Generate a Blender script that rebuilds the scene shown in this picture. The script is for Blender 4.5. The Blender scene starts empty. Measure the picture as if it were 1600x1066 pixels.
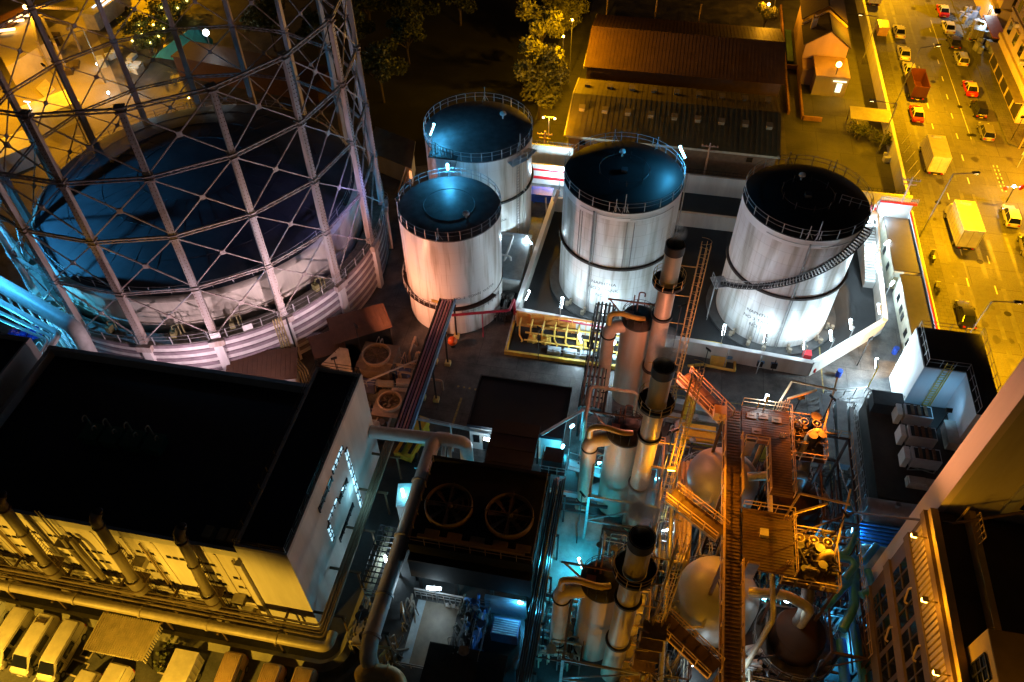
import bpy, math, random
import numpy as np
from mathutils import Vector, Matrix
rnd = random.Random(7)
PI = math.pi
C = bpy.context.scene.collection
# ------------------------------------------------------------------ camera survey
# world: metres, x along the plant's long walls, y away from the drone, z up
F_PX, CX, CY, CAM_H, YAW = 1244.0, 800.0, 533.0, 68.0, math.radians(11.2)
_d = Vector((11.0, -1122.0, -F_PX)).normalized()
_up = -_d
_fw = Vector((0, 0, -1)); _fw = (_fw - _fw.dot(_up) * _up).normalized()
_rt = _fw.cross(_up)
_c, _s = math.cos(YAW), math.sin(YAW)
_ex, _ey = _c * _rt - _s * _fw, _s * _rt + _c * _fw
RM = Matrix((_ex, _ey, _up))
def _ray(u, v): return RM @ Vector((u - CX, -(v - CY), -F_PX))
def P(u, v, z=0.0):
    r = _ray(u, v); return Vector((0, 0, CAM_H)) + r * ((z - CAM_H) / r.z)
def PX(u, v, x):
    r = _ray(u, v); return Vector((0, 0, CAM_H)) + r * (x / r.x)
def PY(u, v, y):
    r = _ray(u, v); return Vector((0, 0, CAM_H)) + r * (y / r.y)
def V(*a): return Vector(a)

# ------------------------------------------------------------------ materials
MATS = {}
def mat(name, col, rough=0.6, metal=0.0, var=0.35, scale=1.5, streak=False, bump=0.0, bscale=20.0, spec=0.5, var2=None):
    if name in MATS: return MATS[name]
    m = bpy.data.materials.new(name); m.use_nodes = True
    nt = m.node_tree; n = nt.nodes; b = n['Principled BSDF']
    b.inputs['Roughness'].default_value = rough; b.inputs['Metallic'].default_value = metal
    b.inputs['Specular IOR Level'].default_value = spec
    tc = n.new('ShaderNodeTexCoord'); mp = n.new('ShaderNodeMapping')
    nt.links.new(tc.outputs['Object'], mp.inputs[0])
    if streak: mp.inputs['Scale'].default_value = (1, 1, 0.12)
    no = n.new('ShaderNodeTexNoise'); no.inputs['Scale'].default_value = scale; no.inputs['Detail'].default_value = 6
    no.inputs['Roughness'].default_value = 0.65
    nt.links.new(mp.outputs[0], no.inputs['Vector'])
    cr = n.new('ShaderNodeValToRGB')
    cr.color_ramp.elements[0].position = 0.3; cr.color_ramp.elements[1].position = 0.7
    d = var2 if var2 else tuple(c * (1 - var) for c in col)
    cr.color_ramp.elements[0].color = (*d, 1); cr.color_ramp.elements[1].color = (*col, 1)
    nt.links.new(no.outputs['Fac'], cr.inputs[0]); nt.links.new(cr.outputs[0], b.inputs['Base Color'])
    if bump:
        n2 = n.new('ShaderNodeTexNoise'); n2.inputs['Scale'].default_value = bscale; n2.inputs['Detail'].default_value = 4
        nt.links.new(tc.outputs['Object'], n2.inputs['Vector'])
        bm = n.new('ShaderNodeBump'); bm.inputs['Strength'].default_value = bump; bm.inputs['Distance'].default_value = 0.05
        nt.links.new(n2.outputs['Fac'], bm.inputs['Height']); nt.links.new(bm.outputs[0], b.inputs['Normal'])
    MATS[name] = m; return m
def emis(name, col, s):
    if name in MATS: return MATS[name]
    m = bpy.data.materials.new(name); m.use_nodes = True; b = m.node_tree.nodes['Principled BSDF']
    b.inputs['Base Color'].default_value = (0.8, 0.8, 0.8, 1)
    b.inputs['Emission Color'].default_value = (*col, 1); b.inputs['Emission Strength'].default_value = s
    MATS[name] = m; return m
def glass(name, col=(0.01, 0.012, 0.015)):
    return mat(name, col, 0.08, 0, 0.3, 0.8, spec=0.8)

# ------------------------------------------------------------------ mesh builder
def arc(c, r, a0, a1, n, ax=(1, 0, 0), ay=(0, 1, 0)):
    ax, ay, c = Vector(ax), Vector(ay), Vector(c)
    return [c + ax * (r * math.cos(a0 + (a1 - a0) * i / n)) + ay * (r * math.sin(a0 + (a1 - a0) * i / n)) for i in range(n + 1)]
def bend(pts, r, n=6):
    """round the corners of a polyline"""
    pts = [Vector(p) for p in pts]; out = [pts[0]]
    for i in range(1, len(pts) - 1):
        a, b, c = pts[i - 1], pts[i], pts[i + 1]
        u, w = (a - b), (c - b)
        k = min(r, u.length * .48, w.length * .48)
        p, q = b + u.normalized() * k, b + w.normalized() * k
        for j in range(n + 1):
            t = j / n; out.append(p * (1 - t) ** 2 + b * 2 * t * (1 - t) + q * t * t)
    out.append(pts[-1]); return out
class MB:
    def __init__(s): s.v = []; s.f = []; s.s = []; s.p = []
    def add(s, vs, fs, sm=False):
        k = len(s.v); vs = [tuple(p) for p in vs]; s.p.append((k, k + len(vs), len(s.f), len(s.f) + len(fs))); s.v += vs; s.f += [tuple(i + k for i in f) for f in fs]; s.s += [sm] * len(fs); return s
    def box(s, x0, x1, y0, y1, z0, z1):
        return s.add([(x0, y0, z0), (x1, y0, z0), (x1, y1, z0), (x0, y1, z0), (x0, y0, z1), (x1, y0, z1), (x1, y1, z1), (x0, y1, z1)],
                     [(3, 2, 1, 0), (4, 5, 6, 7), (0, 1, 5, 4), (1, 2, 6, 5), (2, 3, 7, 6), (3, 0, 4, 7)])
    def rbox(s, c, L, W, Hh, rz=0, z0=None):
        """box length L (x), width W (y), height Hh, base centre c, turned rz"""
        ca, sa = math.cos(rz), math.sin(rz); vs = []
        for dz in (0, Hh):
            for dx, dy in ((-1, -1), (1, -1), (1, 1), (-1, 1)):
                x, y = dx * L / 2, dy * W / 2; vs.append((c[0] + x * ca - y * sa, c[1] + x * sa + y * ca, c[2] + dz))
        return s.add(vs, [(3, 2, 1, 0), (4, 5, 6, 7), (0, 1, 5, 4), (1, 2, 6, 5), (2, 3, 7, 6), (3, 0, 4, 7)])
    def bar(s, p, q, w, h=None):
        p, q = Vector(p), Vector(q); h = h or w; t = (q - p).normalized()
        a = Vector((0, 0, 1)) if abs(t.z) < .95 else Vector((1, 0, 0))
        x = t.cross(a).normalized() * (w / 2); y = x.cross(t).normalized() * (h / 2)
        vs = [p - x - y, p + x - y, p + x + y, p - x + y, q - x - y, q + x - y, q + x + y, q - x + y]
        return s.add(vs, [(3, 2, 1, 0), (4, 5, 6, 7), (0, 1, 5, 4), (1, 2, 6, 5), (2, 3, 7, 6), (3, 0, 4, 7)])
    def tube(s, p, q, r, n=8, r2=None, cap=True):
        p, q = Vector(p), Vector(q); r2 = r if r2 is None else r2; t = (q - p).normalized()
        a = Vector((0, 0, 1)) if abs(t.z) < .95 else Vector((1, 0, 0))
        x = t.cross(a).normalized(); y = x.cross(t); vs = []
        for c, rr in ((p, r), (q, r2)):
            for i in range(n):
                g = 2 * PI * i / n; vs.append(c + x * (rr * math.cos(g)) + y * (rr * math.sin(g)))
        s.add(vs, [(i, (i + 1) % n, n + (i + 1) % n, n + i) for i in range(n)], True)
        if cap: s.add(vs[:n], [tuple(range(n))[::-1]]); s.add(vs[n:], [tuple(range(n))])
        return s
    def path(s, pts, r, n=8, closed=False, cap=True):
        pts = [Vector(p) for p in pts]; N = len(pts); vs = []; nrm = None
        for i in range(N):
            a = pts[(i - 1) % N] if (closed or i > 0) else pts[i]; b = pts[(i + 1) % N] if (closed or i < N - 1) else pts[i]
            t = (b - a).normalized()
            if nrm is None:
                u = Vector((0, 0, 1)) if abs(t.z) < .95 else Vector((1, 0, 0)); nrm = (u - t * u.dot(t)).normalized()
            else: nrm = (nrm - t * nrm.dot(t)).normalized()
            bn = t.cross(nrm)
            for j in range(n):
                g = 2 * PI * j / n; vs.append(pts[i] + nrm * (r * math.cos(g)) + bn * (r * math.sin(g)))
        fs = []
        for i in range(N if closed else N - 1):
            k = (i + 1) % N
            for j in range(n): fs.append((i * n + j, i * n + (j + 1) % n, k * n + (j + 1) % n, k * n + j))
        s.add(vs, fs, n > 4)
        if cap and not closed: s.add(vs[:n], [tuple(range(n))[::-1]]); s.add(vs[-n:], [tuple(range(n))])
        return s
    def ring(s, c, R, r, n=64, m=6): return s.path(arc(c, R, 0, 2 * PI * (n - 1) / n, n - 1), r, m, True)
    def lathe(s, c, prof, n=48, a0=0, a1=2 * PI, sm=True):
        vs = []; full = abs(a1 - a0 - 2 * PI) < 1e-6; N = n if full else n + 1
        for i in range(N):
            g = a0 + (a1 - a0) * i / n
            for r, z in prof: vs.append((c[0] + r * math.cos(g), c[1] + r * math.sin(g), c[2] + z))
        m = len(prof); fs = []
        for i in range(n):
            k = (i + 1) % N
            for j in range(m - 1): fs.append((i * m + j, k * m + j, k * m + j + 1, i * m + j + 1))
        return s.add(vs, fs, sm)
    def prism(s, poly, z0, z1):
        n = len(poly); vs = [(p[0], p[1], z0) for p in poly] + [(p[0], p[1], z1) for p in poly]
        return s.add(vs, [tuple(range(n))[::-1], tuple(range(n, 2 * n))] + [(i, (i + 1) % n, n + (i + 1) % n, n + i) for i in range(n)])
    def face(s, *p): return s.add(p, [tuple(range(len(p)))])
    def slab(s, p, th):
        """thickened polygon: offset along its normal"""
        p = [Vector(a) for a in p]; nn = (p[1] - p[0]).cross(p[2] - p[0]).normalized() * th; k = len(p)
        return s.add(p + [a + nn for a in p], [tuple(range(k))[::-1], tuple(range(k, 2 * k))] + [(i, (i + 1) % k, k + (i + 1) % k, k + i) for i in range(k)])
    def sphere(s, c, r, n=12, m=8, sz=1.0):
        return s.lathe(c, [(max(r * math.sin(PI * j / m), .001), -r * sz * math.cos(PI * j / m)) for j in range(m + 1)], n)
    def rail(s, pts, h=1.1, step=1.5, r=0.03, closed=False, mid=(0.55,), n=4):
        pts = [Vector(p) for p in pts]; segs = list(zip(pts, pts[1:] + ([pts[0]] if closed else [])))
        if not closed: segs = segs[:len(pts) - 1]
        for a, b in segs:
            L = (b - a).length; k = max(1, round(L / step))
            for hh in (h,) + tuple(h * m for m in mid): s.bar(a + V(0, 0, hh), b + V(0, 0, hh), r * 1.6)
            for i in range(k): q = a.lerp(b, i / k); s.bar(q, q + V(0, 0, h), r * 1.8)
        if not closed: s.bar(pts[-1], pts[-1] + V(0, 0, h), r * 1.8)
        return s
    def railring(s, c, R, z, h=1.1, k=24, r=0.03, a0=0, a1=2 * PI, n=64):
        for hh in (h, h * .55):
            if abs(a1 - a0 - 2 * PI) < 1e-6: s.path(arc((c[0], c[1], z + hh), R, 0, 2 * PI * (n - 1) / n, n - 1), r, 4, True)
            else: s.path(arc((c[0], c[1], z + hh), R, a0, a1, n), r, 4)
        for i in range(k + 1):
            g = a0 + (a1 - a0) * i / k; s.bar((c[0] + R * math.cos(g), c[1] + R * math.sin(g), z), (c[0] + R * math.cos(g), c[1] + R * math.sin(g), z + h), r * 2.2)
        return s
    def ladder(s, p, q, side, w=0.5, step=0.35, r=0.03):
        p, q, sd = Vector(p), Vector(q), Vector(side).normalized() * (w / 2)
        s.bar(p - sd, q - sd, r * 2); s.bar(p + sd, q + sd, r * 2); k = int((q - p).length / step)
        for i in range(1, k): t = p.lerp(q, i / k); s.bar(t - sd, t + sd, r * 1.4)
        return s
    def loft(s, secs, sm=True, cap=True):
        n = len(secs[0]); vs = [p for q in secs for p in q]; fs = []
        for i in range(len(secs) - 1):
            for j in range(n): fs.append((i * n + j, i * n + (j + 1) % n, (i + 1) * n + (j + 1) % n, (i + 1) * n + j))
        s.add(vs, fs, sm)
        if cap: s.add(secs[0], [tuple(range(n))[::-1]]); s.add(secs[-1], [tuple(range(n))])
        return s
    def pieces(s):
        bb = [(tuple(min(c) - .06 for c in zip(*s.v[a:b_])), tuple(max(c) + .06 for c in zip(*s.v[a:b_]))) for a, b_, _, _ in s.p]
        n = len(bb); g = list(range(n))
        def find(i):
            while g[i] != i: g[i] = g[g[i]]; i = g[i]
            return i
        for i in range(n):
            for j in range(i):
                if all(bb[i][0][k] < bb[j][1][k] and bb[j][0][k] < bb[i][1][k] for k in (0, 1, 2)): g[find(i)] = find(j)
        out = {}
        for i in range(n): out.setdefault(find(i), []).append(i)
        return list(out.values())
    def build(s, name, m, parent=None, auto=0.6, origin=None):
        if parent and name not in NOSPLIT and 2 <= len(s.p) <= 260:
            cl = s.pieces()
            if 2 <= len(cl) <= 24:
                first = None
                for ids in cl:
                    b = MB()
                    for i in ids:
                        a, e, fa, fe = s.p[i]; b.add(s.v[a:e], [tuple(q - a for q in f) for f in s.f[fa:fe]]); b.s[-(fe - fa):] = s.s[fa:fe]
                    o = b.build_one(name, m, parent, auto); first = first or o
                return first
        return s.build_one(name, m, parent, auto, origin)
    def build_one(s, name, m, parent=None, auto=0.6, origin=None):
        o0 = ORG.get(parent.name, Vector()) if parent else Vector(origin or (0, 0, 0))
        me = bpy.data.meshes.new(name)
        if any(o0): s.v = [(a - o0.x, b - o0.y, c - o0.z) for a, b, c in s.v]
        me.from_pydata(s.v, [], s.f); me.materials.append(m)
        me.polygons.foreach_set('use_smooth', s.s)
        if any(s.s): me.set_sharp_from_angle(angle=auto)
        me.update()
        o = bpy.data.objects.new(name, me); C.objects.link(o)
        if parent: o.parent = parent
        else: o.location = o0
        ORG[o.name] = o0
        return o
ORG = {}
NOSPLIT = {'lettering', 'roof_seam', 'plate_seam', 'rivet_row', 'slat', 'grate', 'grille', 'roof_rib', 'guard', 'spike_fence', 'joist', 'louvre', 'head_railing', 'window_frame', 'window_bar', 'shade_band', 'pilaster', 'spandrel', 'cornice', 'joint_ring', 'window', 'stripe', 'fringe', 'roof', 'crown', 'trunk', 'seam', 'platform_railing', 'bell_railing', 'handwheel_x', 'red_stripe', 'cage_ladder', 'grating_bar', 'beam', 'brace'}; NOSPLIT |= {'shell_seam'}
def tag(o, label, cat, group=None, kind=None):
    if label: o['label'] = label
    if cat: o['category'] = cat
    if group: o['group'] = group
    if kind: o['kind'] = kind
    return o
def struct(o): o['kind'] = 'structure'; return o
def thing(name, label, cat, loc=(0, 0, 0), group=None, rz=0):
    o = bpy.data.objects.new(name, None); C.objects.link(o); o.empty_display_size = .3
    o.location = loc; o.rotation_euler = (0, 0, rz); ORG[o.name] = Vector(loc)
    return tag(o, label, cat, group)
KIDS = {}
def dup(o, loc=None, rz=None, label=None, parent=None, scale=None):
    c = o.copy(); C.objects.link(c)
    if parent: c.parent = parent
    if loc is not None: c.location = loc
    if rz is not None: c.rotation_euler = (0, 0, rz)
    if scale: c.scale = scale
    if label: c['label'] = label
    for ch in list(o.children): dup(ch, parent=c)
    return c
# ------------------------------------------------------------------ lights
def point(loc, col, power, parent=None, r=0.25, name='lamp_light'):
    d = bpy.data.lights.new(name, 'POINT'); d.color = col; d.energy = power; d.shadow_soft_size = r
    o = bpy.data.objects.new(name, d); C.objects.link(o)
    if parent: o.parent = parent; o.location = Vector(loc) - ORG[parent.name]
    else: o.location = loc
    return o
def spot(loc, to, col, power, parent=None, ang=140, blend=.6, r=0.25):
    d = bpy.data.lights.new('lamp_light', 'SPOT'); d.color = col; d.energy = power; d.shadow_soft_size = r
    d.spot_size = math.radians(ang); d.spot_blend = blend
    o = bpy.data.objects.new('lamp_light', d); C.objects.link(o)
    o.rotation_euler = (Vector(to) - Vector(loc)).to_track_quat('-Z', 'Y').to_euler()
    if parent: o.parent = parent; o.location = Vector(loc) - ORG[parent.name]
    else: o.location = loc
    return o
SOD = (1.0, 0.45, 0.002); SODW = (1.0, 0.41, 0.002); TEAL = (0.03, 0.62, 0.9); ORA = (1.0, 0.24, 0.015); PINK = (1.0, 0.56, 0.42); CYAN = (0.05, 0.5, 1.0); WHT = (0.62, 0.86, 1.0); AMB = (1.0, 0.40, 0.01)
def text(s, size):
    cu = bpy.data.curves.new('t', 'FONT'); cu.body = s; cu.size = size; cu.align_x = 'CENTER'
    o = bpy.data.objects.new('t', cu); C.objects.link(o)
    dg = bpy.context.evaluated_depsgraph_get(); me = bpy.data.meshes.new_from_object(o.evaluated_get(dg))
    vs = [tuple(v.co) for v in me.vertices]; fs = [tuple(p.vertices) for p in me.polygons]
    bpy.data.objects.remove(o); bpy.data.curves.remove(cu); bpy.data.meshes.remove(me)
    return vs, fs
# ------------------------------------------------------------------ world and camera
w = bpy.data.worlds.new('World'); bpy.context.scene.world = w; w.use_nodes = True
sk = w.node_tree.nodes.new('ShaderNodeTexSky'); sk.sky_type = 'NISHITA'; sk.sun_disc = False
sk.sun_elevation = math.radians(-3.0); sk.sun_rotation = math.radians(200)
w.node_tree.links.new(sk.outputs[0], w.node_tree.nodes['Background'].inputs[0])
w.node_tree.nodes['Background'].inputs[1].default_value = 0.1
cam = bpy.data.cameras.new('camera'); co = bpy.data.objects.new('camera', cam); C.objects.link(co)
cam.sensor_fit = 'HORIZONTAL'; cam.sensor_width = 36; cam.lens = 36 * F_PX / 1600; cam.clip_end = 6000; cam.clip_start = .5
co.matrix_world = Matrix.Translation((0, 0, CAM_H)) @ RM.to_4x4()
sc = bpy.context.scene; sc.camera = co
sc.view_settings.view_transform = 'Standard'; sc.view_settings.look = 'None'; sc.view_settings.exposure = 0; sc.view_settings.gamma = 1
sc.render.engine = 'CYCLES'; sc.cycles.use_denoising = True; sc.cycles.max_bounces = 6; sc.cycles.sample_clamp_indirect = 4
sc.cycles.use_light_tree = True; sc.cycles.caustics_reflective = False; sc.cycles.caustics_refractive = False

# ------------------------------------------------------------------ ground sheets
def ground_mat(name, col, dark, scale=.25, rough=.55, slab=None, wet=0.0):
    m = bpy.data.materials.new(name); m.use_nodes = True; nt = m.node_tree; n = nt.nodes; L = nt.links; b = n['Principled BSDF']
    tc = n.new('ShaderNodeTexCoord')
    n1 = n.new('ShaderNodeTexNoise'); n1.inputs['Scale'].default_value = scale; n1.inputs['Detail'].default_value = 8; n1.inputs['Roughness'].default_value = .7
    L.new(tc.outputs['Object'], n1.inputs['Vector'])
    cr = n.new('ShaderNodeValToRGB'); cr.color_ramp.elements[0].position = .35; cr.color_ramp.elements[1].position = .68
    cr.color_ramp.elements[0].color = (*dark, 1); cr.color_ramp.elements[1].color = (*col, 1)
    L.new(n1.outputs['Fac'], cr.inputs[0]); out = cr.outputs[0]
    if slab:
        br = n.new('ShaderNodeTexBrick'); br.inputs['Scale'].default_value = 1; br.inputs['Brick Width'].default_value = slab[0]; br.inputs['Row Height'].default_value = slab[1]
        br.inputs['Mortar Size'].default_value = slab[2]; br.offset = .37
        br.inputs['Color1'].default_value = (1, 1, 1, 1); br.inputs['Color2'].default_value = (slab[3],) * 3 + (1,); br.inputs['Mortar'].default_value = (.35, .35, .35, 1)
        L.new(tc.outputs['Object'], br.inputs['Vector'])
        mx = n.new('ShaderNodeMix'); mx.data_type = 'RGBA'; mx.blend_type = 'MULTIPLY'; mx.inputs[0].default_value = 1
        L.new(out, mx.inputs[6]); L.new(br.outputs['Color'], mx.inputs[7]); out = mx.outputs[2]
    n2 = n.new('ShaderNodeTexNoise'); n2.inputs['Scale'].default_value = 6; n2.inputs['Detail'].default_value = 6
    L.new(tc.outputs['Object'], n2.inputs['Vector'])
    m2 = n.new('ShaderNodeMix'); m2.data_type = 'RGBA'; m2.blend_type = 'MULTIPLY'; m2.inputs[0].default_value = .6
    L.new(out, m2.inputs[6]); L.new(n2.outputs['Fac'], m2.inputs[7]); L.new(m2.outputs[2], b.inputs['Base Color'])
    mr = n.new('ShaderNodeMapRange'); mr.inputs[1].default_value = .3; mr.inputs[2].default_value = .7; mr.inputs[3].default_value = rough - wet; mr.inputs[4].default_value = rough + .2
    L.new(n1.outputs['Fac'], mr.inputs[0]); L.new(mr.outputs[0], b.inputs['Roughness'])
    bm = n.new('ShaderNodeBump'); bm.inputs['Strength'].default_value = .25; bm.inputs['Distance'].default_value = .03
    L.new(n2.outputs['Fac'], bm.inputs['Height']); L.new(bm.outputs[0], b.inputs['Normal'])
    MATS[name] = m; return m
ASPH = ground_mat('yard_asphalt', (.2, .19, .18), (.045, .045, .048), .55, .5, (4.5, 7, .03, .75), wet=.2)
FLOORM = ground_mat('compound_floor', (.04, .042, .045), (.014, .015, .017), .35, .55)
ROADM = ground_mat('road_surface', (.21, .2, .19), (.13, .125, .12), .2, .7, (9, 3.6, .035, .8))
PAVEM = ground_mat('pavement_slabs', (.17, .165, .155), (.10, .095, .09), .5, .75, (.9, .6, .02, .85))
CARPM = ground_mat('car_park_surface', (.17, .165, .15), (.06, .06, .055), .35, .6)
EARTH = ground_mat('dark_earth', (.03, .03, .02), (.012, .012, .01), .2, .9)
def sheet(name, poly, z, m): b = MB(); b.add([(p[0], p[1], z) for p in poly], [tuple(range(len(poly)))]); return struct(b.build(name, m))
sheet('ground', [(-2500, -2500), (2500, -2500), (2500, 2500), (-2500, 2500)], 0, ASPH)
sheet('compound_floor', [(-11.8, 62.6), (20.8, 61.2), (29.9, 69.8), (30.1, 92), (-12, 92)], .008, FLOORM)
sheet('road', [(38.4, -20), (52.4, -20), (52.4, 230), (38.4, 230)], .004, ROADM)
sheet('side_road', [(52.4, 97), (120, 97), (120, 111), (52.4, 111)], .004, ROADM)
b = MB(); b.prism([(35.5, -20), (38.4, -20), (38.4, 230), (35.5, 230)], 0, .13); struct(b.build('pavement', PAVEM))
b = MB(); b.prism([(52.4, 112), (53.6, 111), (60, 111), (60, 230), (52.4, 230)], 0, .13); b.prism([(52.4, 20), (60, 20), (60, 97), (53.2, 97), (52.4, 96)], 0, .13); struct(b.build('pavement', PAVEM))
sheet('car_park', [(-75, 0), (-24.5, 0), (-24.5, 22), (-75, 22)], .004, CARPM)
sheet('process_floor', [(-24, 8), (23.4, 8), (23.4, 44), (-24, 44)], .005, ground_mat('process_floor_dimmed', (.06, .06, .06), (.02, .022, .024), .4, .4, wet=.15))  # darker floor laid here to hold down stray lamplight
sheet('wood_floor', [(-34, 90), (-13, 98), (-13, 170), (-60, 190), (-60, 120)], .006, EARTH)
sheet('school_yard', [(20.5, 92), (35.2, 92), (35.2, 150), (20.5, 150)], .006, ground_mat('yard_concrete', (.14, .135, .12), (.07, .07, .06), .25, .75, (5, 5, .03, .9)))
sheet('shed_apron', [(-17, 93), (-11.5, 96), (-10.5, 142), (-17, 142)], .01, MATS['yard_concrete'])
mk = MB()
for (xa, ya), (xb, yb), st in (((41, 74), (43, 132), 5.4), ((44.3, 79), (46.8, 146), 5.3)):
    n = int((yb - ya) / st)
    for i in range(n + 1):
        t = i / n; x, y = xa + (xb - xa) * t, ya + (yb - ya) * t; mk.box(x - .08, x + .08, y - .75, y + .75, .008, .012)
for x0 in (49.2, 49.7):
    for i in range(7): mk.box(x0, x0 + .14, 99.6 + i * .95, 100.1 + i * .95, .008, .012)
mk.box(47.4, 47.5, 112, 150, .008, .012)
struct(mk.build('road_marking', mat('road_paint', (.75, .73, .65), .6, var=.5, scale=6)))
mk = MB()
for i in range(7): x = -60 + i * 5.2; mk.add([(x, 12.5, .008), (x + .12, 12.5, .008), (x + 1.0, 19.5, .008), (x + .88, 19.5, .008)], [(0, 1, 2, 3)])
mk.box(-75, -45, 13.9, 14.05, .009, .012)
struct(mk.build('parking_lines', MATS['road_paint']))
mk = MB()
for x in (39.7, 41.2, 43.6, 45.2, 47.6, 49.0):
    for y in range(60, 160, 10):
        w_ = rnd.uniform(.35, .6); mk.box(x - w_ / 2, x + w_ / 2, y + rnd.uniform(0, 1), y + 10 - rnd.uniform(0, 1.5), .0045, .0055)
struct(mk.build('tyre_wear', mat('road_tyre_wear', (.15, .145, .135), .55, var=.5, scale=.9)))
mk = MB()
for k in range(46):
    x, y, r_ = rnd.uniform(38.8, 51.5), rnd.uniform(66, 158), rnd.uniform(.15, .6); mk.add([(x + r_ * rnd.uniform(.6, 1.1) * math.cos(a), y + 1.5 * r_ * rnd.uniform(.6, 1.1) * math.sin(a), .0082 + k * .0001) for a in [q * PI / 5 for q in range(10)]], [tuple(range(10))])
struct(mk.build('oil_stain', mat('oil_stained_asphalt', (.06, .055, .05), .5)))
# patches and manholes on the road
mk = MB()
for x, y, a, c in ((45.2, 100.5, 3.2, 4.4), (40.4, 82.0, 1.8, 2.6), (42.8, 77, 2.6, 5), (46.6, 124, 3, 5), (41, 96.6, 2, 3.4), (45.5, 140, 3, 6), (43.5, 111, 2.4, 3)):
    mk.box(x - a / 2, x + a / 2, y - c / 2, y + c / 2, .006, .0075)
struct(mk.build('road_patch', mat('road_patch_asphalt', (.11, .105, .1), .8, var=.3, scale=2)))
mk = MB()
for x, y in ((42.3, 107.5), (44.5, 128), (47.4, 121), (48, 113.2), (47.4, 113.1), (40.2, 95.5), (43.4, 84), (44.8, 75)):
    mk.lathe((x, y, 0), [(.42, .0085), (.42, .016), (.001, .016)], 14)
struct(mk.build('manhole_cover', mat('cast_iron', (.03, .028, .026), .6, .6)))
# ------------------------------------------------------------------ oil and water tanks
def tank_mat(name, bands):
    m = bpy.data.materials.new(name); m.use_nodes = True; nt = m.node_tree; n = nt.nodes; L = nt.links; b = n['Principled BSDF']
    b.inputs['Roughness'].default_value = .36
    tc = n.new('ShaderNodeTexCoord'); mp = n.new('ShaderNodeMapping'); mp.inputs['Scale'].default_value = (1, 1, .09)
    L.new(tc.outputs['Object'], mp.inputs[0])
    no = n.new('ShaderNodeTexNoise'); no.inputs['Scale'].default_value = 1.1; no.inputs['Detail'].default_value = 7; L.new(mp.outputs[0], no.inputs['Vector'])
    cr = n.new('ShaderNodeValToRGB'); e = cr.color_ramp.elements; e[0].position = .34; e[1].position = .52
    e[0].color = (.43, .4, .34, 1); e[1].color = (.74, .74, .72, 1)
    L.new(no.outputs['Fac'], cr.inputs[0]); out = cr.outputs[0]
    # plate seams: horizontal courses and staggered vertical welds
    sx = n.new('ShaderNodeSeparateXYZ'); L.new(tc.outputs['Object'], sx.inputs[0])
    at = n.new('ShaderNodeMath'); at.operation = 'ARCTAN2'; L.new(sx.outputs[1], at.inputs[0]); L.new(sx.outputs[0], at.inputs[1])
    sc_ = n.new('ShaderNodeMath'); sc_.operation = 'MULTIPLY'; sc_.inputs[1].default_value = 6.4; L.new(at.outputs[0], sc_.inputs[0])
    cb = n.new('ShaderNodeCombineXYZ'); L.new(sc_.outputs[0], cb.inputs[0]); L.new(sx.outputs[2], cb.inputs[1])
    br = n.new('ShaderNodeTexBrick'); br.inputs['Scale'].default_value = 1; br.inputs['Brick Width'].default_value = 4.5; br.inputs['Row Height'].default_value = 1.55
    br.inputs['Mortar Size'].default_value = .022; br.inputs['Color1'].default_value = (1, 1, 1, 1); br.inputs['Color2'].default_value = (.93, .93, .95, 1); br.inputs['Mortar'].default_value = (.7, .69, .67, 1)
    L.new(cb.outputs[0], br.inputs['Vector'])
    mx = n.new('ShaderNodeMix'); mx.data_type = 'RGBA'; mx.blend_type = 'MULTIPLY'; mx.inputs[0].default_value = bands; L.new(out, mx.inputs[6]); L.new(br.outputs[0], mx.inputs[7]); out = mx.outputs[2]
    # runs of dirt and rust down the plates
    mp2 = n.new('ShaderNodeMapping'); mp2.inputs['Scale'].default_value = (1, 1, .03); L.new(tc.outputs['Object'], mp2.inputs[0])
    n4 = n.new('ShaderNodeTexNoise'); n4.inputs['Scale'].default_value = 4.5; n4.inputs['Detail'].default_value = 3; L.new(mp2.outputs[0], n4.inputs['Vector'])
    c4 = n.new('ShaderNodeValToRGB'); c4.color_ramp.elements[0].position = .60; c4.color_ramp.elements[1].position = .70; L.new(n4.outputs['Fac'], c4.inputs[0])
    m4 = n.new('ShaderNodeMath'); m4.operation = 'MULTIPLY'; m4.inputs[1].default_value = .38; L.new(c4.outputs[0], m4.inputs[0])
    m5 = n.new('ShaderNodeMix'); m5.data_type = 'RGBA'; L.new(m4.outputs[0], m5.inputs[0]); L.new(out, m5.inputs[6]); m5.inputs[7].default_value = (.3, .22, .15, 1); out = m5.outputs[2]
    # rust flakes
    n3 = n.new('ShaderNodeTexNoise'); n3.inputs['Scale'].default_value = 1.9; n3.inputs['Detail'].default_value = 9; n3.inputs['Roughness'].default_value = .8; L.new(tc.outputs['Object'], n3.inputs['Vector'])
    c3 = n.new('ShaderNodeValToRGB'); c3.color_ramp.elements[0].position = .655; c3.color_ramp.elements[1].position = .69; L.new(n3.outputs['Fac'], c3.inputs[0])
    m2 = n.new('ShaderNodeMix'); m2.data_type = 'RGBA'; L.new(c3.outputs[0], m2.inputs[0]); L.new(out, m2.inputs[6]); m2.inputs[7].default_value = (.2, .13, .09, 1)
    L.new(m2.outputs[2], b.inputs['Base Color'])
    MATS[name] = m; return m
SHELL = tank_mat('tank_plate_paint', 1.0); SHELL2 = tank_mat('water_tank_paint', .35)
ROOFM = mat('tank_roof_bitumen', (.15, .145, .15), .5, 0, .55, .9)
ROOFB = mat('tank_roof_black', (.012, .012, .013), .55, 0, .5, .8)
STEELG = mat('galvanised_steel', (.42, .42, .42), .5, .2, .4, 3)
RUSTB = mat('rusty_dark_steel', (.05, .03, .022), .7, .2, .5, 2)
BLACKP = mat('black_paint', (.012, .012, .013), .5, 0, .3)
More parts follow.
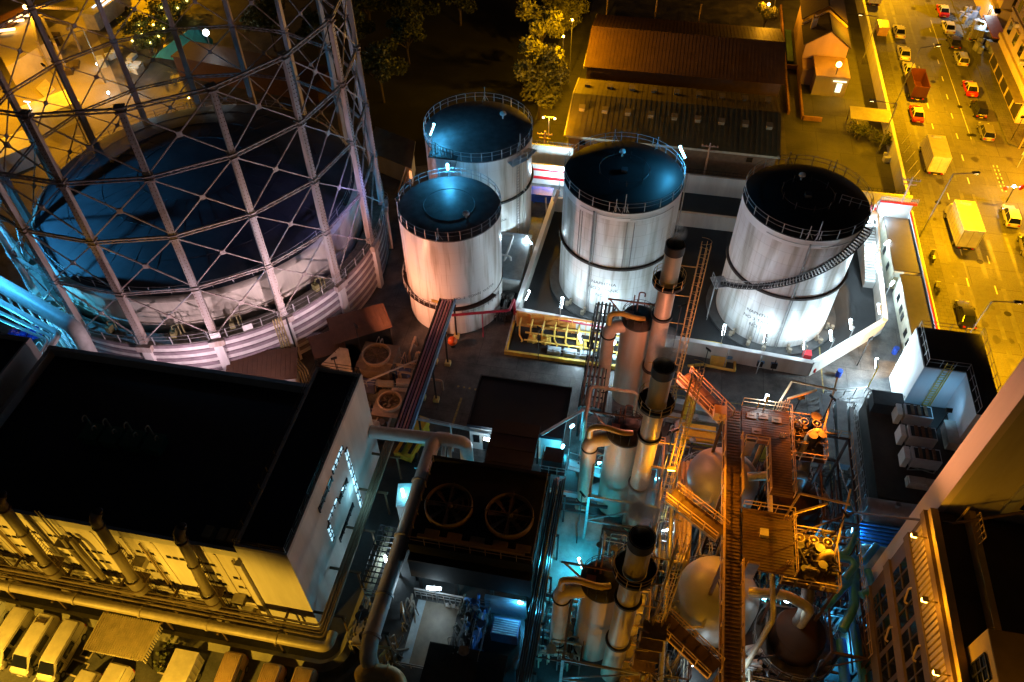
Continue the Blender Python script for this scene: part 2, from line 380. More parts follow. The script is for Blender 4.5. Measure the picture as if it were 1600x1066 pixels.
WHITEP = mat('white_paint', (.72, .72, .7), .5, 0, .25, 1.2, True)
def wraptext(lines, c, R, ang, z, size, parent, gap=1.35):
    for k, s in enumerate(lines):
        vs, fs = text(s, size); b = MB(); zz = z - k * size * gap
        b.add([(c[0] + (R + .012) * math.cos(ang + x / R), c[1] + (R + .012) * math.sin(ang + x / R), zz + y) for x, y, _ in vs], fs)
        b.build('lettering', BLACKP, parent)
def tank(c, R, h, label, shell, roofm, dome, rail_k, group):
    t = thing('storage_tank', label, 'storage tank', (c[0], c[1], 0), group); c3 = (c[0], c[1], 0)
    b = MB(); b.lathe(c3, [(R, 0), (R, h)], 96); s = b.build('shell', shell, t)
    b = MB(); b.lathe(c3, [(R + .07, h - .12), (R + .07, h), (R - .02, h + .05), (R * .66, h + dome * .62), (R * .33, h + dome * .92), (.3, h + dome), (.001, h + dome)], 96); r = b.build('roof', roofm, t)
    b = MB(); b.railring(c3, R + .02, h + .05, 1.1, rail_k, .035, n=96); b.build('railing', STEELG, t)
    return t, s, r
def seam(t, c, R, h, dome, m, k=22):
    b = MB(); f = lambda r: h + dome * (1 - (r / R) ** 2) + .05
    for i in range(k):
        a = 2 * PI * i / k; pr = None
        for r in (R * .98, R * .75, R * .5, R * .28):
            q = V(c[0] + r * math.cos(a), c[1] + r * math.sin(a), f(r) - .02)
            if pr: b.bar(pr, q, .05, .03)
            pr = q
    b.ring((c[0], c[1], f(R * .5) + .03), R * .5, .035, 64, 4); b.build('roof_seam', m, t)
def vent(t, p, s=1.0):
    b = MB(); b.tube(p, p + V(0, 0, .7 * s), .12 * s, 8); b.lathe(p + V(0, 0, .7 * s), [(.12 * s, 0), (.42 * s, -.08 * s), (.36 * s, .16 * s), (.001, .3 * s)], 12); b.build('roof_vent', WHITEP, t)
def mast(t, p, h, r=.06):
    b = MB(); b.tube(p, p + V(0, 0, h), r, 6, r * .8)
    for a in (0, 2.1, 4.2): b.bar(p + V(.5 * math.cos(a), .5 * math.sin(a), 0), p + V(0, 0, .9), .04)
    b.build('lightning_mast', STEELG, t)
def rp(c, R, a, z=0): a = math.radians(a); return V(c[0] + R * math.cos(a), c[1] + R * math.sin(a), z)
def ringband(t, c, R, z, r, m, name='wind_girder'):
    b = MB(); b.lathe((c[0], c[1], z), [(R + .01, -r), (R + r * 2.2, -r), (R + r * 2.2, r), (R + .01, r)], 96, sm=True); return b.build(name, m, t)
T1, T2, T3, T4 = (-19.85, 80.7), (-19.68, 65.46), (-1.76, 72.32), (17.29, 70.81)
# rear water tank
t, s, r = tank(T1, 6.48, 13.9, 'tall pale water tank with a blue-lit grey roof, behind the pinkish rusty tank', SHELL2, ROOFM, .55, 34, None)
ringband(t, T1, 6.48, 7.6, .12, BLACKP); vent(t, rp(T1, 3.4, 40, 14.4)); mast(t, rp(T1, 6.4, 95, 14), 1.9); mast(t, rp(T1, 6.4, -28, 14), 2.0)
wraptext(['WATER  TANK'], T1, 6.48, math.radians(-64), 4.6, .55, t)
b = MB(); a = math.radians(-33); b.ladder(rp(T1, 6.65, -33, 0), rp(T1, 6.65, -33, 14.6), (-math.sin(a), math.cos(a), 0), .5, .4); b.build('ladder', STEELG, t)
b = MB(); b.prism([rp(T1, R_, g) for R_, g in ((6.5, -46), (7.6, -46), (7.7, -30), (7.6, -12), (6.5, -12))], 13.0, 13.08); b.rail([rp(T1, 7.6, -46, 13.08), rp(T1, 7.7, -30, 13.08), rp(T1, 7.6, -12, 13.08)], 1.1, 1.2); b.build('access_platform', WHITEP, t)
b = MB(); b.tube(rp(T1, 6.65, -24, 0), rp(T1, 6.65, -24, 13.5), .09, 8); b.tube(rp(T1, 6.65, -20, 0), rp(T1, 6.65, -20, 13.5), .06, 8); b.build('riser_pipe', WHITEP, t)
# front water tank
t, s, r = tank(T2, 5.51, 14.1, 'rust-speckled pinkish water tank with a blue-lit roof, beside the gas holder', SHELL2, ROOFM, .5, 28, None)
seam(t, T2, 5.51, 14.1, .42, ROOFM, 18); vent(t, rp(T2, 2.9, -38, 14.4), .95); mast(t, rp(T2, 5.4, -88, 14.1), 1.6)
b = MB(); b.lathe((T2[0], T2[1], 0), [(5.52, 4.3), (6.05, 4.3), (6.05, 4.42), (5.52, 4.42)], 72, PI * .95, PI * 1.86); b.lathe((T2[0], T2[1], 0), [(5.52, 4.43), (5.62, 4.5)], 72); b.build('walkway_ring', RUSTB, t)
b = MB(); b.railring((T2[0], T2[1]), 6.0, 4.42, .9, 14, .03, PI * .95, PI * 1.5, 40)
b.railring((T2[0], T2[1]), 5.56, 3.2, .55, 8, .03, PI * 1.62, PI * 1.93, 24); b.build('walkway_railing', STEELG, t)
b = MB(); b.path(bend([rp(T2, 5.75, 182, 11.5), rp(T2, 5.75, 182, 4.5), rp(T2, 5.75, 190, 4.2)], .4), .13, 8); b.tube(rp(T2, 5.7, 182, 11.5), rp(T2, 5.7, 182, 12), .2, 8); b.build('overflow_pipe', mat('pink_grey_paint', (.5, .4, .36), .5), t)
b = MB(); b.prism([rp(T2, 5.55, g) for g in (-104, -98, -92, -86)] + [rp(T2, 5.57, g) for g in (-86, -104)], 4.75, 5.25); b.build('repair_patch', mat('yellow_ochre_paint', (.6, .42, .1), .6), t)
wraptext(['NO  2  TOWN  WATER'], T2, 5.51, math.radians(-50), 5.55, .5, t)
# middle tank
def naphtha(c, R, h, label, txt, ang):
    t, s, r = tank(c, R, h, label, SHELL, ROOFB, .55, 22, None)
    b = MB(); b.lathe((c[0], c[1], 0), [(R + .012, h - 1.15), (R + .012, h - .13)], 96); b.build('rim_band', mat('cream_white_paint', (.8, .8, .8), .4, 0, .12, .8), t)
    ringband(t, c, R, h * .5, .13, RUSTB)
    b = MB(); b.lathe((c[0], c[1], 0), [(R, .0), (R + 1.15, .0), (R + 1.15, .28), (R, .28)], 72); b.build('plinth', mat('plinth_concrete', (.1, .1, .1), .8, 0, .5, 1), t)
    b = MB()
    for g in (230, 248, 262, 285, 300, 318, 340): q = rp(c, R + .35, g, .28); b.tube(q, q + V(0, 0, .8), .17, 8); b.tube(q + V(0, 0, .5), rp(c, R + .9, g, .6), .12, 8); b.tube(rp(c, R + .9, g, .6) - V(0, 0, .2), rp(c, R + .9, g, .6) + V(0, 0, .35), .22, 8)
    b.build('shell_nozzle', mat('tan_steel', (.33, .27, .2), .6), t)
    wraptext(txt, c, R, math.radians(ang), 5.1 if c is T3 else 4.4, .62, t, 1.5)
    b = MB()
    for k in range(4):
        g = ang - 5 + k * 3.6; b.bar(rp(c, R + .06, g, .5), rp(c, R + .06, g, 3.0 + (k % 2) * .4), .05)
    b.build('sprinkler_drop', STEELG, t)
    for g in (-100 + ang * 0 + 8, -84, 60, 105): mast(t, rp(c, R - .05, g, h + .02), 2.3 if g == -84 else 1.6)
    b = MB(); b.ring((c[0], c[1], h + .9), R * .42, .02, 40, 4)
    for g in range(0, 360, 40): b.bar(rp(c, R * .42, g, h + .4), rp(c, R * .42, g, h + 1.3), .05)
    b.box(c[0] - .3, c[0] + .35, c[1] - .4, c[1] + .3, h + .5, h + .9); b.build('roof_fittings', mat('dim_grey_steel', (.1, .1, .11), .5, .3), t)
    vent(t, rp(c, R * .45, 100, h + .45), .9)
    b = MB()
    for z, a0, a1 in ((h - .65, -128, -78), (h - .85, -78, -30)): b.path(arc((c[0], c[1], z), R + .12, math.radians(a0), math.radians(a1), 24), .035, 5)
    b.build('foam_pipe', STEELG, t)
    return t
t = naphtha(T3, 6.45, 15.7, 'white naphtha tank with a black roof and dark band, middle of the tank compound', ['NAPHTHA', 'NO 2  TANK', 'NO  2'], -96)
b = MB(); b.tube(rp(T3, 6.6, -112, .3), rp(T3, 6.6, -112, 15.2), .1, 8); b.tube(rp(T3, 6.6, -109, .3), rp(T3, 6.6, -109, 15), .05, 6)
for g in (-128, -125, -80, -73): b.tube(rp(T3, 6.5, g, 8), rp(T3, 6.5, g, 14.4), .05, 6)
b.build('riser_pipe', mat('grey_pipe_paint', (.3, .29, .28), .5), t)
b = MB(); b.ladder(rp(T3, 6.75, 14, 0), rp(T3, 6.75, 14, 16.6), (0, 1, 0), .5); b.tube(rp(T3, 6.9, 10, 0), rp(T3, 6.9, 10, 16), .07); b.build('ladder', STEELG, t)
t = naphtha(T4, 6.35, 16.15, 'white naphtha tank wrapped by a dark spiral stair, right side of the compound', ['NAPHTHA', 'NO 3 TANK', 'NO 3'], -112)
b = MB(); n = 58; a0, a1 = math.radians(-158), math.radians(-32); z0, z1 = 5.6, 16.1
tread = MB(); R = 6.35
for i in range(n):
    a = a0 + (a1 - a0) * i / (n - 1); z = z0 + (z1 - z0) * i / (n - 1); d = .016
    tread.add([(T4[0] + q * math.cos(a + e), T4[1] + q * math.sin(a + e), z + k) for k in (0, .05) for q, e in ((R + .05, -d), (R + .95, -d), (R + .95, d), (R + .05, d))], [(0, 1, 2, 3), (4, 5, 6, 7), (0, 1, 5, 4), (1, 2, 6, 5), (2, 3, 7, 6), (3, 0, 4, 7)])
spx = lambda i, q, k: V(T4[0] + q * math.cos(a0 + (a1 - a0) * i / (n - 1)), T4[1] + q * math.sin(a0 + (a1 - a0) * i / (n - 1)), z0 + (z1 - z0) * i / (n - 1) + k)
st = tread.build('spiral_stair', BLACKP, t)
b = MB()
for q in (R + .06, R + .95): b.path([spx(i, q, -.12) for i in range(n)], .06, 4)
b.build('stringer', BLACKP, st)
b = MB(); b.path([spx(i, R + .97, 1.0) for i in range(n)], .03, 4); b.path([spx(i, R + .97, .5) for i in range(n)], .025, 4)
for i in range(0, n, 2): b.bar(spx(i, R + .97, 0), spx(i, R + .97, 1), .03)
b.build('handrail', STEELG, st)
b = MB(); q = rp(T4, 7.3, -160, 5.5); b.rbox(q, 1.6, 1.8, .08, math.radians(-160)); b.rail([rp(T4, 8.0, -165, 5.55), rp(T4, 8.1, -152, 5.55)], 1, .6); b.ladder(rp(T4, 7.9, -158, 0), rp(T4, 7.9, -158, 5.5), (0, 1, 0)); b.build('stair_landing', STEELG, t)
b = MB(); b.tube(rp(T4, 6.5, -88, .3), rp(T4, 6.5, -88, 15.6), .11, 8); b.tube(rp(T4, 6.5, -86, .3), rp(T4, 6.5, -86, 9), .06, 8); b.build('riser_pipe', MATS['grey_pipe_paint'], t)
b = MB()
for a, z, c_ in ((-38, 0, 0), (-120, 0, 0)): pass
b = MB(); b.rail([rp(T4, 3.2, -10, 16.6), rp(T4, 6.2, -8, 16.2)], 1.1, 1.0); b.build('roof_walkway_rail', STEELG, t)
b = MB()
for q in (P(853, 466, .3), P(1105, 507, .3)): b.add([q + V(-.35, -.3, 0), q + V(.35, -.3, 0), q + V(.35, .25, .5), q + V(-.35, .25, .5), q + V(0, .5, 0)], [(0, 1, 2, 3), (1, 4, 2), (0, 3, 4), (2, 4, 3)])
# ------------------------------------------------------------------ gas holder
G = (-50.44, 67.46); GR = 20.66
gh = thing('gas_holder', 'huge round gas holder with a dark bell inside a tall ring of lattice columns', 'gas holder', (G[0], G[1], 0))
GSTEEL = mat('weathered_cream_steel', (.52, .49, .48), .55, .1, .7, 1.4, True, var2=(.26, .17, .12))
GSTEEL2 = mat('gas_holder_wall_paint', (.68, .65, .64), .5, 0, .35, .7, True)
BELLM = mat('bell_crown_plate', (.085, .085, .1), .5, .1, .5, .3, bump=.12, bscale=1.2)
BELLS = mat('bell_side_paint', (.6, .55, .46), .5, 0, .4, .6, True)
g3 = (G[0], G[1], 0)
# ribbed outer wall
prof = [(20.55, 0)]
z = .25
while z < 6.6:
    prof += [(20.55, z), (20.78, z + .1), (20.84, z + .35), (20.78, z + .62), (20.55, z + .72)]; z += 1.06
prof += [(20.55, 6.95), (20.2, 6.95)]
b = MB(); b.lathe(g3, prof, 144); b.build('outer_wall', GSTEEL2, gh, .8)
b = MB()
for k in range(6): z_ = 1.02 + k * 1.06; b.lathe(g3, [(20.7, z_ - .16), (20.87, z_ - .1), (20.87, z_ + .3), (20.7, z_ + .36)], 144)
b.build('shade_band', mat('groove_shade', (.3, .24, .27), .7, 0, .5, .8), gh)  # dark bands put the shade between the ribs into colour
b = MB(); b.lathe(g3, [(18.9, 6.3), (19.4, 6.9), (21.0, 6.9), (21.0, 7.0), (19.4, 7.02), (18.9, 6.5)], 144); b.build('walkway', mat('dirty_walkway', (.2, .19, .16), .7, 0, .6, 2), gh)
b = MB(); b.lathe(g3, [(19.0, 5.6), (18.0, 5.6)], 96); b.build('seal_water', mat('dark_water', (.01, .012, .012), .1), gh)
b = MB(); b.lathe(g3, [(18.4, 5.5), (18.4, 10.3), (18.52, 10.6), (18.4, 10.85), (18.0, 11.05)], 144)
b.lathe(g3, [(18.3, 7.3), (18.55, 7.35), (18.55, 7.55), (18.3, 7.6)], 144); b.build('bell_side', BELLS, gh, .7)
b = MB(); b.lathe(g3, [(18.0, 11.05), (17.0, 11.42), (15.5, 11.9), (14, 12.35), (12, 12.9), (10, 13.35), (8, 13.7), (6, 13.98), (4, 14.2), (2, 14.32), (.001, 14.36)], 96); bell = b.build('bell_crown', BELLM, gh)
b = MB()
for k in range(36):
    a = 2 * PI * k / 36; pv = None
    for r, zz in ((18.0, 11.07), (14, 12.37), (10, 13.37), (6, 14.0)):
        q = V(G[0] + r * math.cos(a), G[1] + r * math.sin(a), zz)
        if pv: b.bar(pv, q, .05)
        pv = q
for r, zz in ((14, 12.37), (10, 13.37), (6, 14.0)): b.ring((G[0], G[1], zz), r, .03, 96, 4)
b.build('plate_seam', BELLM, bell)
b = MB(); b.railring(G, 17.8, 11.1, 1.0, 54, .028, n=108); b.build('bell_railing', STEELG, gh)
N = 18; PH = math.radians(-83.3); LV = (7.0, 14.1, 20.65, 27.2, 33.75)
ca = [PH + 2 * PI * i / N for i in range(N)]
cp = lambda i, z, r=GR: V(G[0] + r * math.cos(ca[i % N]), G[1] + r * math.sin(ca[i % N]), z)
for i in range(N):
    a = ca[i]; rad = V(math.cos(a), math.sin(a), 0); tg = V(-math.sin(a), math.cos(a), 0); b = MB()
    # tapered box column: two channels and face plates
    for z0, z1, w0, w1 in ((6.9, 14.1, .74, .68), (14.1, 20.65, .66, .61), (20.65, 27.2, .59, .54), (27.2, 34.1, .52, .48)):
        s0 = [cp(i, z0) + tg * (sx * w0 / 2) + rad * (sy * w0 * .42) for sx, sy in ((-1, -1), (1, -1), (1, 1), (-1, 1))]
        s1 = [cp(i, z1 - .02) + tg * (sx * w1 / 2) + rad * (sy * w1 * .42) for sx, sy in ((-1, -1), (1, -1), (1, 1), (-1, 1))]
        b.loft([s0, s1], False)
    for z in LV: q = cp(i, z); b.rbox((q.x, q.y, z - .3), .75, .86, .1, a); b.rbox((q.x, q.y, z + .12), .75, .86, .1, a)
    b.rbox(tuple(cp(i, 6.2)), 1.5, 1.6, .75, a)
    col = b.build('column', GSTEEL, gh)
    b = MB()   # rivet strips and ladder stains on the outer face
    for sx in (-.24, .24):
        for k in range(66): q = cp(i, 7.4 + k * .4) + rad * .30 + tg * sx * (1 - .008 * k); b.rbox((q.x, q.y, q.z), .06, .06, .08, a)
    b.build('rivet_row', mat('rust_orange', (.16, .075, .035), .8, 0, .5, 3), col)
    bb = MB()
    q = cp(i, 0, 21.0); b2 = MB(); b2.rbox((q.x, q.y, 0), .5, .9, 6.9, a); b2.build('buttress', GSTEEL2, gh)
for k, z in enumerate(LV[1:]):
    for i in range(N):
        b = MB(); p, q = cp(i, z), cp(i + 1, z)
        b.bar(p + V(0, 0, .0), q + V(0, 0, .0), .2, .1); b.bar(p + V(0, 0, -.32), q + V(0, 0, -.32), .16, .08)
        m_ = 10
        for j in range(m_): b.bar(p.lerp(q, j / m_) + V(0, 0, -.04 if j % 2 else -.3), p.lerp(q, (j + 1) / m_) + V(0, 0, -.3 if j % 2 else -.04), .05)
        b.build('ring_girder', GSTEEL, gh)
for k in range(4):
    for i in range(N):
        b = MB(); z0, z1 = LV[k] + .15, LV[k + 1] - .25
        p, q, r, s_ = cp(i, z0), cp(i + 1, z1), cp(i, z1), cp(i + 1, z0)
        b.bar(p, q, .125, .1); b.bar(r, s_, .125, .1); m_ = (p + q) / 2; a = (ca[i] + PI / N)
        b.rbox((m_.x, m_.y, m_.z - .3), .18, .5, .5, a); b.build('cross_brace', GSTEEL, gh)
b = MB(); b.railring(G, 21.0, 7.02, 1.1, 72, .035, n=144)
for i in range(N):
    for hh in (1.1, .6): b.path(arc((cp(i, 7.02 + hh)), .9, ca[i] - PI * .55, ca[i] + PI * .55, 8), .03, 4)
b.build('walkway_railing', STEELG, gh)
b = MB()
for a in (-58, -30, -75, -95, -112): 
    q = V(G[0] + 19.9 * math.cos(math.radians(a)), G[1] + 19.9 * math.sin(math.radians(a)), 7.02); b.rbox(tuple(q), .7, .5, .9, math.radians(a)); b.tube(q + V(.6, .3, 0), q + V(.6, .3, 1.5), .07); b.path(bend([q + V(0, 0, .9), q + V(.1, 0, 1.6), q + V(.9, .5, 1.6), q + V(.9, .5, .2)], .25), .06, 6)
b.build('valve_set', mat('olive_valve_paint', (.22, .2, .08), .6), gh)
b = MB(); a = math.radians(-51); q = V(G[0] + 21.3 * math.cos(a), G[1] + 21.3 * math.sin(a), 0); tv = V(-math.sin(a), math.cos(a), 0)
for k in range(4): b.path(bend([q + tv * (k * .28 + 1.5) + V(0, 0, 7.6), q + tv * (k * .28 + 1.5) + V(0, 0, 2.2), q + tv * (k * .28 + 2.2) + V(3.2 * math.cos(a), 3.2 * math.sin(a), 2.0), q + tv * (k * .28 + 2.2) + V(3.2 * math.cos(a), 3.2 * math.sin(a), 0)], .3, 4), .08, 6)
b.build('downpipe', mat('mustard_pipe', (.35, .27, .12), .6), gh)
b = MB(); q = cp(2, 0, 21.5); b.tube(q, q + V(0, 0, 7.2), .1, 6); b.build('drain_pipe', BLACKP, gh)
# information boards on the railing
for k, a in enumerate((-54, -63)):
    q = V(G[0] + 21.1 * math.cos(math.radians(a)), G[1] + 21.1 * math.sin(math.radians(a)), 7.2); b = MB(); b.rbox(tuple(q), .06, 1.0, .75, math.radians(a)); b.build('notice_board', WHITEP, gh)

# big lagged pipes and small lines running in at the left
LAG = mat('white_lagging', (.66, .66, .64), .45, 0, .25, 2)
def pipe(name, label, pts, r, m, rb=.8, cat='pipe', n=12, group=None, flanges=()):
    b = MB(); b.path(bend(pts, rb), r, n)
    for p, q in flanges: p, q = Vector(p), Vector(q); b.tube(p, q, r * 1.35, n)
    return tag(b.build(name, m), label, cat, group)
zz = 9.6
pipe('gas_main', 'thick cyan-lit gas main bending down behind the black roof, beside the gas holder', [P(-60, 410, zz), P(118, 512, zz), P(118, 512, zz) + V(.2, -.5, -6)], .8, LAG, 1.4)
for k, (u0, v0, u1, v1, r) in enumerate(((-60, 440, 92, 522, .36), (-60, 460, 84, 528, .2), (-60, 474, 76, 532, .16))):
    pipe('service_pipe', ('medium pale pipe running beside the thick gas main', 'upper thin pale pipe running below the gas main', 'lower thin pale pipe running below the gas main')[k], [P(u0, v0, 8.6), P(u1, v1, 8.6), P(u1, v1, 8.6) + V(-.4, -1.6, -.6), P(u1, v1, 8.6) + V(-.5, -1.7, -7)], r, LAG, .5, n=8)
b = MB()
for k in range(9):
    u, v = -20 + k * 16, 438 + k * 8; q = P(u, v - 4, 8.4); b.tube(V(q.x, q.y, 0), V(q.x, q.y, 8.4), .1, 6); b.bar(V(q.x - .9, q.y - .6, 8.1), V(q.x + .9, q.y + .6, 8.1), .14)
tag(b.build('pipe_support', STEELG), 'row of small steel stanchions under the cyan-lit pipes', 'pipe rack')
# heap of blue sacks and barrier tape posts below the pipes
b = MB()
for k in range(14):
    q = P(22 + rnd.random() * 44, 520 + rnd.random() * 16, 0); b.sphere((q.x, q.y, .35 + rnd.random() * .4), .55, 9, 6, .6)
tag(b.build('sack_heap', mat('blue_plastic', (.02, .06, .5), .4)), 'heap of bright blue sacks under the cyan-lit pipes', 'sacks')
# ------------------------------------------------------------------ long works building with flues, lower left
CREAM = mat('cream_render', (.62, .58, .5), .75, 0, .28, .5, True, var2=(.4, .36, .29))
GREYR = mat('grey_render', (.42, .41, .39), .75, 0, .35, .4, True)
ROOFDK = mat('roof_felt_dark', (.012, .013, .02), .6, 0, .5, .35, bump=.1, bscale=8)
DARKS = mat('dark_steel', (.03, .03, .032), .5, .4, .4, 2)
WINDK = glass('window_dark')
LITW = emis('lit_window_blue', (.4, .8, 1), 1.6)
_nt = LITW.node_tree; _no = _nt.nodes.new('ShaderNodeTexNoise'); _no.inputs['Scale'].default_value = 1.6; _no.inputs['Detail'].default_value = 5
_mr = _nt.nodes.new('ShaderNodeMapRange'); _mr.inputs[1].default_value = .35; _mr.inputs[2].default_value = .65; _mr.inputs[3].default_value = .25; _mr.inputs[4].default_value = 2.2
_tc = _nt.nodes.new('ShaderNodeTexCoord'); _nt.links.new(_tc.outputs['Object'], _no.inputs['Vector']); _nt.links.new(_no.outputs['Fac'], _mr.inputs[0]); _nt.links.new(_mr.outputs[0], _nt.nodes['Principled BSDF'].inputs['Emission Strength'])
bld = thing('works_building', 'long cream building with a huge black flat roof and a taller end block', 'building', (-38, 24.2, 0))
b = MB(); b.box(-52.5, -26.0, 24.2, 40.8, 0, 11.3); b.build('main_wall', CREAM, bld)
b = MB(); b.box(-52.3, -26.0, 24.5, 40.5, 11.3, 11.36); b.build('roof', ROOFDK, bld)
b = MB(); b.box(-52.5, -26, 24.2, 24.5, 11.3, 12.2); b.box(-52.5, -26, 40.4, 40.8, 11.3, 12.4); b.box(-52.5, -52.1, 24.5, 40.4, 11.3, 12.3); b.build('parapet', GREYR, bld)
b = MB(); b.box(-26.0, -21.8, 23.9, 41.6, 0, 13.6); b.build('end_block_wall', mat('grey_cream_render', (.6, .57, .52), .75, 0, .2, .5, True, var2=(.42, .4, .36)), bld)
b = MB(); b.box(-25.8, -22.0, 24.1, 41.4, 13.6, 13.66); b.build('end_block_roof', ROOFDK, bld)
b = MB(); b.box(-26, -21.8, 23.9, 24.1, 13.6, 14.0); b.box(-26, -21.8, 41.4, 41.6, 13.6, 14.0); b.box(-22, -21.8, 24.1, 41.4, 13.6, 14.0); b.box(-26, -25.8, 24.1, 41.4, 13.6, 14.0); b.build('end_block_parapet', GREYR, bld)
b = MB(); b.rail([(-25.9, 24.0, 14), (-21.9, 24.0, 14), (-21.9, 41.5, 14), (-25.9, 41.5, 14)], .9, 1.6, .025, True); b.build('roof_railing', DARKS, bld)
# front: pilasters, window slots in three rows
b = MB()
for i in range(11): x = -52.3 + i * 2.63; b.box(x, x + .22, 24.13, 24.2, .2, 11.2)
for z in (2.0,): b.box(-52.5, -26, 24.05, 24.2, z, z + .22)
b.build('pilaster', CREAM, bld)
for z in (9.0, 7.3, 5.6, 3.7):
    for i in range(10):
        x0 = -52.3 + i * 2.63 + .3
        if (i * 7 + int(z * 3)) % 5 == 0: continue
        b = MB()
        for k in range(3): b.box(x0 + .35 + k * .58, x0 + .75 + k * .58, 24.15, 24.19, z, z + (.3 if z > 4 else .45))
        wn = b.build('window', WINDK, bld)
        b = MB(); b.box(x0 + .3, x0 + 2.0, 24.14, 24.2, z - .1, z - .05); b.build('sill', CREAM, wn)
b = MB()
for x, z in ((-49.2, 9.4), (-35.8, 7.4), (-28.2, 3.6), (-28.0, 1.4)):
    b = MB(); b.box(x - .45, x + .45, 23.4, 24.15, z, z + .7); b.box(x - .5, x + .5, 23.3, 24.16, z + .72, z + .78)
    b.build('air_conditioner', mat('yellowed_metal', (.4, .36, .26), .6, 0, .4), bld)
b = MB()
for x in (-48.6, -34.8, -27.0): b.tube((x, 24.0, .5), (x, 24.0, 11), .09, 6); b.tube((x + .3, 24.0, 3), (x + .3, 24.0, 10), .06, 6)
b.build('drainpipe', mat('brown_pipe', (.22, .16, .08), .6), bld)
b = MB()
for k in range(14): x = -51 + rnd.random() * 23; b.box(x, x + .5 + rnd.random(), 23.5, 24.1, .3, 1.0 + rnd.random() * .7); b.tube((x, 23.7, 1.5), (x + 2.2, 23.7, 1.5), .07, 6)
b.build('wall_equipment', mat('ochre_equipment', (.3, .24, .13), .6, 0, .4, 3), bld)
b = MB(); b.box(-26.6, -26.1, 23.6, 24.1, 0, 11.2); b.build('buttress_rib', CREAM, bld)
b = MB()
for x in (-27.6, -28.5, -29.7): b.box(x, x + .7, 25.0, 26.0, 11.4, 12.2)
b.build('roof_unit', mat('ochre_equipment', (.3, .24, .13)), bld)
# side windows: a zigzag of lit stair glazing and dark openings on the end wall
X0 = -21.8
def swin(y0, y1, z0, z1, lit, nd, vertical):
    b = MB(); b.box(X0 + .003, X0 + .05, y0, y1, z0, z1); w_ = b.build('lit_window' if lit else 'dark_window', LITW if lit else WINDK, bld)
    b = MB()
    for i in range(nd + 1):
        t = i / nd
        if vertical: z = z0 + (z1 - z0) * t; b.box(X0 + .01, X0 + .12, y0 - .04, y1 + .04, z - .05, z + .05)
        else: y = y0 + (y1 - y0) * t; b.box(X0 + .01, X0 + .12, y - .05, y + .05, z0 - .04, z1 + .04)
    if vertical: b.box(X0 + .01, X0 + .11, (y0 + y1) / 2 - .03, (y0 + y1) / 2 + .03, z0, z1)
    else: b.box(X0 + .01, X0 + .11, y0, y1, (z0 + z1) / 2 - .03, (z0 + z1) / 2 + .03)
    b.build('window_frame', DARKS, w_)
swin(32.7, 35.2, 11.45, 11.95, True, 4, False); swin(35.35, 35.85, 1.4, 10.8, True, 7, True)
swin(29.9, 32.1, 8.15, 8.6, True, 3, False); swin(29.5, 30.0, 5.7, 8.0, True, 3, True)
swin(29.3, 32.3, 11.0, 11.7, False, 3, False); swin(32.3, 34.4, 7.4, 8.1, False, 3, False); swin(30.6, 34.2, 3.6, 4.3, False, 4, False)
point((-20.8, 34.6, 6), (.3, .75, 1), 130, bld, .3)
# neighbour block at far left, cut by the frame
nb = thing('flat_roof_annex', 'low block with a black roof, left of the notch beside the long cream building', 'building', (-60, 30, 0))
b = MB(); b.box(-75, -54.6, 24.2, 41.2, 0, 12.0); b.build('wall', GREYR, nb)
b = MB(); b.box(-74.8, -54.8, 24.4, 41.0, 12.0, 12.05); b.build('roof', ROOFDK, nb)
b = MB(); b.box(-75, -54.6, 24.2, 24.4, 12, 12.6); b.box(-75, -54.6, 41, 41.2, 12, 12.6); b.box(-54.8, -54.6, 24.4, 41, 12, 12.6); b.build('parapet', GREYR, nb)
# roof ventilators
GREENB = mat('green_box_paint', (.02, .10, .05), .5)
def ventilator():
    t = thing('roof_ventilator', 'dark green roof box with a pair of hooked vent pipes', 'roof vent', (0, 0, 0), 'green vents in a row on the black roof')
    b = MB(); b.box(-.7, .7, -.9, .6, 0, .9); b.box(-.8, .8, -1.0, .7, .9, 1.0); b.build('housing', GREENB, t)
    b = MB(); b.path(bend([V(-.35, .5, 0), V(-.35, .5, 2.4), V(-.35, .1, 2.5), V(-.35, 0, 2.1)], .3), .07, 6); b.path(bend([V(.3, .2, 0), V(.3, .2, 1.5), V(.3, -.15, 1.6), V(.3, -.2, 1.3)], .25), .07, 6); b.build('hooked_pipe', mat('yellowed_metal', (.4, .36, .26)), t)
    return t
v0 = ventilator()
for i, x in enumerate((-43.3, -41.4, -39.45, -37.5)):
    o = v0 if i == 0 else dup(v0); o.location = (x, 32.6, 11.36)
    o['label'] = 'green vent box on the black roof, %s' % ('first from the annex end', 'second from the annex end', 'second from the end block', 'closest to the end block')[i]
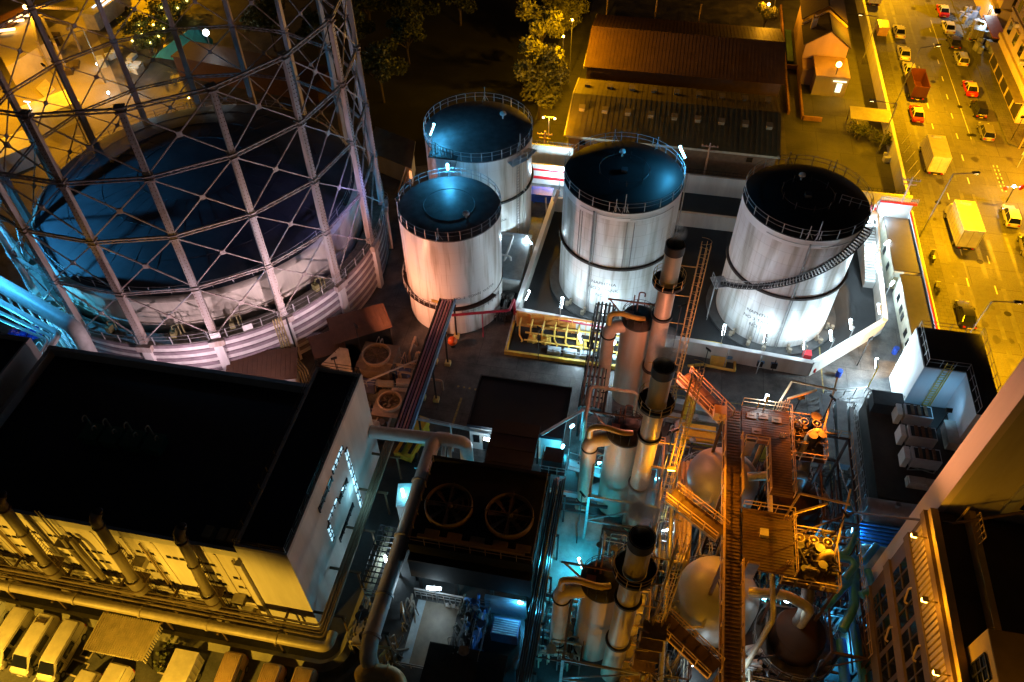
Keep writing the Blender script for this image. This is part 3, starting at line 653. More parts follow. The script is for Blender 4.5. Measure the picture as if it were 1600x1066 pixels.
# flues standing against the front
FLUE = mat('flue_sheet', (.2, .17, .12), .5, .2, .4, .9, True)
def flue():
    t = thing('boiler_flue', 'tall sheet metal boiler flue with a hooked dark top', 'flue', (0, 0, 0), 'flues along the front of the cream building')
    b = MB(); b.tube((0, 0, .2), (0, 0, 6.2), .62, 20); b.tube((0, 0, 6.2), (0, 0, 6.5), .62, 20, .42); b.tube((0, 0, 6.5), (.3, .35, 14.9), .4, 20); b.path(bend([V(.3, .35, 14.9), V(.32, .38, 15.5), V(.5, .75, 15.9)], .35), .42, 16, cap=False); b.build('shaft', FLUE, t)
    b = MB(); b.lathe((0, 0, 0), [(.62, 0), (.9, 0), (.9, .25), (.62, .25)], 20)
    for z, r in ((5.0, .62), (6.3, .58), (11.0, .42), (14.5, .42)): b.lathe((.3 * max(0, z - 6.5) / 8.4, .35 * max(0, z - 6.5) / 8.4, z), [(r, 0), (r + .07, 0), (r + .07, .14), (r, .14)], 20)
    b.build('collar', mat('brown_steel', (.12, .08, .04), .6, .2), t)
    b = MB(); b.box(-.9, .9, .0, .9, 5.6, 5.72); b.rail([(-.9, -.0, 5.72), (-.9, .9, 5.72)], 1, .5); b.ladder((.75, .25, 0), (.75, .25, 12), (0, 1, 0), .4, .35, .02); b.box(-.75, -.4, .2, .8, 7.5, 8.1); b.build('maintenance_platform', MATS['brown_steel'], t)
    b = MB(); b.sphere((.52, .78, 15.9), .38, 12, 6, .6); b.build('cap', BLACKP, t)
    return t
f0 = flue()
for i, x in enumerate((-50.9, -44.9, -37.0, -30.3)):
    o = f0 if i == 0 else dup(f0); o.location = (x + .35, 23.0, 0)
    o['label'] = 'sheet metal boiler flue before the cream building, %s' % ('cut by the photo edge', 'second from the annex', 'third from the annex', 'next to the tall end block')[i]
b = MB()
for dx in (0, .75): b.path(bend([V(-41.2 + dx, 23.4, .5), V(-41.2 + dx, 23.4, 9), V(-41.6 + dx, 23.7, 10.2)], .4), .24, 10)
for dx in (0, .35): b.tube((-42.2 + dx, 23.8, 9.5), (-42.2 + dx, 23.8, 14.2), .07, 6)
b.rbox((-41.6, 23.7, 9.3), 1.9, 1.0, .12)
tag(b.build('twin_duct', FLUE), 'pair of thin ducts with slim rods, between the second and third boiler flues', 'duct')
# pipe rack wrapped round the building foot
rack = thing('pipe_rack', 'ground-floor pipe rack with one fat yellow-lit pipe wrapping round the building corner', 'pipe rack', (-36, 21.8, 0))
LAGY = mat('dull_lagging', (.34, .29, .19), .5, .1, .3, 1.5)
b = MB(); b.path(bend([V(-75, 21.3, 3.9), V(-19.6, 21.3, 3.9), V(-19.6, 22.6, 3.9)], .9), .42, 14)
for x in range(-72, -20, 6): b.tube((x, 21.3, 3.9), (x + .18, 21.3, 3.9), .5, 14)
b.build('main_pipe', LAGY, rack)
b = MB()
for k in range(4): o_ = .55 + k * .3; b.path(bend([V(-75, 21.4 + o_, 4.1), V(-19.7 - o_ * .75, 21.4 + o_, 4.1), V(-19.7 - o_ * .75, 42.5, 4.1)], .5), .10 if k % 2 else .14, 8)
b.build('small_pipe', mat('brown_lagging', (.2, .15, .09), .5, .1, .3, 2), rack)
b = MB()
for x in range(-74, -20, 5): b.tube((x, 21.3, 0), (x, 21.3, 3.4), .1, 6); b.tube((x, 22.5, 0), (x, 22.5, 3.6), .1, 6); b.box(x - .1, x + .1, 20.8, 24, 3.4, 3.55)
for y in range(24, 43, 4): b.box(-21.8, -19.0, y - .1, y + .1, 3.75, 3.9); b.tube((-19.3, y, 0), (-19.3, y, 3.8), .1, 6)
b.build('trestle', mat('brown_steel', (.12, .08, .04)), rack)
b = MB(); b.path(bend([V(-75, 20.75, 0.9), V(-20.2, 20.75, .9), V(-19.0, 21.8, .9), V(-18.6, 34, .9)], 1.5), .5, 4); 
tag(b.build('kerb_wall', mat('mossy_concrete', (.2, .19, .13), .8, 0, .5, .8)), 'low mossy kerb wall under the fat yellow pipe', 'low wall')
# red and blue pipe bridge towards the front water tank
br = thing('pipe_bridge', 'long raised pipe bridge with red-purple lines and a blue edge, running to the pink tank', 'pipe bridge', (-18.9, 50, 0))
cols = ((.62, .4, .5), (.3, .18, .3), (.65, .42, .48), (.55, .25, .34), (.25, .5, .75))
for k in range(5):
    b = MB(); x = -19.75 + k * .32
    b.tube((x, 41.5, 5.6), (x + .15, 60.2, 5.6), .105, 8); b.build('line', mat('bridge_pipe_%s' % 'abcde'[k], cols[k], .4, .1, .3, 2), br)
b = MB(); b.box(-19.95, -18.35, 42.2, 60.2, 5.28, 5.42); b.box(-20.0, -19.9, 42.2, 60.2, 5.3, 5.7); b.build('deck', DARKS, br)
b = MB(); b.box(-18.35, -18.2, 42.2, 60.2, 5.25, 5.75); b.build('edge_beam', mat('blue_beam_paint', (.12, .3, .5), .5), br)
for y in (44.5, 50.2, 55.4, 59.6):
    b = MB()
    for x in (-19.8, -18.3): b.tube((x, y, 0), (x + (.5 if x > -19 else -.5) * 0, y, 5.3), .11, 6)
    b.box(-20.1, -18.1, y - .12, y + .12, 5.05, 5.25); pr_ = b.build('trestle', DARKS, br)
    b = MB()
    for x in (-19.8, -18.3): b.rbox((x, y, 0), .6, .6, .45)
    b.build('footing', mat('yellow_footing', (.75, .6, .22), .7), pr_)
b = MB(); b.tube((-20.0, 52.0, 4.6), (-25.5, 49.5, 2.6), .1, 8); tag(b.build('branch_pipe', mat('pink_grey_paint', (.5, .4, .36))), 'thin pinkish branch pipe leaving the pipe bridge to the fan skids', 'pipe')
b = MB(); b.path(bend([V(-18.6, 59.3, 3.9), V(-17, 59.8, 3.9), V(-12.4, 61.2, 3.9), V(-12.2, 63.1, 3.9), V(-12.2, 63.3, 1.2), V(-11.0, 63.2, 1.2)], .35), .16, 10)
b.tube((-15.3, 60.2, 0), (-15.3, 60.2, 3.9), .07); tag(b.build('red_pipe', mat('crimson_paint', (.36, .02, .05), .4, 0, .25)), 'crimson fire main crossing from the pipe bridge to the compound wall', 'pipe')
# orange float ball on a stand
b = MB(); q = P(707, 533, .9); b.sphere(q, .55, 14, 10); o = b.build('ball', mat('orange_ball', (.85, .12, .01), .4), None)
tag(o, 'bright orange ball standing on the yard beside the pipe bridge', 'ball'); o.name = 'marker_ball'
b = MB(); b.tube((q.x, q.y, 0), (q.x, q.y, .5), .3, 10); b.build('stand', DARKS, o)
# fan skids between the holder and the building
def fan(name, label, c, R, h, m):
    t = thing(name, label, 'fan cooler', (c[0], c[1], 0)); c3 = (c[0], c[1], 0)
    b = MB(); b.lathe((c[0], c[1], h - .55), [(R, 0), (R + .08, .55), (R + .16, .58), (R + .05, .62), (R - .04, .58), (R - .06, 0)], 40); b.build('fan_ring', m, t)
    b = MB(); b.sphere((c[0], c[1], h - .2), .3, 10, 6)
    for k in range(7):
        a = k * 2 * PI / 7 + .2; b.slab([V(c[0] + .25 * math.cos(a - .35), c[1] + .25 * math.sin(a - .35), h - .28), V(c[0] + R * .93 * math.cos(a - .3), c[1] + R * .93 * math.sin(a - .3), h - .36), V(c[0] + R * .93 * math.cos(a + .3), c[1] + R * .93 * math.sin(a + .3), h - .2), V(c[0] + .25 * math.cos(a + .4), c[1] + .25 * math.sin(a + .4), h - .2)], .03)
    b.build('fan_blade', mat('dull_brown_blade', (.13, .085, .05), .6), t)
    b = MB()
    for k in range(4): a = k * PI / 4; b.bar((c[0] - R * math.cos(a), c[1] - R * math.sin(a), h), (c[0] + R * math.cos(a), c[1] + R * math.sin(a), h), .018)
    for r in (R * .2, R * .4, R * .6, R * .8): b.ring((c[0], c[1], h), r, .012, 32, 4)
    b.build('guard', DARKS, t)
    b = MB(); b.box(c[0] - R - .5, c[0] + R + .5, c[1] - R - .6, c[1] + R + .6, 0, h - .55); b.build('base_box', mat('rust_grey_steel', (.24, .17, .12), .6, .1, .4, 2), t)
    return t
q = P(588, 553, 2.6); fan('fan_cooler', 'round orange-lit fan cooler near the brown canopy, upper of two', q, 1.45, 2.6, mat('rust_tan_paint', (.45, .3, .2), .5, .1, .4, 2))
q = P(609, 626, 2.4); fan('fan_cooler', 'round orange-lit fan cooler beside the pipe bridge, lower of two', q, 1.15, 2.4, MATS['rust_tan_paint'])
def shed(name, label, c, L, W, h, rz, m, wallm, slope=.5):
    t = thing(name, label, 'shed', (c[0], c[1], 0)); ca, sa = math.cos(rz), math.sin(rz)
    tr = lambda x, y, z: V(c[0] + x * ca - y * sa, c[1] + x * sa + y * ca, z)
    b = MB(); b.slab([tr(-L / 2, -W / 2, h), tr(L / 2, -W / 2, h), tr(L / 2, W / 2, h + slope), tr(-L / 2, W / 2, h + slope)], .1)
    n = int(L / .5)
    for i in range(n): x = -L / 2 + (i + .5) * L / n; b.bar(tr(x, -W / 2, h + .12), tr(x, W / 2, h + slope + .12), .07, .05)
    b.build('roof', m, t)
    b = MB(); b.rbox((c[0], c[1], 0), L - .5, W - .5, h, rz); b.build('wall', wallm, t); return t
BROWNR = mat('brown_sheet_roof', (.10, .045, .022), .6, .1, .35, 1.5)
shed('canopy_shed', 'large brown sheet-roofed shed at the foot of the gas holder wall', P(562, 508, 3.0), 6.6, 3.6, 3.0, math.radians(33), BROWNR, DARKS)
shed('canopy_shed', 'small brown lean-to left of the large brown shed', P(512, 540, 2.4), 3.6, 3.0, 2.4, math.radians(33), BROWNR, DARKS)
shed('canopy_shed', 'brown sheet roof just behind the black roof parapet', P(410, 575, 2.6), 7.5, 4.0, 2.6, math.radians(18), BROWNR, GREYR)
b = MB(); q = P(532, 565, 2.2); b.slab([q + V(-1.9, -.9, 0), q + V(1.9, -1.5, 0), q + V(.4, 1.6, .3), q + V(-.6, 1.6, .3)], .12); b.box(q.x - 1, q.x + .8, q.y - .8, q.y + .8, 0, 2.2)
tag(b.build('pale_canopy', mat('tan_canopy', (.6, .5, .4), .6)), 'small pale tan roof at the back corner of the tall end block', 'canopy')
sk_ = thing('pump_skid', 'cluttered pump skid of pipes and drums between the two fan coolers', 'pump skid', tuple(P(610, 590, 0)))
q = P(615, 585, 0); b = MB()
for k in range(26):
    x, y = q.x + rnd.uniform(-3.6, 3.4), q.y + rnd.uniform(-3.2, 2.6); h = rnd.uniform(.5, 2.2); L_ = rnd.uniform(1, 3.2)
    if k % 2: b.path(bend([V(x, y, 0), V(x, y, h), V(x + L_, y, h), V(x + L_, y, 0)], .3, 4), rnd.uniform(.05, .14), 8)
    else: b.path(bend([V(x, y, 0), V(x, y, h), V(x, y + L_, h), V(x, y + L_, .2)], .3, 4), rnd.uniform(.05, .12), 8)
b.build('pipework', MATS['rust_tan_paint'], sk_)
b = MB()
for k in range(6): x, y = q.x + rnd.uniform(-3, 3), q.y + rnd.uniform(-3, 2.5); b.tube((x, y, .8), (x + 1.6, y + .2, .8), .42, 14)
b.build('drum', mat('pink_grey_paint', (.5, .4, .36)), sk_)
b = MB(); b.rbox((q.x + .6, q.y - .2, 0), 2.6, 1.2, 1.1); b.rbox((q.x - 2.2, q.y - 2.6, 0), 2.0, .9, 1.4); b.build('pump_casing', mat('slate_blue_paint', (.12, .13, .28), .5), sk_)
b = MB(); b.rail([(q.x - 4, q.y - 3.6, 1.6), (q.x + 4, q.y - 3.0, 1.6), (q.x + 4.2, q.y + 3, 1.6)], 1.0, 1.2); b.build('railing', STEELG, sk_)
# ------------------------------------------------------------------ tank compound walls and floodlights
CONC = mat('painted_concrete', (.6, .6, .56), .7, 0, .35, .5, True)
bund = thing('bund_wall', 'white concrete wall enclosing the two naphtha tanks', 'wall', (9, 62, 0))
WP = [(-12.0, 63.2), (21.1, 61.1), (29.6, 69.2), (30.4, 90)]
b = MB()
def wallseg(b, p, q, th, z0, z1):
    p, q = Vector((*p, 0)), Vector((*q, 0)); n_ = (q - p).normalized().cross(V(0, 0, 1)) * th / 2
    b.prism([(p - n_)[:2], (q - n_)[:2], (q + n_)[:2], (p + n_)[:2]], z0, z1)
for p, q in zip(WP, WP[1:]): wallseg(b, p, q, .4, 0, 2.15)
wallseg(b, (-12.0, 63.4), (-10.9, 84.5), .4, 0, 2.15); b.build('wall', CONC, bund)
b = MB()
for p, q in zip(WP, WP[1:]): wallseg(b, p, q, .52, 2.15, 2.25)
wallseg(b, (-12.0, 63.4), (-10.9, 84.5), .52, 2.15, 2.25); b.build('coping', mat('cream_white_paint', (.8, .8, .8)), bund)
b = MB()
for u, v in ((1138, 560), (1185, 575), (1205, 577)): q = PY(u, v, 61.4); b.box(q.x - .35, q.x + .35, q.y - .45, q.y - .3, 1.0, 1.35)
b.build('wall_plate', mat('pale_blue_plate', (.2, .35, .55), .5), bund)
for x in (4.5, 12, 15.5): b = MB(); y = 62.15 - (x + 12) * .0634 - .3; b.path(bend([V(x, y + .05, .1), V(x, y + .05, 2.6), V(x + .1, y + .6, 2.6)], .2, 4), .06, 6); b.build('wall_pipe', STEELG, bund)
b = MB()
for u, v in ((1185, 570), (1207, 573)): q = PY(u, v, 61.4); b.box(q.x - .3, q.x + .3, q.y - .6, q.y - .35, .6, 1.3); b.tube((q.x, q.y - .5, .2), (q.x, q.y - .5, 1.9), .05)
b.build('valve_box', DARKS, bund)
b = MB(); q = P(1262, 556, 1.6); b.rbox((q.x, q.y + .3, .9), .8, .8, .9); b.tube((q.x, q.y + .3, 0), (q.x, q.y + .3, .9), .08); tag(b.build('hydrant_box', mat('fire_red', (.7, .02, .03), .4)), 'bright red fire box inside the corner of the white compound wall', 'fire box')
b = MB(); q = P(1271, 577, .6); b.rbox((q.x, q.y, .3), .5, .5, .5); b.rbox((q.x, q.y, 0), .2, .2, .3); tag(b.build('hydrant', MATS['fire_red']), 'small red hydrant outside the corner of the white compound wall', 'hydrant')
# back walls
bw = thing('perimeter_wall', 'long pale perimeter wall with a spiked top behind the tanks', 'wall', (0, 92, 0))
b = MB(); b.box(-17.5, -9.5, 92.5, 92.8, 0, 4.6); b.box(-9.5, 20, 91.6, 91.9, 0, 3.0); b.box(20, 35.3, 91.6, 91.9, 0, 3.2); b.build('wall', CONC, bw)
b = MB()
for i in range(100): x = -17.4 + i * .53; b.bar((x, 92.2 if x > -9.5 else 92.6, 4.6 if x < -9.5 else 3.0), (x, 92.0 if x > -9.5 else 92.6, 5.3 if x < -9.5 else 3.7), .04)
for z in (.15, .6): b.bar((-17.4, 92.6, 4.6 + z), (-9.5, 92.6, 4.6 + z), .04); b.bar((-9.4, 92.1, 3 + z), (35, 92.1, 3 + z), .04)
b.build('spike_fence', DARKS, bw)
iw = MB(); iw.box(-10.9, 30.2, 84.3, 84.7, 0, 2.2); tag(iw.build('inner_wall', CONC), 'low pale wall closing the back of the naphtha tank compound', 'wall')
b = MB(); b.box(-10.6, 30, 86, 86.4, 0, .6)
# red-striped wall by the water tank with a blue skip
rw = thing('boundary_wall', 'white boundary wall with two red stripes beside the rear water tank', 'wall', (-13, 90, 0))
b = MB(); b.box(-17, -9.6, 90.0, 90.3, 0, 3.2); b.build('wall', WHITEP, rw)
b = MB(); b.box(-17, -9.6, 89.93, 90.0, 2.2, 2.5); b.box(-17, -9.6, 89.93, 90.0, .9, 1.3); b.build('stripe', mat('fire_red', (.7, .02, .03)), rw)
b = MB(); q = P(846, 313, 0); b.rbox((q.x, q.y, .25), 2.8, 1.6, 1.2); b.rbox((q.x, q.y, 1.45), 3.0, 1.8, .12); b.rbox((q.x - .9, q.y, 0), .2, 1.5, .25); b.rbox((q.x + .9, q.y, 0), .2, 1.5, .25); tag(b.build('skip', mat('blue_skip', (.02, .07, .42), .4)), 'blue waste skip in front of the red-striped white wall', 'skip')
b = MB(); b.tube(P(857, 340, .3), P(873, 297, 3.4), .22, 12); b.tube(P(855, 347, 0), P(855, 318, 0) + V(0, -1.6, 2.2), .12); tag(b.build('sloping_pipe', mat('pale_pink_pipe', (.7, .55, .52), .4)), 'pale pink sloping pipe beside the blue skip', 'pipe')
# floodlight tubes on posts
TUBE = emis('tube_white', (.72, .9, 1.0), 26); TUBEC = emis('tube_cyan', (.25, .75, 1.0), 18)
def flood(label, base, h, d, L, power, col=WHT, tube=None, group=None, z0=0, arm=.5, pm=None, up=0.0):
    base = Vector(base); d = Vector((d[0], d[1], 0)).normalized()
    t = thing('floodlight', label, 'floodlight', (base.x, base.y, z0), group); top = V(base.x, base.y, z0 + h)
    b = MB(); b.tube(V(base.x, base.y, z0), top, .05, 6); b.bar(top, top + d * arm, .06); b.build('post', pm or STEELG, t)
    c = top + d * arm; lv = V(d.x * .45, d.y * .45, .85).normalized() if L > 0 else V(-d.y, d.x, 0)
    L = abs(L)
    b = MB(); b.tube(c - lv * L / 2, c + lv * L / 2, .15, 8); b.build('tube', tube or (TUBE if col is WHT else TUBEC), t)
    b = MB(); o_ = d * -.12; b.slab([c - lv * L / 2 + o_ + V(-d.y, d.x, 0) * .12, c + lv * L / 2 + o_ + V(-d.y, d.x, 0) * .12, c + lv * L / 2 + o_ - V(-d.y, d.x, 0) * .12, c - lv * L / 2 + o_ - V(-d.y, d.x, 0) * .12], -.05); b.build('reflector', WHITEP, t)
    point(c + d * .3 + V(0, 0, up), col, power, t, .2); return t
import itertools
Gb = 'white tube floodlights on the compound wall'
nm = iter(['corner beside the front water tank', 'left end, facing the middle naphtha tank', 'left of the black pipe gantry', 'left of the twin wall boxes', 'right of the twin wall boxes', 'next to the front corner of the wall', 'first up the angled wall from the front corner', 'second up the angled wall', 'at the right-hand bend of the wall', 'first along the right wall above the bend', 'by the foot of the white steps', 'behind the white steps'])
for (x, y), d in zip(((-11.3, 64.2), (-6.9, 63.6), (-1.9, 63.2), (11.4, 62.6), (15.9, 62.3), (20.2, 62.1), (23.3, 64.0), (25.6, 66.2), (29.0, 69.3), (29.7, 76.5), (29.8, 80.5), (30.0, 85.5)),
                     ((.7, .7), (.1, 1), (0, 1), (0, 1), (0, 1), (-.3, 1), (-.7, .7), (-.7, .7), (-.8, .6), (-1, 0), (-1, 0), (-1, 0))):
    flood('white tube floodlight on the compound wall, ' + next(nm), (x, y), 3.3, d, 1.25, 320 if x > -8 else 150, group=Gb)
flood('white tube floodlight on the left compound wall, beside the cyan flat roof', (-12.0, 74.6), 3.0, (-.8, -.3), 1.3, 1300)
flood('white floodlight in front of the red-striped wall', (-10.6, 88.0), 3.0, (-.3, .9), -.8, 2200)
flood('white tube floodlight alone in the yard beside the rooftop chillers', (27.5, 60.6), 3.4, (-.3, .9), 1.1, 3800, pm=mat('yellow_paint', (.8, .55, .05), .5))
flood('cyan tube on the edge of the rear water tank roof', rp(T1, 6.1, 218), 1.9, (.8, .7), 1.4, 1700, CYAN, z0=13.9, arm=.2, up=.3)
flood('cyan tube on the edge of the front water tank roof', rp(T2, 5.3, 105), 1.6, (.3, -1), 1.2, 1700, CYAN, z0=14.1, arm=.2, up=.3)
flood('bright blue tube on the right edge of the middle naphtha tank roof', rp(T3, 6.4, 18), 2.4, (-1, -.2), 1.6, 2600, CYAN, z0=15.7, arm=.2, up=.3)
b = MB(); q = rp(T1, 6.0, 243, 13.9); b.rail([q + V(-2, 0, 0), q + V(1.2, -1, 0)], 1.2, .4); b.box(q.x - 1.8, q.x + 1.6, q.y - 1.2, q.y + .4, -.1 + 14, 14.05); b.ladder(q + V(1.2, -1.2, -.2), q + V(1.6, -4, .3), (1, .3, 0), .7, .3); tag(b.build('roof_bridge', DARKS), 'dark footbridge linking the two cyan-lit water tank roofs', 'footbridge')
# cyan flat roof between the tanks, with white pipe
fr = thing('pump_house', 'low pump house with a cyan-lit flat roof between the tanks', 'building', (-14, 71, 0))
b = MB(); b.box(-15.9, -12.4, 67.4, 75.3, 0, 2.8); b.build('wall', GREYR, fr)
b = MB(); b.box(-16.3, -12.2, 67.2, 75.5, 2.8, 3.0); b.build('roof', mat('blue_grey_sheet', (.3, .36, .4), .45, .2), fr)
b = MB(); q = P(800, 368, 3.6); e = P(763, 478, 1.4); b.path(bend([q + V(-1.4, 0, -.6), q + V(-1.4, 0, .2), q + V(.2, -.2, .2), e, e + V(0, 0, -1.4)], .3), .15, 10); b.path(bend([V(-15.4, 70.6, 3), V(-15.4, 70.6, 3.6), V(-14, 70.4, 3.6), V(-14, 70.4, 3)], .3), .13, 8); tag(b.build('white_pipe', WHITEP), 'white pipe dropping from the cyan flat roof past the pink tank', 'pipe')
b = MB(); b.box(-14.6, -12.5, 64.8, 66.9, 0, 1.1); b.box(-14.4, -12.8, 65, 66.6, 1.1, 1.5); b.path(bend([V(-13.4, 64.4, 0), V(-13.4, 64.4, 1.4), V(-12.8, 66, 1.4)], .3), .12, 8); tag(b.build('generator', DARKS), 'dark machine box at the end of the cyan flat roof', 'machine')
# yellow pump tray in front of the compound wall
pt = thing('pump_tray', 'yellow-edged pump tray crowded with yellow pipes in front of the compound wall', 'pump station', (-6, 60.5, 0))
b = MB(); b.box(-12.0, 1.2, 58.3, 62.9, 0, .12); b.build('floor', FLOORM, pt)
b = MB(); b.box(-12.1, 1.2, 58.0, 58.3, 0, .55); b.box(-12.4, -12.1, 58.0, 63, 0, .55); b.build('kerb', mat('yellow_black_kerb', (.75, .45, .04), .6, 0, .4, .8, var2=(.3, .2, .03)), pt)
YEL = mat('yellow_pipe_paint', (.75, .5, .1), .45, 0, .25); ORP = mat('orange_panel_paint', (.7, .3, .06), .5)
b = MB(); b.box(-11.8, -2.6, 62.55, 62.75, .1, 2.4)
for i in range(6): b.box(-11.8 + i * 1.6, -11.7 + i * 1.6, 62.4, 62.55, .1, 2.4)
b.build('back_panel', ORP, pt)
b = MB()
for i in range(9):
    x = -11.2 + i * 1.35; b.path(bend([V(x, 62.2, 1.9), V(x, 61.2 - (i % 3) * .3, 1.9), V(x, 61.0 - (i % 3) * .3, .3), V(x + .5, 60.2, .3), V(x + .5, 59.6, .8)], .2, 4), .1, 8)
for y, z in ((61.9, 1.3), (60.9, 1.0), (60.0, .7)): b.tube((-10.5, y, z), (1.0, y, z), .1, 8)
b.build('yellow_pipe', YEL, pt)
for i, x in enumerate((-9.6, -8.0, -3.9, -2.0)):
    b = MB(); b.rbox((x, 60.5, .12), 1.1, .6, .3); b.tube((x - .4, 60.5, .75), (x + .5, 60.5, .75), .34, 12); b.tube((x + .1, 60.3, .7), (x + .1, 60.3, 1.5), .14, 8); b.build('pump', YEL, pt)
for x in (-6.9, -5.1, -3.2, -.6): b = MB(); b.rbox((x, 59.3, .12), 1.5, .8, .5); b.rbox((x, 59.3, .62), 1.3, .6, .12); b.build('control_box', mat('pale_blue_grey', (.35, .42, .46), .5), pt)
b = MB(); b.rail([(-12.2, 58.2, .5), (-12.2, 62.8, .5)], 1.1, 1.4); b.rail([(-7, 58.9, .1), (-2, 58.7, .1)], 1.0, 1.2); b.build('railing', STEELG, pt)
b = MB(); b.tube((-12, 62.95, 2.0), (2, 62.1, 2.0), .13, 8); tag(b.build('red_pipe', MATS['crimson_paint']), 'crimson pipe along the inner wall above the yellow pumps', 'pipe')
flood('white tube lamp left of the black gantry over the pump tray', (-3.6, 59.0), 3.0, (-.3, .2), 1.0, 900)
flood('white tube lamp right of the black gantry over the pump tray', (-.9, 58.6), 3.0, (.3, .2), 1.2, 1100)
b = MB(); b.box(1.4, 3.8, 57.9, 59.6, 0, 2.2); b.box(1.3, 3.9, 57.8, 59.7, 2.2, 2.35); b.box(2.0, 2.8, 57.85, 57.9, 0, 1.9); tag(b.build('cabinet', mat('cyan_cabinet', (.2, .5, .6), .4)), 'pale cyan equipment cabinet behind the rear stack', 'cabinet')
b = MB(); q = P(1110, 570, 0)
b.path(bend([q + V(-2.5, -.9, .3), q + V(-1.0, -.4, .3), q + V(2.6, -.7, .3), q + V(2.6, .6, .3)], .15, 4), .17, 6)
b.path(bend([q + V(-2.6, 1.6, 2.0), q + V(.9, 1.5, 2.0), q + V(.9, 1.2, .4)], .15, 4), .12, 6); b.rbox(q + V(.8, .3, 0), 1.7, .8, .8); tag(b.build('yellow_pipe_set', YEL), 'small yellow pipe set against the white compound wall right of the rear stack', 'pipe set')
# black gantry in front of middle tank
gt = thing('pipe_gantry', 'narrow dark pipe gantry running from the middle tank over the yellow pumps', 'pipe gantry', (-1.8, 55, 0))
b = MB()
for k in range(5): b.tube((-2.7 + k * .42, 47.9, 5.6 + .1 * (k % 2)), (-2.6 + k * .42, 62.6, 5.6 + .1 * (k % 2)), .12, 8)
b.build('line', mat('brown_grey_pipe', (.2, .17, .15), .5, .2, .5, 2), gt)
b = MB(); b.box(-2.95, -2.85, 47.9, 62.6, 5.1, 5.5); b.box(-.75, -.65, 47.9, 62.6, 5.1, 5.5)
for i in range(12): y = 48.2 + i * 1.3; b.box(-2.9, -.7, y, y + .12, 5.25, 5.4)
b.build('frame', DARKS, gt)
for y in (48.4, 53.5, 58.4, 62.2):
    b = MB(); b.box(-2.9, -2.7, y - .1, y + .1, 0, 5.2); b.box(-.9, -.7, y - .1, y + .1, 0, 5.2); b.bar((-2.8, y, 2.2), (-.8, y, 5.0), .08); b.build('leg', DARKS, gt)
b = MB(); b.path(bend([V(-.4, 50.5, 5.2), V(-.4, 47.6, 5.2), V(2.6, 47.2, 5.2)], .4), .14, 8); b.build('black_line', BLACKP, gt)
# street-side wall, stairs and low huts
sw = thing('street_wall', 'white street wall with a red stripe along its top edge', 'wall', (35.1, 75, 0))
b = MB(); b.box(34.4, 34.8, 63.2, 88.5, 0, 3.3); b.box(30.4, 34.4, 88.1, 88.5, 0, 4.4); b.box(34.9, 35.3, 92, 230, 0, 2.6); b.build('wall', WHITEP, sw)
b = MB(); b.box(34.38, 34.6, 63.2, 88.5, 3.3, 3.38); b.box(30.4, 34.85, 88.05, 88.55, 4.4, 4.5); b.build('red_stripe', mat('fire_red', (.7, .02, .03)), sw)
b = MB()
for i in range(26): x = 30.4 + i * .18; b.bar((x, 88.3, 4.5), (x, 88.3, 5.3), .04)
b.bar((30.4, 88.3, 5.0), (34.9, 88.3, 5.0), .05); b.build('spike_fence', STEELG, sw)
def hut(label, x0, x1, y0, y1, h, doors):
    t = thing('gate_hut', label, 'hut', ((x0 + x1) / 2, (y0 + y1) / 2, 0))
    b = MB(); b.box(x0, x1, y0, y1, 0, h); b.build('wall', mat('pale_lime_render', (.68, .68, .56), .7), t)
    b = MB(); b.box(x0 - .12, x1, y0 - .1, y1 + .1, h, h + .14); b.build('roof', mat('hut_roof_felt', (.05, .052, .058), .6, 0, .5, .5), t)
    for y in doors: b = MB(); b.box(x0 - .05, x0 - .01, y, y + .8, .9, 1.9); b.build('window', WINDK, t)
    b = MB(); b.box(x0 + .2, x0 + .8, y0 - .05, y0 - .01, 0, 1.9); b.build('door', mat('ochre_equipment', (.3, .24, .13)), t)
hut('small roof hut with a dark top beside the white steps, nearer the back wall', 31.3, 34.3, 77.0, 87.0, 2.9, (79, 82))
hut('long dark-roofed hut with pale lime walls against the street wall', 31.9, 34.3, 65.2, 76.2, 2.9, (66.2, 67.8, 70.4, 71.6, 73.6))
stp = thing('white_steps', 'long flight of white concrete steps inside the compound wall', 'steps', (29.3, 80, 0))
b = MB()
for i in range(20): b.box(28.5, 29.9, 76.6 + i * .42, 77.02 + i * .42, 0, 1.0 + i * .11)
b.build('tread', WHITEP, stp); b = MB(); b.slab([V(29.95, 75.6, .2), V(29.95, 86, .2), V(29.95, 86, 4.2), V(29.95, 75.6, 1.6)], .16); b.build('side_wall', WHITEP, stp)
b = MB(); b.rail([(28.3, 85.4, 3.2), (30.2, 87.6, 4.3)], 1.1, .5); b.box(28.2, 30.4, 85.2, 87.8, 3.1, 3.2); b.build('landing', STEELG, stp)
for i in range(4): b = MB(); x = 28.6 + i * .5; b.lathe((x, 88.0, 3.2), [(.16, 0), (.18, .05), (.17, .6), (.06, .75), (.001, .75)], 10); tag(b.build('extinguisher', mat('fire_red', (.7, .02, .03))), 'red fire cylinder in the row at the head of the white steps', 'extinguisher', 'fire cylinders at the head of the steps')
flood('white tube lamp at the head of the white steps', (30.6, 86.8), 3.9, (.2, -.6), .9, 1200)
flood('white tube lamp between the white steps and the dark-roofed hut', (30.9, 82.4), 3.0, (.2, -.9), 1.1, 900)
flood('white tube lamp beside the long dark-roofed hut', (31.0, 75.5), 2.6, (-.2, -.9), 1.1, 800)
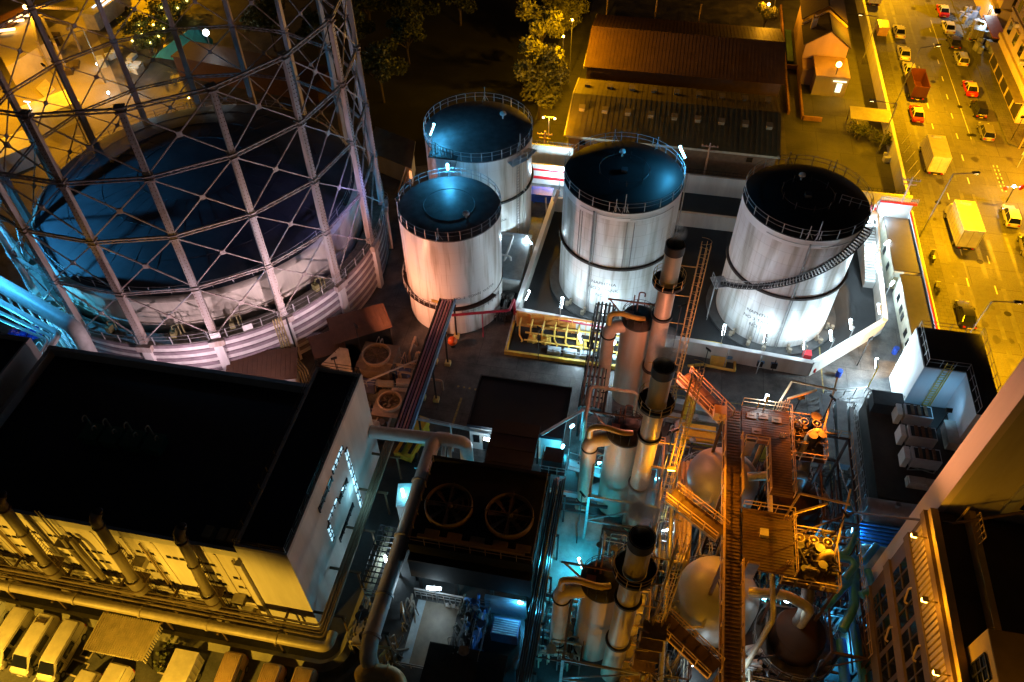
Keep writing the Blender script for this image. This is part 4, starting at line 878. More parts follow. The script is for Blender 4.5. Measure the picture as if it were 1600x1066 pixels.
# telegraph poles
def tpole(label, base, h, group=None):
    t = thing('telegraph_pole', label, 'pole', tuple(base)); q = Vector(base)
    b = MB(); b.tube(q, q + V(0, 0, h), .17, 8, .1); b.build('pole', mat('weathered_timber', (.5, .33, .24), .8), t)
    b = MB(); b.bar(q + V(-1.1, 0, h - .5), q + V(1.1, 0, h - .5), .12); b.bar(q + V(-.8, 0, h - 1.1), q + V(.8, 0, h - 1.1), .1)
    for x in (-1, -.5, .5, 1): b.tube(q + V(x, 0, h - .5), q + V(x, 0, h - .25), .06, 6)
    b.build('crossarm', mat('weathered_timber', (.5, .33, .24)), t)
tpole('pale timber telegraph pole with crossarms before the corrugated sheds', P(1098, 283, 0), 6.2)
q = PY(1403, 330, 88.4); tpole('white-lit utility pole rising behind the street wall', (q.x, q.y, 0), 8.4)
tpole('utility pole with a pale lamp left of the corrugated sheds', P(850, 258, 0), 5.6)
for u, v, hh in ((1150, 280, 3), (1205, 262, 2.6), (1172, 275, 3.4)): 
    b = MB(); q = P(u, v, 0); b.tube(q, q + V(0, 0, hh), .16, 8); b.rbox(q + V(0, 0, hh), .4, .4, .1); tag(b.build('fence_post', mat('weathered_timber', (.5, .33, .24))), 'short timber post standing before the corrugated shed', 'post', 'posts before the shed')
# U-shaped pale block at the street
ut = thing('tank_room', 'tall U-shaped pale block with a dark roof deck, lit blue inside its court', 'building', (33, 57, 0))
PALE = mat('pale_blue_render', (.7, .72, .74), .7, 0, .18, .5, True)
b = MB(); b.box(29.9, 36.0, 57.0, 62.4, 0, 8.0); b.box(33.9, 36.0, 52, 57.0, 0, 8.0); b.build('wall', PALE, ut)
b = MB(); b.box(30.0, 36.2, 57.1, 62.5, 8.0, 8.12); b.box(33.8, 36.2, 51.9, 57.1, 8.0, 8.1); b.build('roof', ROOFB, ut)
b = MB(); b.rail([(30.1, 62.3, 8.1), (30.1, 57.2, 8.1), (33.9, 57.2, 8.1), (33.9, 52, 8.1)], 1, 1.2, .025); b.rail([(30.1, 62.4, 8.1), (36.1, 62.4, 8.1), (36.1, 52, 8.1)], 1, 1.4, .025); b.build('roof_railing', STEELG, ut)
b = MB(); b.ladder((31.9, 56.85, 1.5), (31.9, 56.85, 9.2), (1, 0, 0), .55, .35); b.tube((32.4, 56.9, .5), (32.4, 56.9, 8.6), .05)
for z in range(3, 9): b.path(arc((31.9, 56.85, z), .42, PI, 2 * PI, 8), .02, 4)
b.build('cage_ladder', mat('yellow_paint', (.8, .55, .05)), ut)
b = MB(); b.box(32.9, 34.4, 51.4, 54.0, 0, 3.9); b.box(32.8, 34.5, 51.3, 54.1, 3.9, 4.0); tag(b.build('plant_room', mat('tan_roof', (.55, .47, .4), .7)), 'small tan box room in the court of the U-shaped pale block', 'plant room')
# ------------------------------------------------------------------ stacks and absorbers
STACK = mat('stack_sheet', (.5, .42, .3), .5, .25, .45, .8, True); ABS = mat('absorber_lagging', (.52, .42, .32), .5, .15, .35, .7, True)
SOOT = mat('sooty_steel', (.03, .025, .02), .7, .2, .4, 2); YST = mat('yellow_ladder_paint', (.5, .34, .1), .5, .1, .3, 3); DCT = mat('duct_lagging', (.6, .48, .36), .5, .1, .25, 1.2)
def stack(label, x, y, H, r=.84, cage=YST):
    t = thing('chimney_stack', label, 'chimney', (x, y, 0), 'three steel chimney stacks in a line')
    b = MB(); b.tube((x, y, 0), (x, y, H), r, 28, r * .93, cap=False); b.lathe((x, y, 0), [(r * .93, H), (r * .8, H), (r * .8, H - 3)], 28); b.build('shaft', STACK, t)
    b = MB(); b.lathe((x, y, H), [(r * .94, -1.0), (r * 1.02, -.95), (r * 1.02, -.02), (r * .79, 0.02)], 28); b.tube((x, y, H - 1.9), (x, y, H - 1.8), r * .92, 24); b.build('sooty_rim', SOOT, t)
    b = MB()
    for z in (H * .30, H * .62): b.lathe((x, y, z), [(r * .97, 0), (r * 1.18, 0), (r * 1.18, .28), (r * .97, .28)], 28)
    b.build('joint_ring', SOOT, t)
    z = H - 4.6; b = MB(); b.lathe((x, y, z), [(r, 0), (r + .55, 0), (r + .55, .1), (r, .1)], 28); b.lathe((x, y, z), [(r + .55, 0), (r + .6, 0), (r + .6, .3), (r + .55, .3)], 28); pl = b.build('platform', SOOT, t)
    b = MB(); b.railring((x, y), r + .58, z + .1, 1.05, 10, .03, n=28); b.build('platform_railing', cage, pl)
    b = MB(); lx, ly = x + r + 1.3, y - .1
    for dx, dy in ((0, -.3), (0, .3), (.45, -.4), (.45, .4), (.75, -.15), (.75, .15)): b.bar((lx + dx, ly + dy, 2), (lx + dx, ly + dy, H + .4), .05)
    b.ladder((lx, ly, 0), (lx, ly, H + .4), (0, 1, 0), .6, .35)
    for k in range(int(H / 1.1)): b.path(arc((lx, ly, 2 + k * 1.1), .78, -PI / 2 * 1.05, PI / 2 * 1.05, 8, (1, 0, 0), (0, .6, 0)), .03, 4)
    for k in range(6): b.bar((x + r * .8, y, 3 + k * H / 6.5), (lx, y, 3 + k * H / 6.5), .08)
    b.build('cage_ladder', cage, t); return t
SX = ((3.75, 53.0), (3.6, 39.2), (3.15, 25.0))
stack('rearmost of the three chimney stacks, rising in front of the middle naphtha tank', *SX[0], 23.3)
stack('middle one of the three chimney stacks, with dark rim and yellow cage ladder', *SX[1], 23.3)
stack('frontmost of the three chimney stacks, low in the photo with the sootiest mouth', *SX[2], 23.3)
def absorber(label, x, y, h, r, dx0):
    t = thing('absorber_column', label, 'absorber', (x, y, 0), 'absorber columns beside the chimney stacks')
    b = MB(); b.lathe((x, y, 0), [(r, 0), (r, h), (r * .95, h + .05)], 36); b.build('shell', ABS, t)
    b = MB(); b.lathe((x, y, h), [(r * 1.04, -.35), (r * 1.06, -.1), (r * .96, .2), (r * .6, .55), (.001, .7)], 36); b.build('dome_head', SOOT, t)
    b = MB(); b.railring((x, y), r * 1.02, h + .05, .8, 14, .028, n=36); b.railring((x, y), r * .8, h + .3, .5, 10, .025, n=30); b.build('head_railing', SOOT, t)
    b = MB(); q = V(x - dx0, y - .9, 0)
    b.path(bend([V(x - .2, y - .2, h - .9), V(q.x, q.y, h - .9), V(q.x, q.y, 1.6), V(q.x - .1, q.y - .2, .0)], 1.0, 8), .66, 20); b.build('downcomer_duct', DCT, t)
    b = MB()
    for z in (h - 2.1, 1.6): b.lathe((q.x, q.y, z), [(.66, 0), (.76, 0), (.76, .12), (.66, .12)], 20)
    b.build('flange', SOOT, t)
    b = MB(); b.path(bend([V(q.x - .1, q.y - .1, h - .4), V(q.x - .1, q.y - .1, h + 1.0), V(q.x + 1.0, q.y, h + 1.2), V(x - .3, y - 1.0, h + .9), V(x + .5, y - .6, h + .5)], .5), .26, 10); b.build('yellow_vent_pipe', mat('mustard_gloss', (.62, .42, .08), .4), t)
    b = MB(); b.tube((x - .7, y + .3, h + .3), (x - .7, y + .3, h + 2.6), .07, 6); b.path(bend([V(x - .3, y + .2, h + .3), V(x - .3, y + .2, h + 3.2), V(x + .25, y + .2, h + 3.2), V(x + .25, y + .2, h + 2.7)], .2, 4), .07, 6)
    b.bar((x - 3.2, y - .2, h + 2.2), (x + 2, y - .2, h + 2.2), .13); b.bar((x - 3.0, y - .2, h + 2.2), (x - 1.2, y - .2, h - .4), .11); b.bar((x + 2.0, y - .2, h + 2.2), (x + 1.2, y - .2, h - .4), .11); b.rbox((x - .9, y - .5, h + .3), .7, .6, .7); b.build('lifting_davit', mat('red_brown_steel', (.2, .08, .05), .6), t)
    return t
absorber('rear absorber column, its dark head beside the rear chimney stack', 1.75, 54.8, 12, 1.6, 2.7)
absorber('middle absorber column with mustard vent pipe, left of the middle chimney stack', 1.75, 41.2, 12, 1.6, 2.9)
absorber('front absorber column with a fat tan elbow duct, left of the front chimney stack', 1.35, 27.2, 12, 1.6, 2.9)
# tangle of wires and small pipes beside the front stack
b = MB()
for k in range(60):
    x, y, z = 5.0 + rnd.uniform(-.9, 1.1), 23.0 + rnd.uniform(-5, 1.5), rnd.uniform(1, 15); L_ = rnd.uniform(.8, 3)
    b.path(bend([V(x, y, z), V(x + rnd.uniform(-.5, .5), y, z + L_), V(x + rnd.uniform(-.8, .8), y + rnd.uniform(-.6, .6), z + L_)], .2, 3), rnd.uniform(.03, .08), 5)
for z in range(1, 16, 2): b.rbox((5.1, 22.8, z), 1.6, 1.2, .06)
tag(b.build('pipe_ladder_tangle', mat('brass_brown_pipe', (.22, .15, .07), .5, .3, .4, 3)), 'tangle of thin brown pipes climbing right of the front chimney stack', 'pipes')
# steam
def steam(label, c, s):
    m = MATS.get('steam')
    if not m:
        m = bpy.data.materials.new('steam'); m.use_nodes = True; nt = m.node_tree; n = nt.nodes; n.remove(n['Principled BSDF'])
        pv = n.new('ShaderNodeVolumePrincipled'); pv.inputs['Color'].default_value = (.9, .9, .9, 1); pv.inputs['Density'].default_value = .5
        tc = n.new('ShaderNodeTexCoord'); no = n.new('ShaderNodeTexNoise'); no.inputs['Scale'].default_value = 1.3; no.inputs['Detail'].default_value = 4
        gr = n.new('ShaderNodeTexGradient'); gr.gradient_type = 'SPHERICAL'; mp = n.new('ShaderNodeMapping')
        nt.links.new(tc.outputs['Object'], no.inputs['Vector']); nt.links.new(tc.outputs['Object'], gr.inputs[0])
        ma = n.new('ShaderNodeMath'); ma.operation = 'SUBTRACT'; ma.inputs[1].default_value = .42; nt.links.new(no.outputs['Fac'], ma.inputs[0])
        mm = n.new('ShaderNodeMath'); mm.operation = 'MULTIPLY'; nt.links.new(ma.outputs[0], mm.inputs[0]); nt.links.new(gr.outputs['Fac'], mm.inputs[1])
        m3 = n.new('ShaderNodeMath'); m3.operation = 'MULTIPLY'; m3.inputs[1].default_value = 14; m3.use_clamp = False; nt.links.new(mm.outputs[0], m3.inputs[0])
        nt.links.new(m3.outputs[0], pv.inputs['Density']); nt.links.new(pv.outputs[0], n['Material Output'].inputs['Volume']); MATS['steam'] = m
    b = MB(); b.sphere((0, 0, 0), 1, 20, 12); o = b.build('steam_plume', m); o.location = c; o.scale = s; tag(o, label, 'steam'); return o
steam('faint steam puff over the mouth of the middle chimney stack', (SX[1][0] - .1, SX[1][1] + .8, 24.4), (1.3, 1.6, 1.7))
steam('pale steam plume drifting off the front chimney stack', (SX[2][0] - .4, SX[2][1] + 1.4, 24.9), (1.5, 2.0, 1.7))
steam('tiny steam puff over the mouth of the rear chimney stack', (SX[0][0], SX[0][1] + .5, 24.1), (.9, 1.1, 1.0))
# ------------------------------------------------------------------ gas duct, cooler and control block
gd = thing('gas_duct', 'fat pale gas duct branching like a T and running towards the bottom of the photo', 'duct', (-15.6, 35, 0))
GDM = mat('gas_duct_paint', (.5, .48, .46), .45, .15, .3, 1.0)
b = MB(); z = 6.6
b.path([V(-21.7, 40.6, z), V(-16, 40.9, z), V(-13.6, 41.0, z)], .62, 20)
b.path(bend([V(-14.2, 41.0, z), V(-12.6, 41.0, z), V(-12.6, 41.0, 2.5)], .9, 8), .62, 20)
b.path(bend([V(-14.2, 41.0, z), V(-15.6, 41.0, z), V(-15.75, 21.6, z), V(-15.75, 20.6, z - 1), V(-15.75, 20.6, 3.2)], 1.2, 8), .68, 20)
for x in (-14.6, -14.0): b.path(bend([V(x, 41.0, z - .3), V(x, 40.2, z - .6), V(x, 39.6, 4.4)], .3), .22, 10)
b.build('duct_run', GDM, gd)
b = MB()
for y in (36, 30.5, 25.2, 21.8): b.tube((-15.7, y, z), (-15.7, y + .2, z), .76, 20)
b.build('flange', mat('flange_grey', (.35, .33, .31), .5, .2), gd)
b = MB()
for y in (38, 30, 22.6): b.bar((-16.5, y, 0), (-16.5, y, z - .7), .2); b.bar((-14.9, y, 0), (-14.9, y, z - .7), .2); b.bar((-16.8, y, z - .75), (-14.6, y, z - .75), .2)
b.build('trestle', DARKS, gd)
b = MB(); b.path(bend([V(-16.2, 19.9, 2.6), V(-16.2, 19.9, 4.4), V(-13.2, 20.0, 4.6), V(-12.6, 18.0, 4.4), V(-12.5, 14, 4.4)], 1.4, 8), .7, 20); b.tube((-14.2, 19.98, 4.5), (-14.05, 20.0, 4.5), .8, 20); tag(b.build('bent_duct', mat('mustard_duct', (.52, .38, .16), .5, .15, .3, 1)), 'fat mustard pipe arching over at the bottom edge beside the gas duct', 'duct')
b = MB(); b.bar((-17.2, 21.4, z - .9), (-14.2, 21.6, z - .9), .2); b.bar((-17.0, 21.4, z - .9), (-16.2, 21.2, z - 2.4), .16); b.bar((-14.4, 21.5, z - .9), (-15.2, 21.3, z - 2.4), .16)
tag(b.build('pipe_saddle', mat('mustard_duct', (.52, .38, .16))), 'mustard triangular saddle bracket under the lower end of the gas duct', 'bracket')
ct = thing('cooling_tower', 'black rooftop cooling unit with two big round fans', 'cooling tower', (-9.4, 32, 0))
CTM = mat('cooler_dark_sheet', (.014, .013, .012), .85, 0, .5, 1, spec=.15)
b = MB(); b.box(-14.5, -4.2, 28.9, 37.0, 5.2, 9.0); b.box(-14.6, -4.1, 37.0, 37.3, 5.2, 9.5); b.build('casing', CTM, ct)
b = MB()
for x in (-14.2, -11, -7.8, -4.5):
    for y in (29.3, 33, 36.6): b.box(x - .15, x + .15, y - .15, y + .15, 0, 5.2)
b.build('leg', DARKS, ct)
FANR = mat('fan_ring_paint', (.17, .11, .04), .55, .1, .35, 2)
for x in (-12.0, -6.85):
    b = MB(); b.lathe((x, 32.7, 9), [(1.94, 0), (1.88, .65), (1.98, .7), (2.02, .62), (2.02, 0)], 56); fr_ = b.build('fan_ring', FANR, ct)
    b = MB(); b.sphere((x, 32.7, 9.3), .35, 12, 6)
    for k in range(8):
        a = k * PI / 4; b.slab([V(x + .3 * math.cos(a - .3), 32.7 + .3 * math.sin(a - .3), 9.2), V(x + 1.8 * math.cos(a - .12), 32.7 + 1.8 * math.sin(a - .12), 9.2), V(x + 1.8 * math.cos(a + .14), 32.7 + 1.8 * math.sin(a + .14), 9.35), V(x + .3 * math.cos(a + .4), 32.7 + .3 * math.sin(a + .4), 9.4)], .03)
    b.build('fan_blade', mat('brown_fan_blade', (.05, .03, .014), .6), fr_)
    b = MB(); b.bar((x - 2.1, 32.7, 9.72), (x + 2.1, 32.7, 9.72), .07); b.bar((x, 30.6, 9.72), (x, 34.8, 9.72), .07)
    for r in (.7, 1.2, 1.7): b.ring((x, 32.7, 9.71), r, .014, 40, 4)
    b.build('guard', mat('dark_guard', (.06, .04, .02), .6), fr_)
b = MB(); b.rail([(-14.4, 29.0, 9), (-4.3, 29.0, 9), (-4.3, 36.9, 9)], 1.1, 1.3, .03); b.rail([(-14.4, 29.0, 9), (-14.4, 36.9, 9)], 1.1, 1.3, .03); b.build('railing', mat('brown_rail', (.14, .09, .045), .6), ct)
b = MB(); b.box(-13.9, -5.0, 29.5, 29.8, 9, 9.35); 
for i in range(5): b.box(-13.4 + i * 1.9, -12.2 + i * 1.9, 29.85, 30.4, 9, 9.25)
b.build('service_beam', FANR, ct)
b = MB(); b.box(-14.5, -4.2, 28.2, 28.9, 4.6, 7.6); b.build('louvre_skirt', CTM, ct)
cb = thing('control_house', 'flat dark-roofed control house in the middle of the yard', 'building', (-8.7, 48, 0))
b = MB(); b.box(-13.3, -4.1, 44.9, 51.0, 0, 3.9); b.build('wall', mat('tiled_white_wall', (.68, .7, .7), .5, 0, .15, 2), cb)
b = MB(); b.box(-13.5, -3.9, 44.7, 51.2, 3.9, 4.05); b.build('roof', mat('roof_navy_felt', (.008, .015, .028), .5, 0, .5, .4), cb)
b = MB(); b.box(-13.5, -3.9, 44.7, 44.85, 4.05, 4.3); b.box(-13.5, -3.9, 51.05, 51.2, 4.05, 4.3); b.box(-13.5, -13.35, 44.85, 51.05, 4.05, 4.3); b.box(-4.05, -3.9, 44.85, 51.05, 4.05, 4.3); b.build('parapet', mat('roof_navy_felt', (.02, .024, .032)), cb)
b = MB(); b.box(-12.0, -10.2, 44.8, 44.87, .2, 2.3); b.build('doorway', BLACKP, cb)
for x in (-12.6, -9.6): b = MB(); b.box(x - .35, x + .3, 44.8, 44.87, 1.3, 2.5); b.build('window', WINDK, cb)
b = MB(); b.box(-11.4, -11.0, 44.77, 44.79, 1.5, 1.9); b.build('warning_sign', mat('yellow_sign', (.8, .7, .05), .4), cb)
flood('bluish lamp under the eaves of the dark-roofed control house', (-11.2, 44.3), 3.6, (0, -1), -.8, 160, z0=0)
cp_ = MB(); cp_.box(-10.6, -6.1, 38.2, 44.6, 5.9, 6.05)
for x in (-10.4, -6.3):
    for y in (38.5, 44.3): cp_.box(x - .1, x + .1, y - .1, y + .1, 0, 5.9)
for i in range(1, 4): cp_.box(-10.6, -6.1, 38.2 + i * 1.6, 38.28 + i * 1.6, 6.05, 6.12)
tag(cp_.build('canopy', mat('brown_black_sheet', (.028, .022, .02), .6, .1, .4, 1)), 'dark brown flat canopy between the control house and the two-fan cooler', 'canopy')
b = MB(); b.rail([(-19.2, 44.4, 4.4), (-10.8, 43.8, 4.4)], .5, 2); b.tube((-19.2, 44.4, 4.4), (-10.8, 43.9, 4.4), .12, 8); b.tube((-19.2, 44.6, 4.2), (-10.8, 44.1, 4.2), .12, 8); b.tube((-15, 44.2, 0), (-15, 44.2, 4.4), .08); tag(b.build('overhead_line', mat('pale_blue_grey', (.35, .42, .46))), 'pale twin pipeline crossing from the pipe bridge to the control house', 'pipe')
# cyan lit platforms right of the canopy
CYP = mat('grey_platform_paint', (.4, .44, .46), .5, .1, .3, 1.5)
cy = thing('access_platform', 'cyan-lit steel platform and stairs beside the control house', 'platform', (-3, 43, 0))
b = MB(); b.box(-5.6, -3.2, 41.6, 44.0, 2.6, 2.75); b.box(-5.4, -3.6, 42, 43.6, 2.75, 4.2); b.build('deck', DARKS, cy)
b = MB(); b.rail([(-5.6, 44, 2.75), (-5.6, 41.6, 2.75), (-3.2, 41.6, 2.75), (-3.2, 44, 2.75)], 1.1, .8, .035); b.build('railing', STEELG, cy)
b = MB(); b.slab([V(-3.0, 42.5, 2.6), V(-3.0, 43.6, 2.6), V(.8, 44.6, .3), V(.8, 43.5, .3)], .1)
for k in range(3): b.bar((-3, 42.5 + k * .55, 3.2 + .3 * k), (.8, 43.4 + k * .55, .9 + .3 * k), .06)
b.build('stair', CYP, cy)
b = MB(); b.tube((-6, 44.4, 4.9), (-2.4, 48.0, 5.0), .16, 8); b.tube((-2.4, 48, 5), (1.0, 47.6, 5), .16, 8); b.bar((-5.8, 44.2, 5.2), (-2.3, 47.8, 5.3), .1); b.tube((-2.4, 47.9, 0), (-2.4, 47.9, 5), .1); b.build('pipe', CYP, cy)
b = MB(); b.box(-6.0, 1.2, 40.0, 40.25, 1.6, 2.4); b.build('beam', CYP, cy)
flood('cyan tube lamp on the access platform beside the control house', (-3.9, 44.6), 3.6, (.2, -1), 1.5, 500, TEAL, arm=.3)
flood('cyan tube lamp at the corner of the control house', (-3.4, 47.0), 3.8, (.5, -1), 1.0, 260, TEAL, arm=.3)
sf = thing('filter_bed', 'cyan-lit concrete bed fenced by dark pipes left of the front stacks', 'filter bed', (-1.3, 34, 0))
b = MB(); b.box(-3.6, 1.0, 30.0, 39.2, 0, .5); b.build('slab', mat('stained_concrete', (.2, .24, .23), .6, 0, .6, .8), sf)
b = MB(); b.path(bend([V(-3.8, 29.6, 1.6), V(-3.8, 39.4, 1.6), V(1.2, 39.6, 1.6)], .4), .18, 8); b.path(bend([V(-3.4, 30, .9), V(-3.4, 39, 1.0), V(1, 39, 1.0)], .4), .12, 8); b.tube((-3.9, 29.5, 2.6), (1.2, 30, 2.6), .12, 8)
for k in range(6): b.tube((-3.8, 30 + k * 1.8, 0), (-3.8, 30 + k * 1.8, 2.2), .08, 6)
b.build('border_pipe', DARKS, sf)
flood('cyan tube lamp standing in the cyan-lit concrete bed', (-.4, 32.8), 2.8, (-.5, .4), 1.1, 1500, TEAL, arm=.2)
for k, (x, y) in enumerate(((.1, 33.2), (.6, 33.4))): pass
b = MB(); b.sphere((.2, 32.8, 1.0), .55, 12, 8, 1.2); b.tube((.2, 32.8, 0), (.2, 32.8, 1), .2); tag(b.build('small_vessel', CYP), 'small rounded cyan-lit vessel beside the lamp in the concrete bed', 'vessel')
# dark pipe rack running down towards the camera
dr = thing('pipe_rack', 'dark pipe rack running down beside the two-fan cooler', 'pipe rack', (-3.9, 28, 0))
b = MB()
for k in range(6): b.tube((-4.1 + k * .2, 12, 5.2 + .25 * (k % 3)), (-4.0 + k * .2, 39.5, 5.2 + .25 * (k % 3)), .09, 8)
b.build('line', mat('blue_black_pipe', (.04, .05, .07), .3, .3), dr)
b = MB()
for y in range(14, 40, 4): b.box(-4.3, -2.7, y - .1, y + .1, 4.9, 5.05); b.box(-4.3, -4.15, y - .08, y + .08, 0, 4.9); b.box(-2.85, -2.7, y - .08, y + .08, 0, 4.9)
b.build('frame', DARKS, dr)
# lower bay under the cooler
bay = thing('machine_bay', 'brightly lit machine bay floor below the two-fan cooler', 'machine bay', (-11, 25.5, 0))
b = MB(); b.box(-14.3, -10.6, 22.6, 28.2, 0, .06); b.build('floor', mat('tan_painted_floor', (.2, .165, .12), .5, 0, .45, .8), bay)
b = MB(); b.box(-14.3, -13.6, 22.6, 28.2, .06, .066); b.build('grey_strip', mat('blue_grey_strip', (.3, .38, .42), .6), bay)
b = MB()
for k in range(34):
    x, y = (-14.9 + rnd.uniform(-.6, .5), rnd.uniform(21, 27.5)) if k < 18 else (rnd.uniform(-10.8, -9.2), rnd.uniform(24, 28)); h = rnd.uniform(.6, 2.8)
    b.path(bend([V(x, y, 0), V(x, y, h), V(x + rnd.uniform(-.7, .7), y + rnd.uniform(-1.5, 1.5), h), V(x + rnd.uniform(-.7, .7), y + rnd.uniform(-1, 1), 0)], .25, 4), rnd.uniform(.04, .1), 6)
b.build('pipework', mat('mixed_steel', (.25, .22, .18), .4, .4, .5, 3), bay)
b = MB(); b.rail([(-14.6, 28.4, 0), (-10.4, 28.4, 0)], 1.2, .5, .03); b.bar((-14.6, 28.4, 1.7), (-10.2, 28.4, 1.7), .12); b.rail([(-14.5, 22.2, 0.2), (-9.6, 22.2, .2)], 1, 1.2, .03); b.build('railing', STEELG, bay)
for k in range(3): b = MB(); b.ladder((-11.6 + k * .6, 28.0, 0), (-11.4 + k * .6, 27.4, 2.4), (1, 0, 0), .3, .4, .025); b.build('ladder', STEELG, bay)
b = MB(); b.path(bend([V(-9.9, 28.2, .3), V(-9.9, 28.2, 2.2), V(-9.0, 28.0, 2.2), V(-9.0, 27.2, 1.0), V(-8.4, 27.2, .6)], .4), .16, 10); b.path(bend([V(-8.7, 28.3, 3.2), V(-8.7, 27.8, 1.4), V(-8.3, 27.4, 1.2)], .3), .13, 8); b.build('blue_pipe', mat('blue_pipe_paint', (.05, .16, .4), .4), bay)
flood('white floodlight glaring under the front edge of the two-fan cooler', (-12.6, 28.3), 3.4, (.1, -1), -1.2, 200, arm=.3)
flood('blue tube lamp at the right front corner under the two-fan cooler', (-4.9, 28.5), 3.2, (-.5, -1), 1.1, 330, CYAN, arm=.3)
b = MB(); b.box(-8.2, -4.6, 28.2, 28.5, .0, 3.0)
tag(b.build('back_wall', mat('pale_blue_grey', (.35, .42, .46))), 'blue-lit back wall under the two-fan cooler', 'wall')
lv = thing('louvre_unit', 'blue-lit louvred cabinet in front of the two-fan cooler', 'cabinet', (-5.8, 26.6, 0))
b = MB(); b.box(-7.2, -4.9, 25.8, 27.3, 0, 1.7); b.build('case', mat('slate_blue_paint', (.12, .13, .28)), lv)
b = MB()
for k in range(7): b.box(-7.1, -5.0, 25.85 + k * .2, 25.95 + k * .2, 1.7, 1.82)
b.build('slat', CYP, lv)
dk = thing('low_shed', 'unlit black flat-roofed shed at the bottom edge left of the front stack', 'shed', (-9, 21, 0))
b = MB(); b.box(-11.5, -5.5, 15, 23.4, 0, 2.8); b.build('wall', DARKS, dk); b = MB(); b.box(-11.8, -5.3, 14.8, 23.7, 2.8, 2.95); b.build('roof', CTM, dk)
grd = thing('grating_deck', 'dark grated deck lit from beneath beside the long cream building', 'deck', (-18, 30, 0))
b = MB()
for k in range(12): b.box(-19.0, -16.6, 27.6 + k * .5, 27.68 + k * .5, 3.0, 3.12)
for k in range(6): b.box(-19.0 + k * .46, -18.94 + k * .46, 27.5, 33.3, 3.02, 3.1)
b.build('grate', DARKS, grd); b = MB()
for x in (-18.9, -16.7):
    for y in (27.6, 33.2): b.box(x - .08, x + .08, y - .08, y + .08, 0, 3)
b.build('leg', DARKS, grd)
flood('pale blue tube lamp glowing under the grated deck', (-17.8, 30.4), 1.6, (.3, .2), -1.2, 200, arm=.1)
flood('cyan lamp between the grated deck and the gas duct', (-18.0, 36.6), 3.2, (.6, .3), -.8, 110, TEAL, arm=.2)
b = MB(); b.rbox((-17.6, 36.8, 0), 1.6, 2.4, 2.6, .2); b.rbox((-17.6, 36.8, 2.6), 1.7, 2.5, .12, .2); tag(b.build('white_cabinet', WHITEP), 'white cabinet between the pipe rack and the gas duct', 'cabinet')
fk = thing('yellow_truck', 'yellow truck parked under the branch of the fat gas duct', 'truck', tuple(P(645, 695, 0)))
q = P(645, 698, 0); b = MB(); b.rbox((q.x, q.y, .5), 1.9, 4.2, .8, -.2); b.rbox((q.x + .3, q.y + 1.6, 1.3), 1.9, 1.4, 1.1, -.2); b.build('body', mat('truck_yellow', (.85, .5, .04), .4), fk)
b = MB()
for sx in (-.7, .7): b.rbox((q.x + sx * .7, q.y - .6, 1.32), .3, 2.4, .15, -.2)
b.build('bed_rail', BLACKP, fk)
for sx in (-.85, .85):
    for sy in (-1.4, 1.4): b = MB(); b.tube((q.x + sx - .12, q.y + sy, .42), (q.x + sx + .12, q.y + sy, .42), .42, 14); b.build('wheel', BLACKP, fk)
# ------------------------------------------------------------------ reforming plant, lower right
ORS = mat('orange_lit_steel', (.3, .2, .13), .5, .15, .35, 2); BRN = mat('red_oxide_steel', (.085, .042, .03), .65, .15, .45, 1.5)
VES = mat('vessel_paint', (.27, .255, .23), .45, .1, .25, .8); TANP = mat('tan_pipe', (.45, .33, .18), .45, .1, .3, 2)
BLUP = mat('blue_lagged_pipe', (.05, .3, .65), .4, .15, .3, 1.5); CLUT = mat('dark_machinery', (.09, .065, .045), .5, .3, .6, 3)
ww = thing('walkway_bridge', 'long brown overhead walkway with orange handrails running the length of the reforming plant', 'walkway', (10.4, 30, 0))
ZD = 12.6
def dk_(b, x0, x1, y0, y1, z): b.box(x0, x1, y0, y1, z - .12, z)
b = MB(); dk_(b, 9.9, 11.3, 12, 44.6, ZD - .06)
for k in range(110): b.box(9.95, 11.25, 12.1 + k * .296, 12.2 + k * .296, ZD - .05, ZD)
b.build_one('deck', mat('grating_dark', (.14, .075, .045), .6, .15, .4, 3), ww)
b = MB(); b.rail([(9.9, 44.6, ZD), (9.9, 12, ZD)], 1.1, 1.6, .05); b.rail([(11.3, 41.6, ZD), (11.3, 36.0, ZD)], 1.1, 1.6, .05); b.rail([(11.3, 30.0, ZD), (11.3, 12, ZD)], 1.1, 1.6, .05); b.build('handrail', mat('orange_rail_paint', (.6, .4, .22), .5, .1, .2, 3), ww)
b = MB(); b.box(9.85, 9.97, 12, 44.6, ZD - .5, ZD - .1); b.box(11.25, 11.37, 12, 44.6, ZD - .5, ZD - .1); b.build('girder', ORS, ww)
for y in (14, 22, 30, 36.5, 44.2):
    b = MB()
    for x in (10.0, 11.2): b.box(x - .13, x + .13, y - .13, y + .13, 0, ZD - .4)
    for z in (3, 6.5, 10): b.box(10, 11.2, y - .06, y + .06, z, z + .14); 
    b.bar((10, y, 3), (11.2, y, 6.5), .08); b.bar((11.2, y, 6.5), (10, y, 10), .08); b.build('tower_leg', BRN, ww)
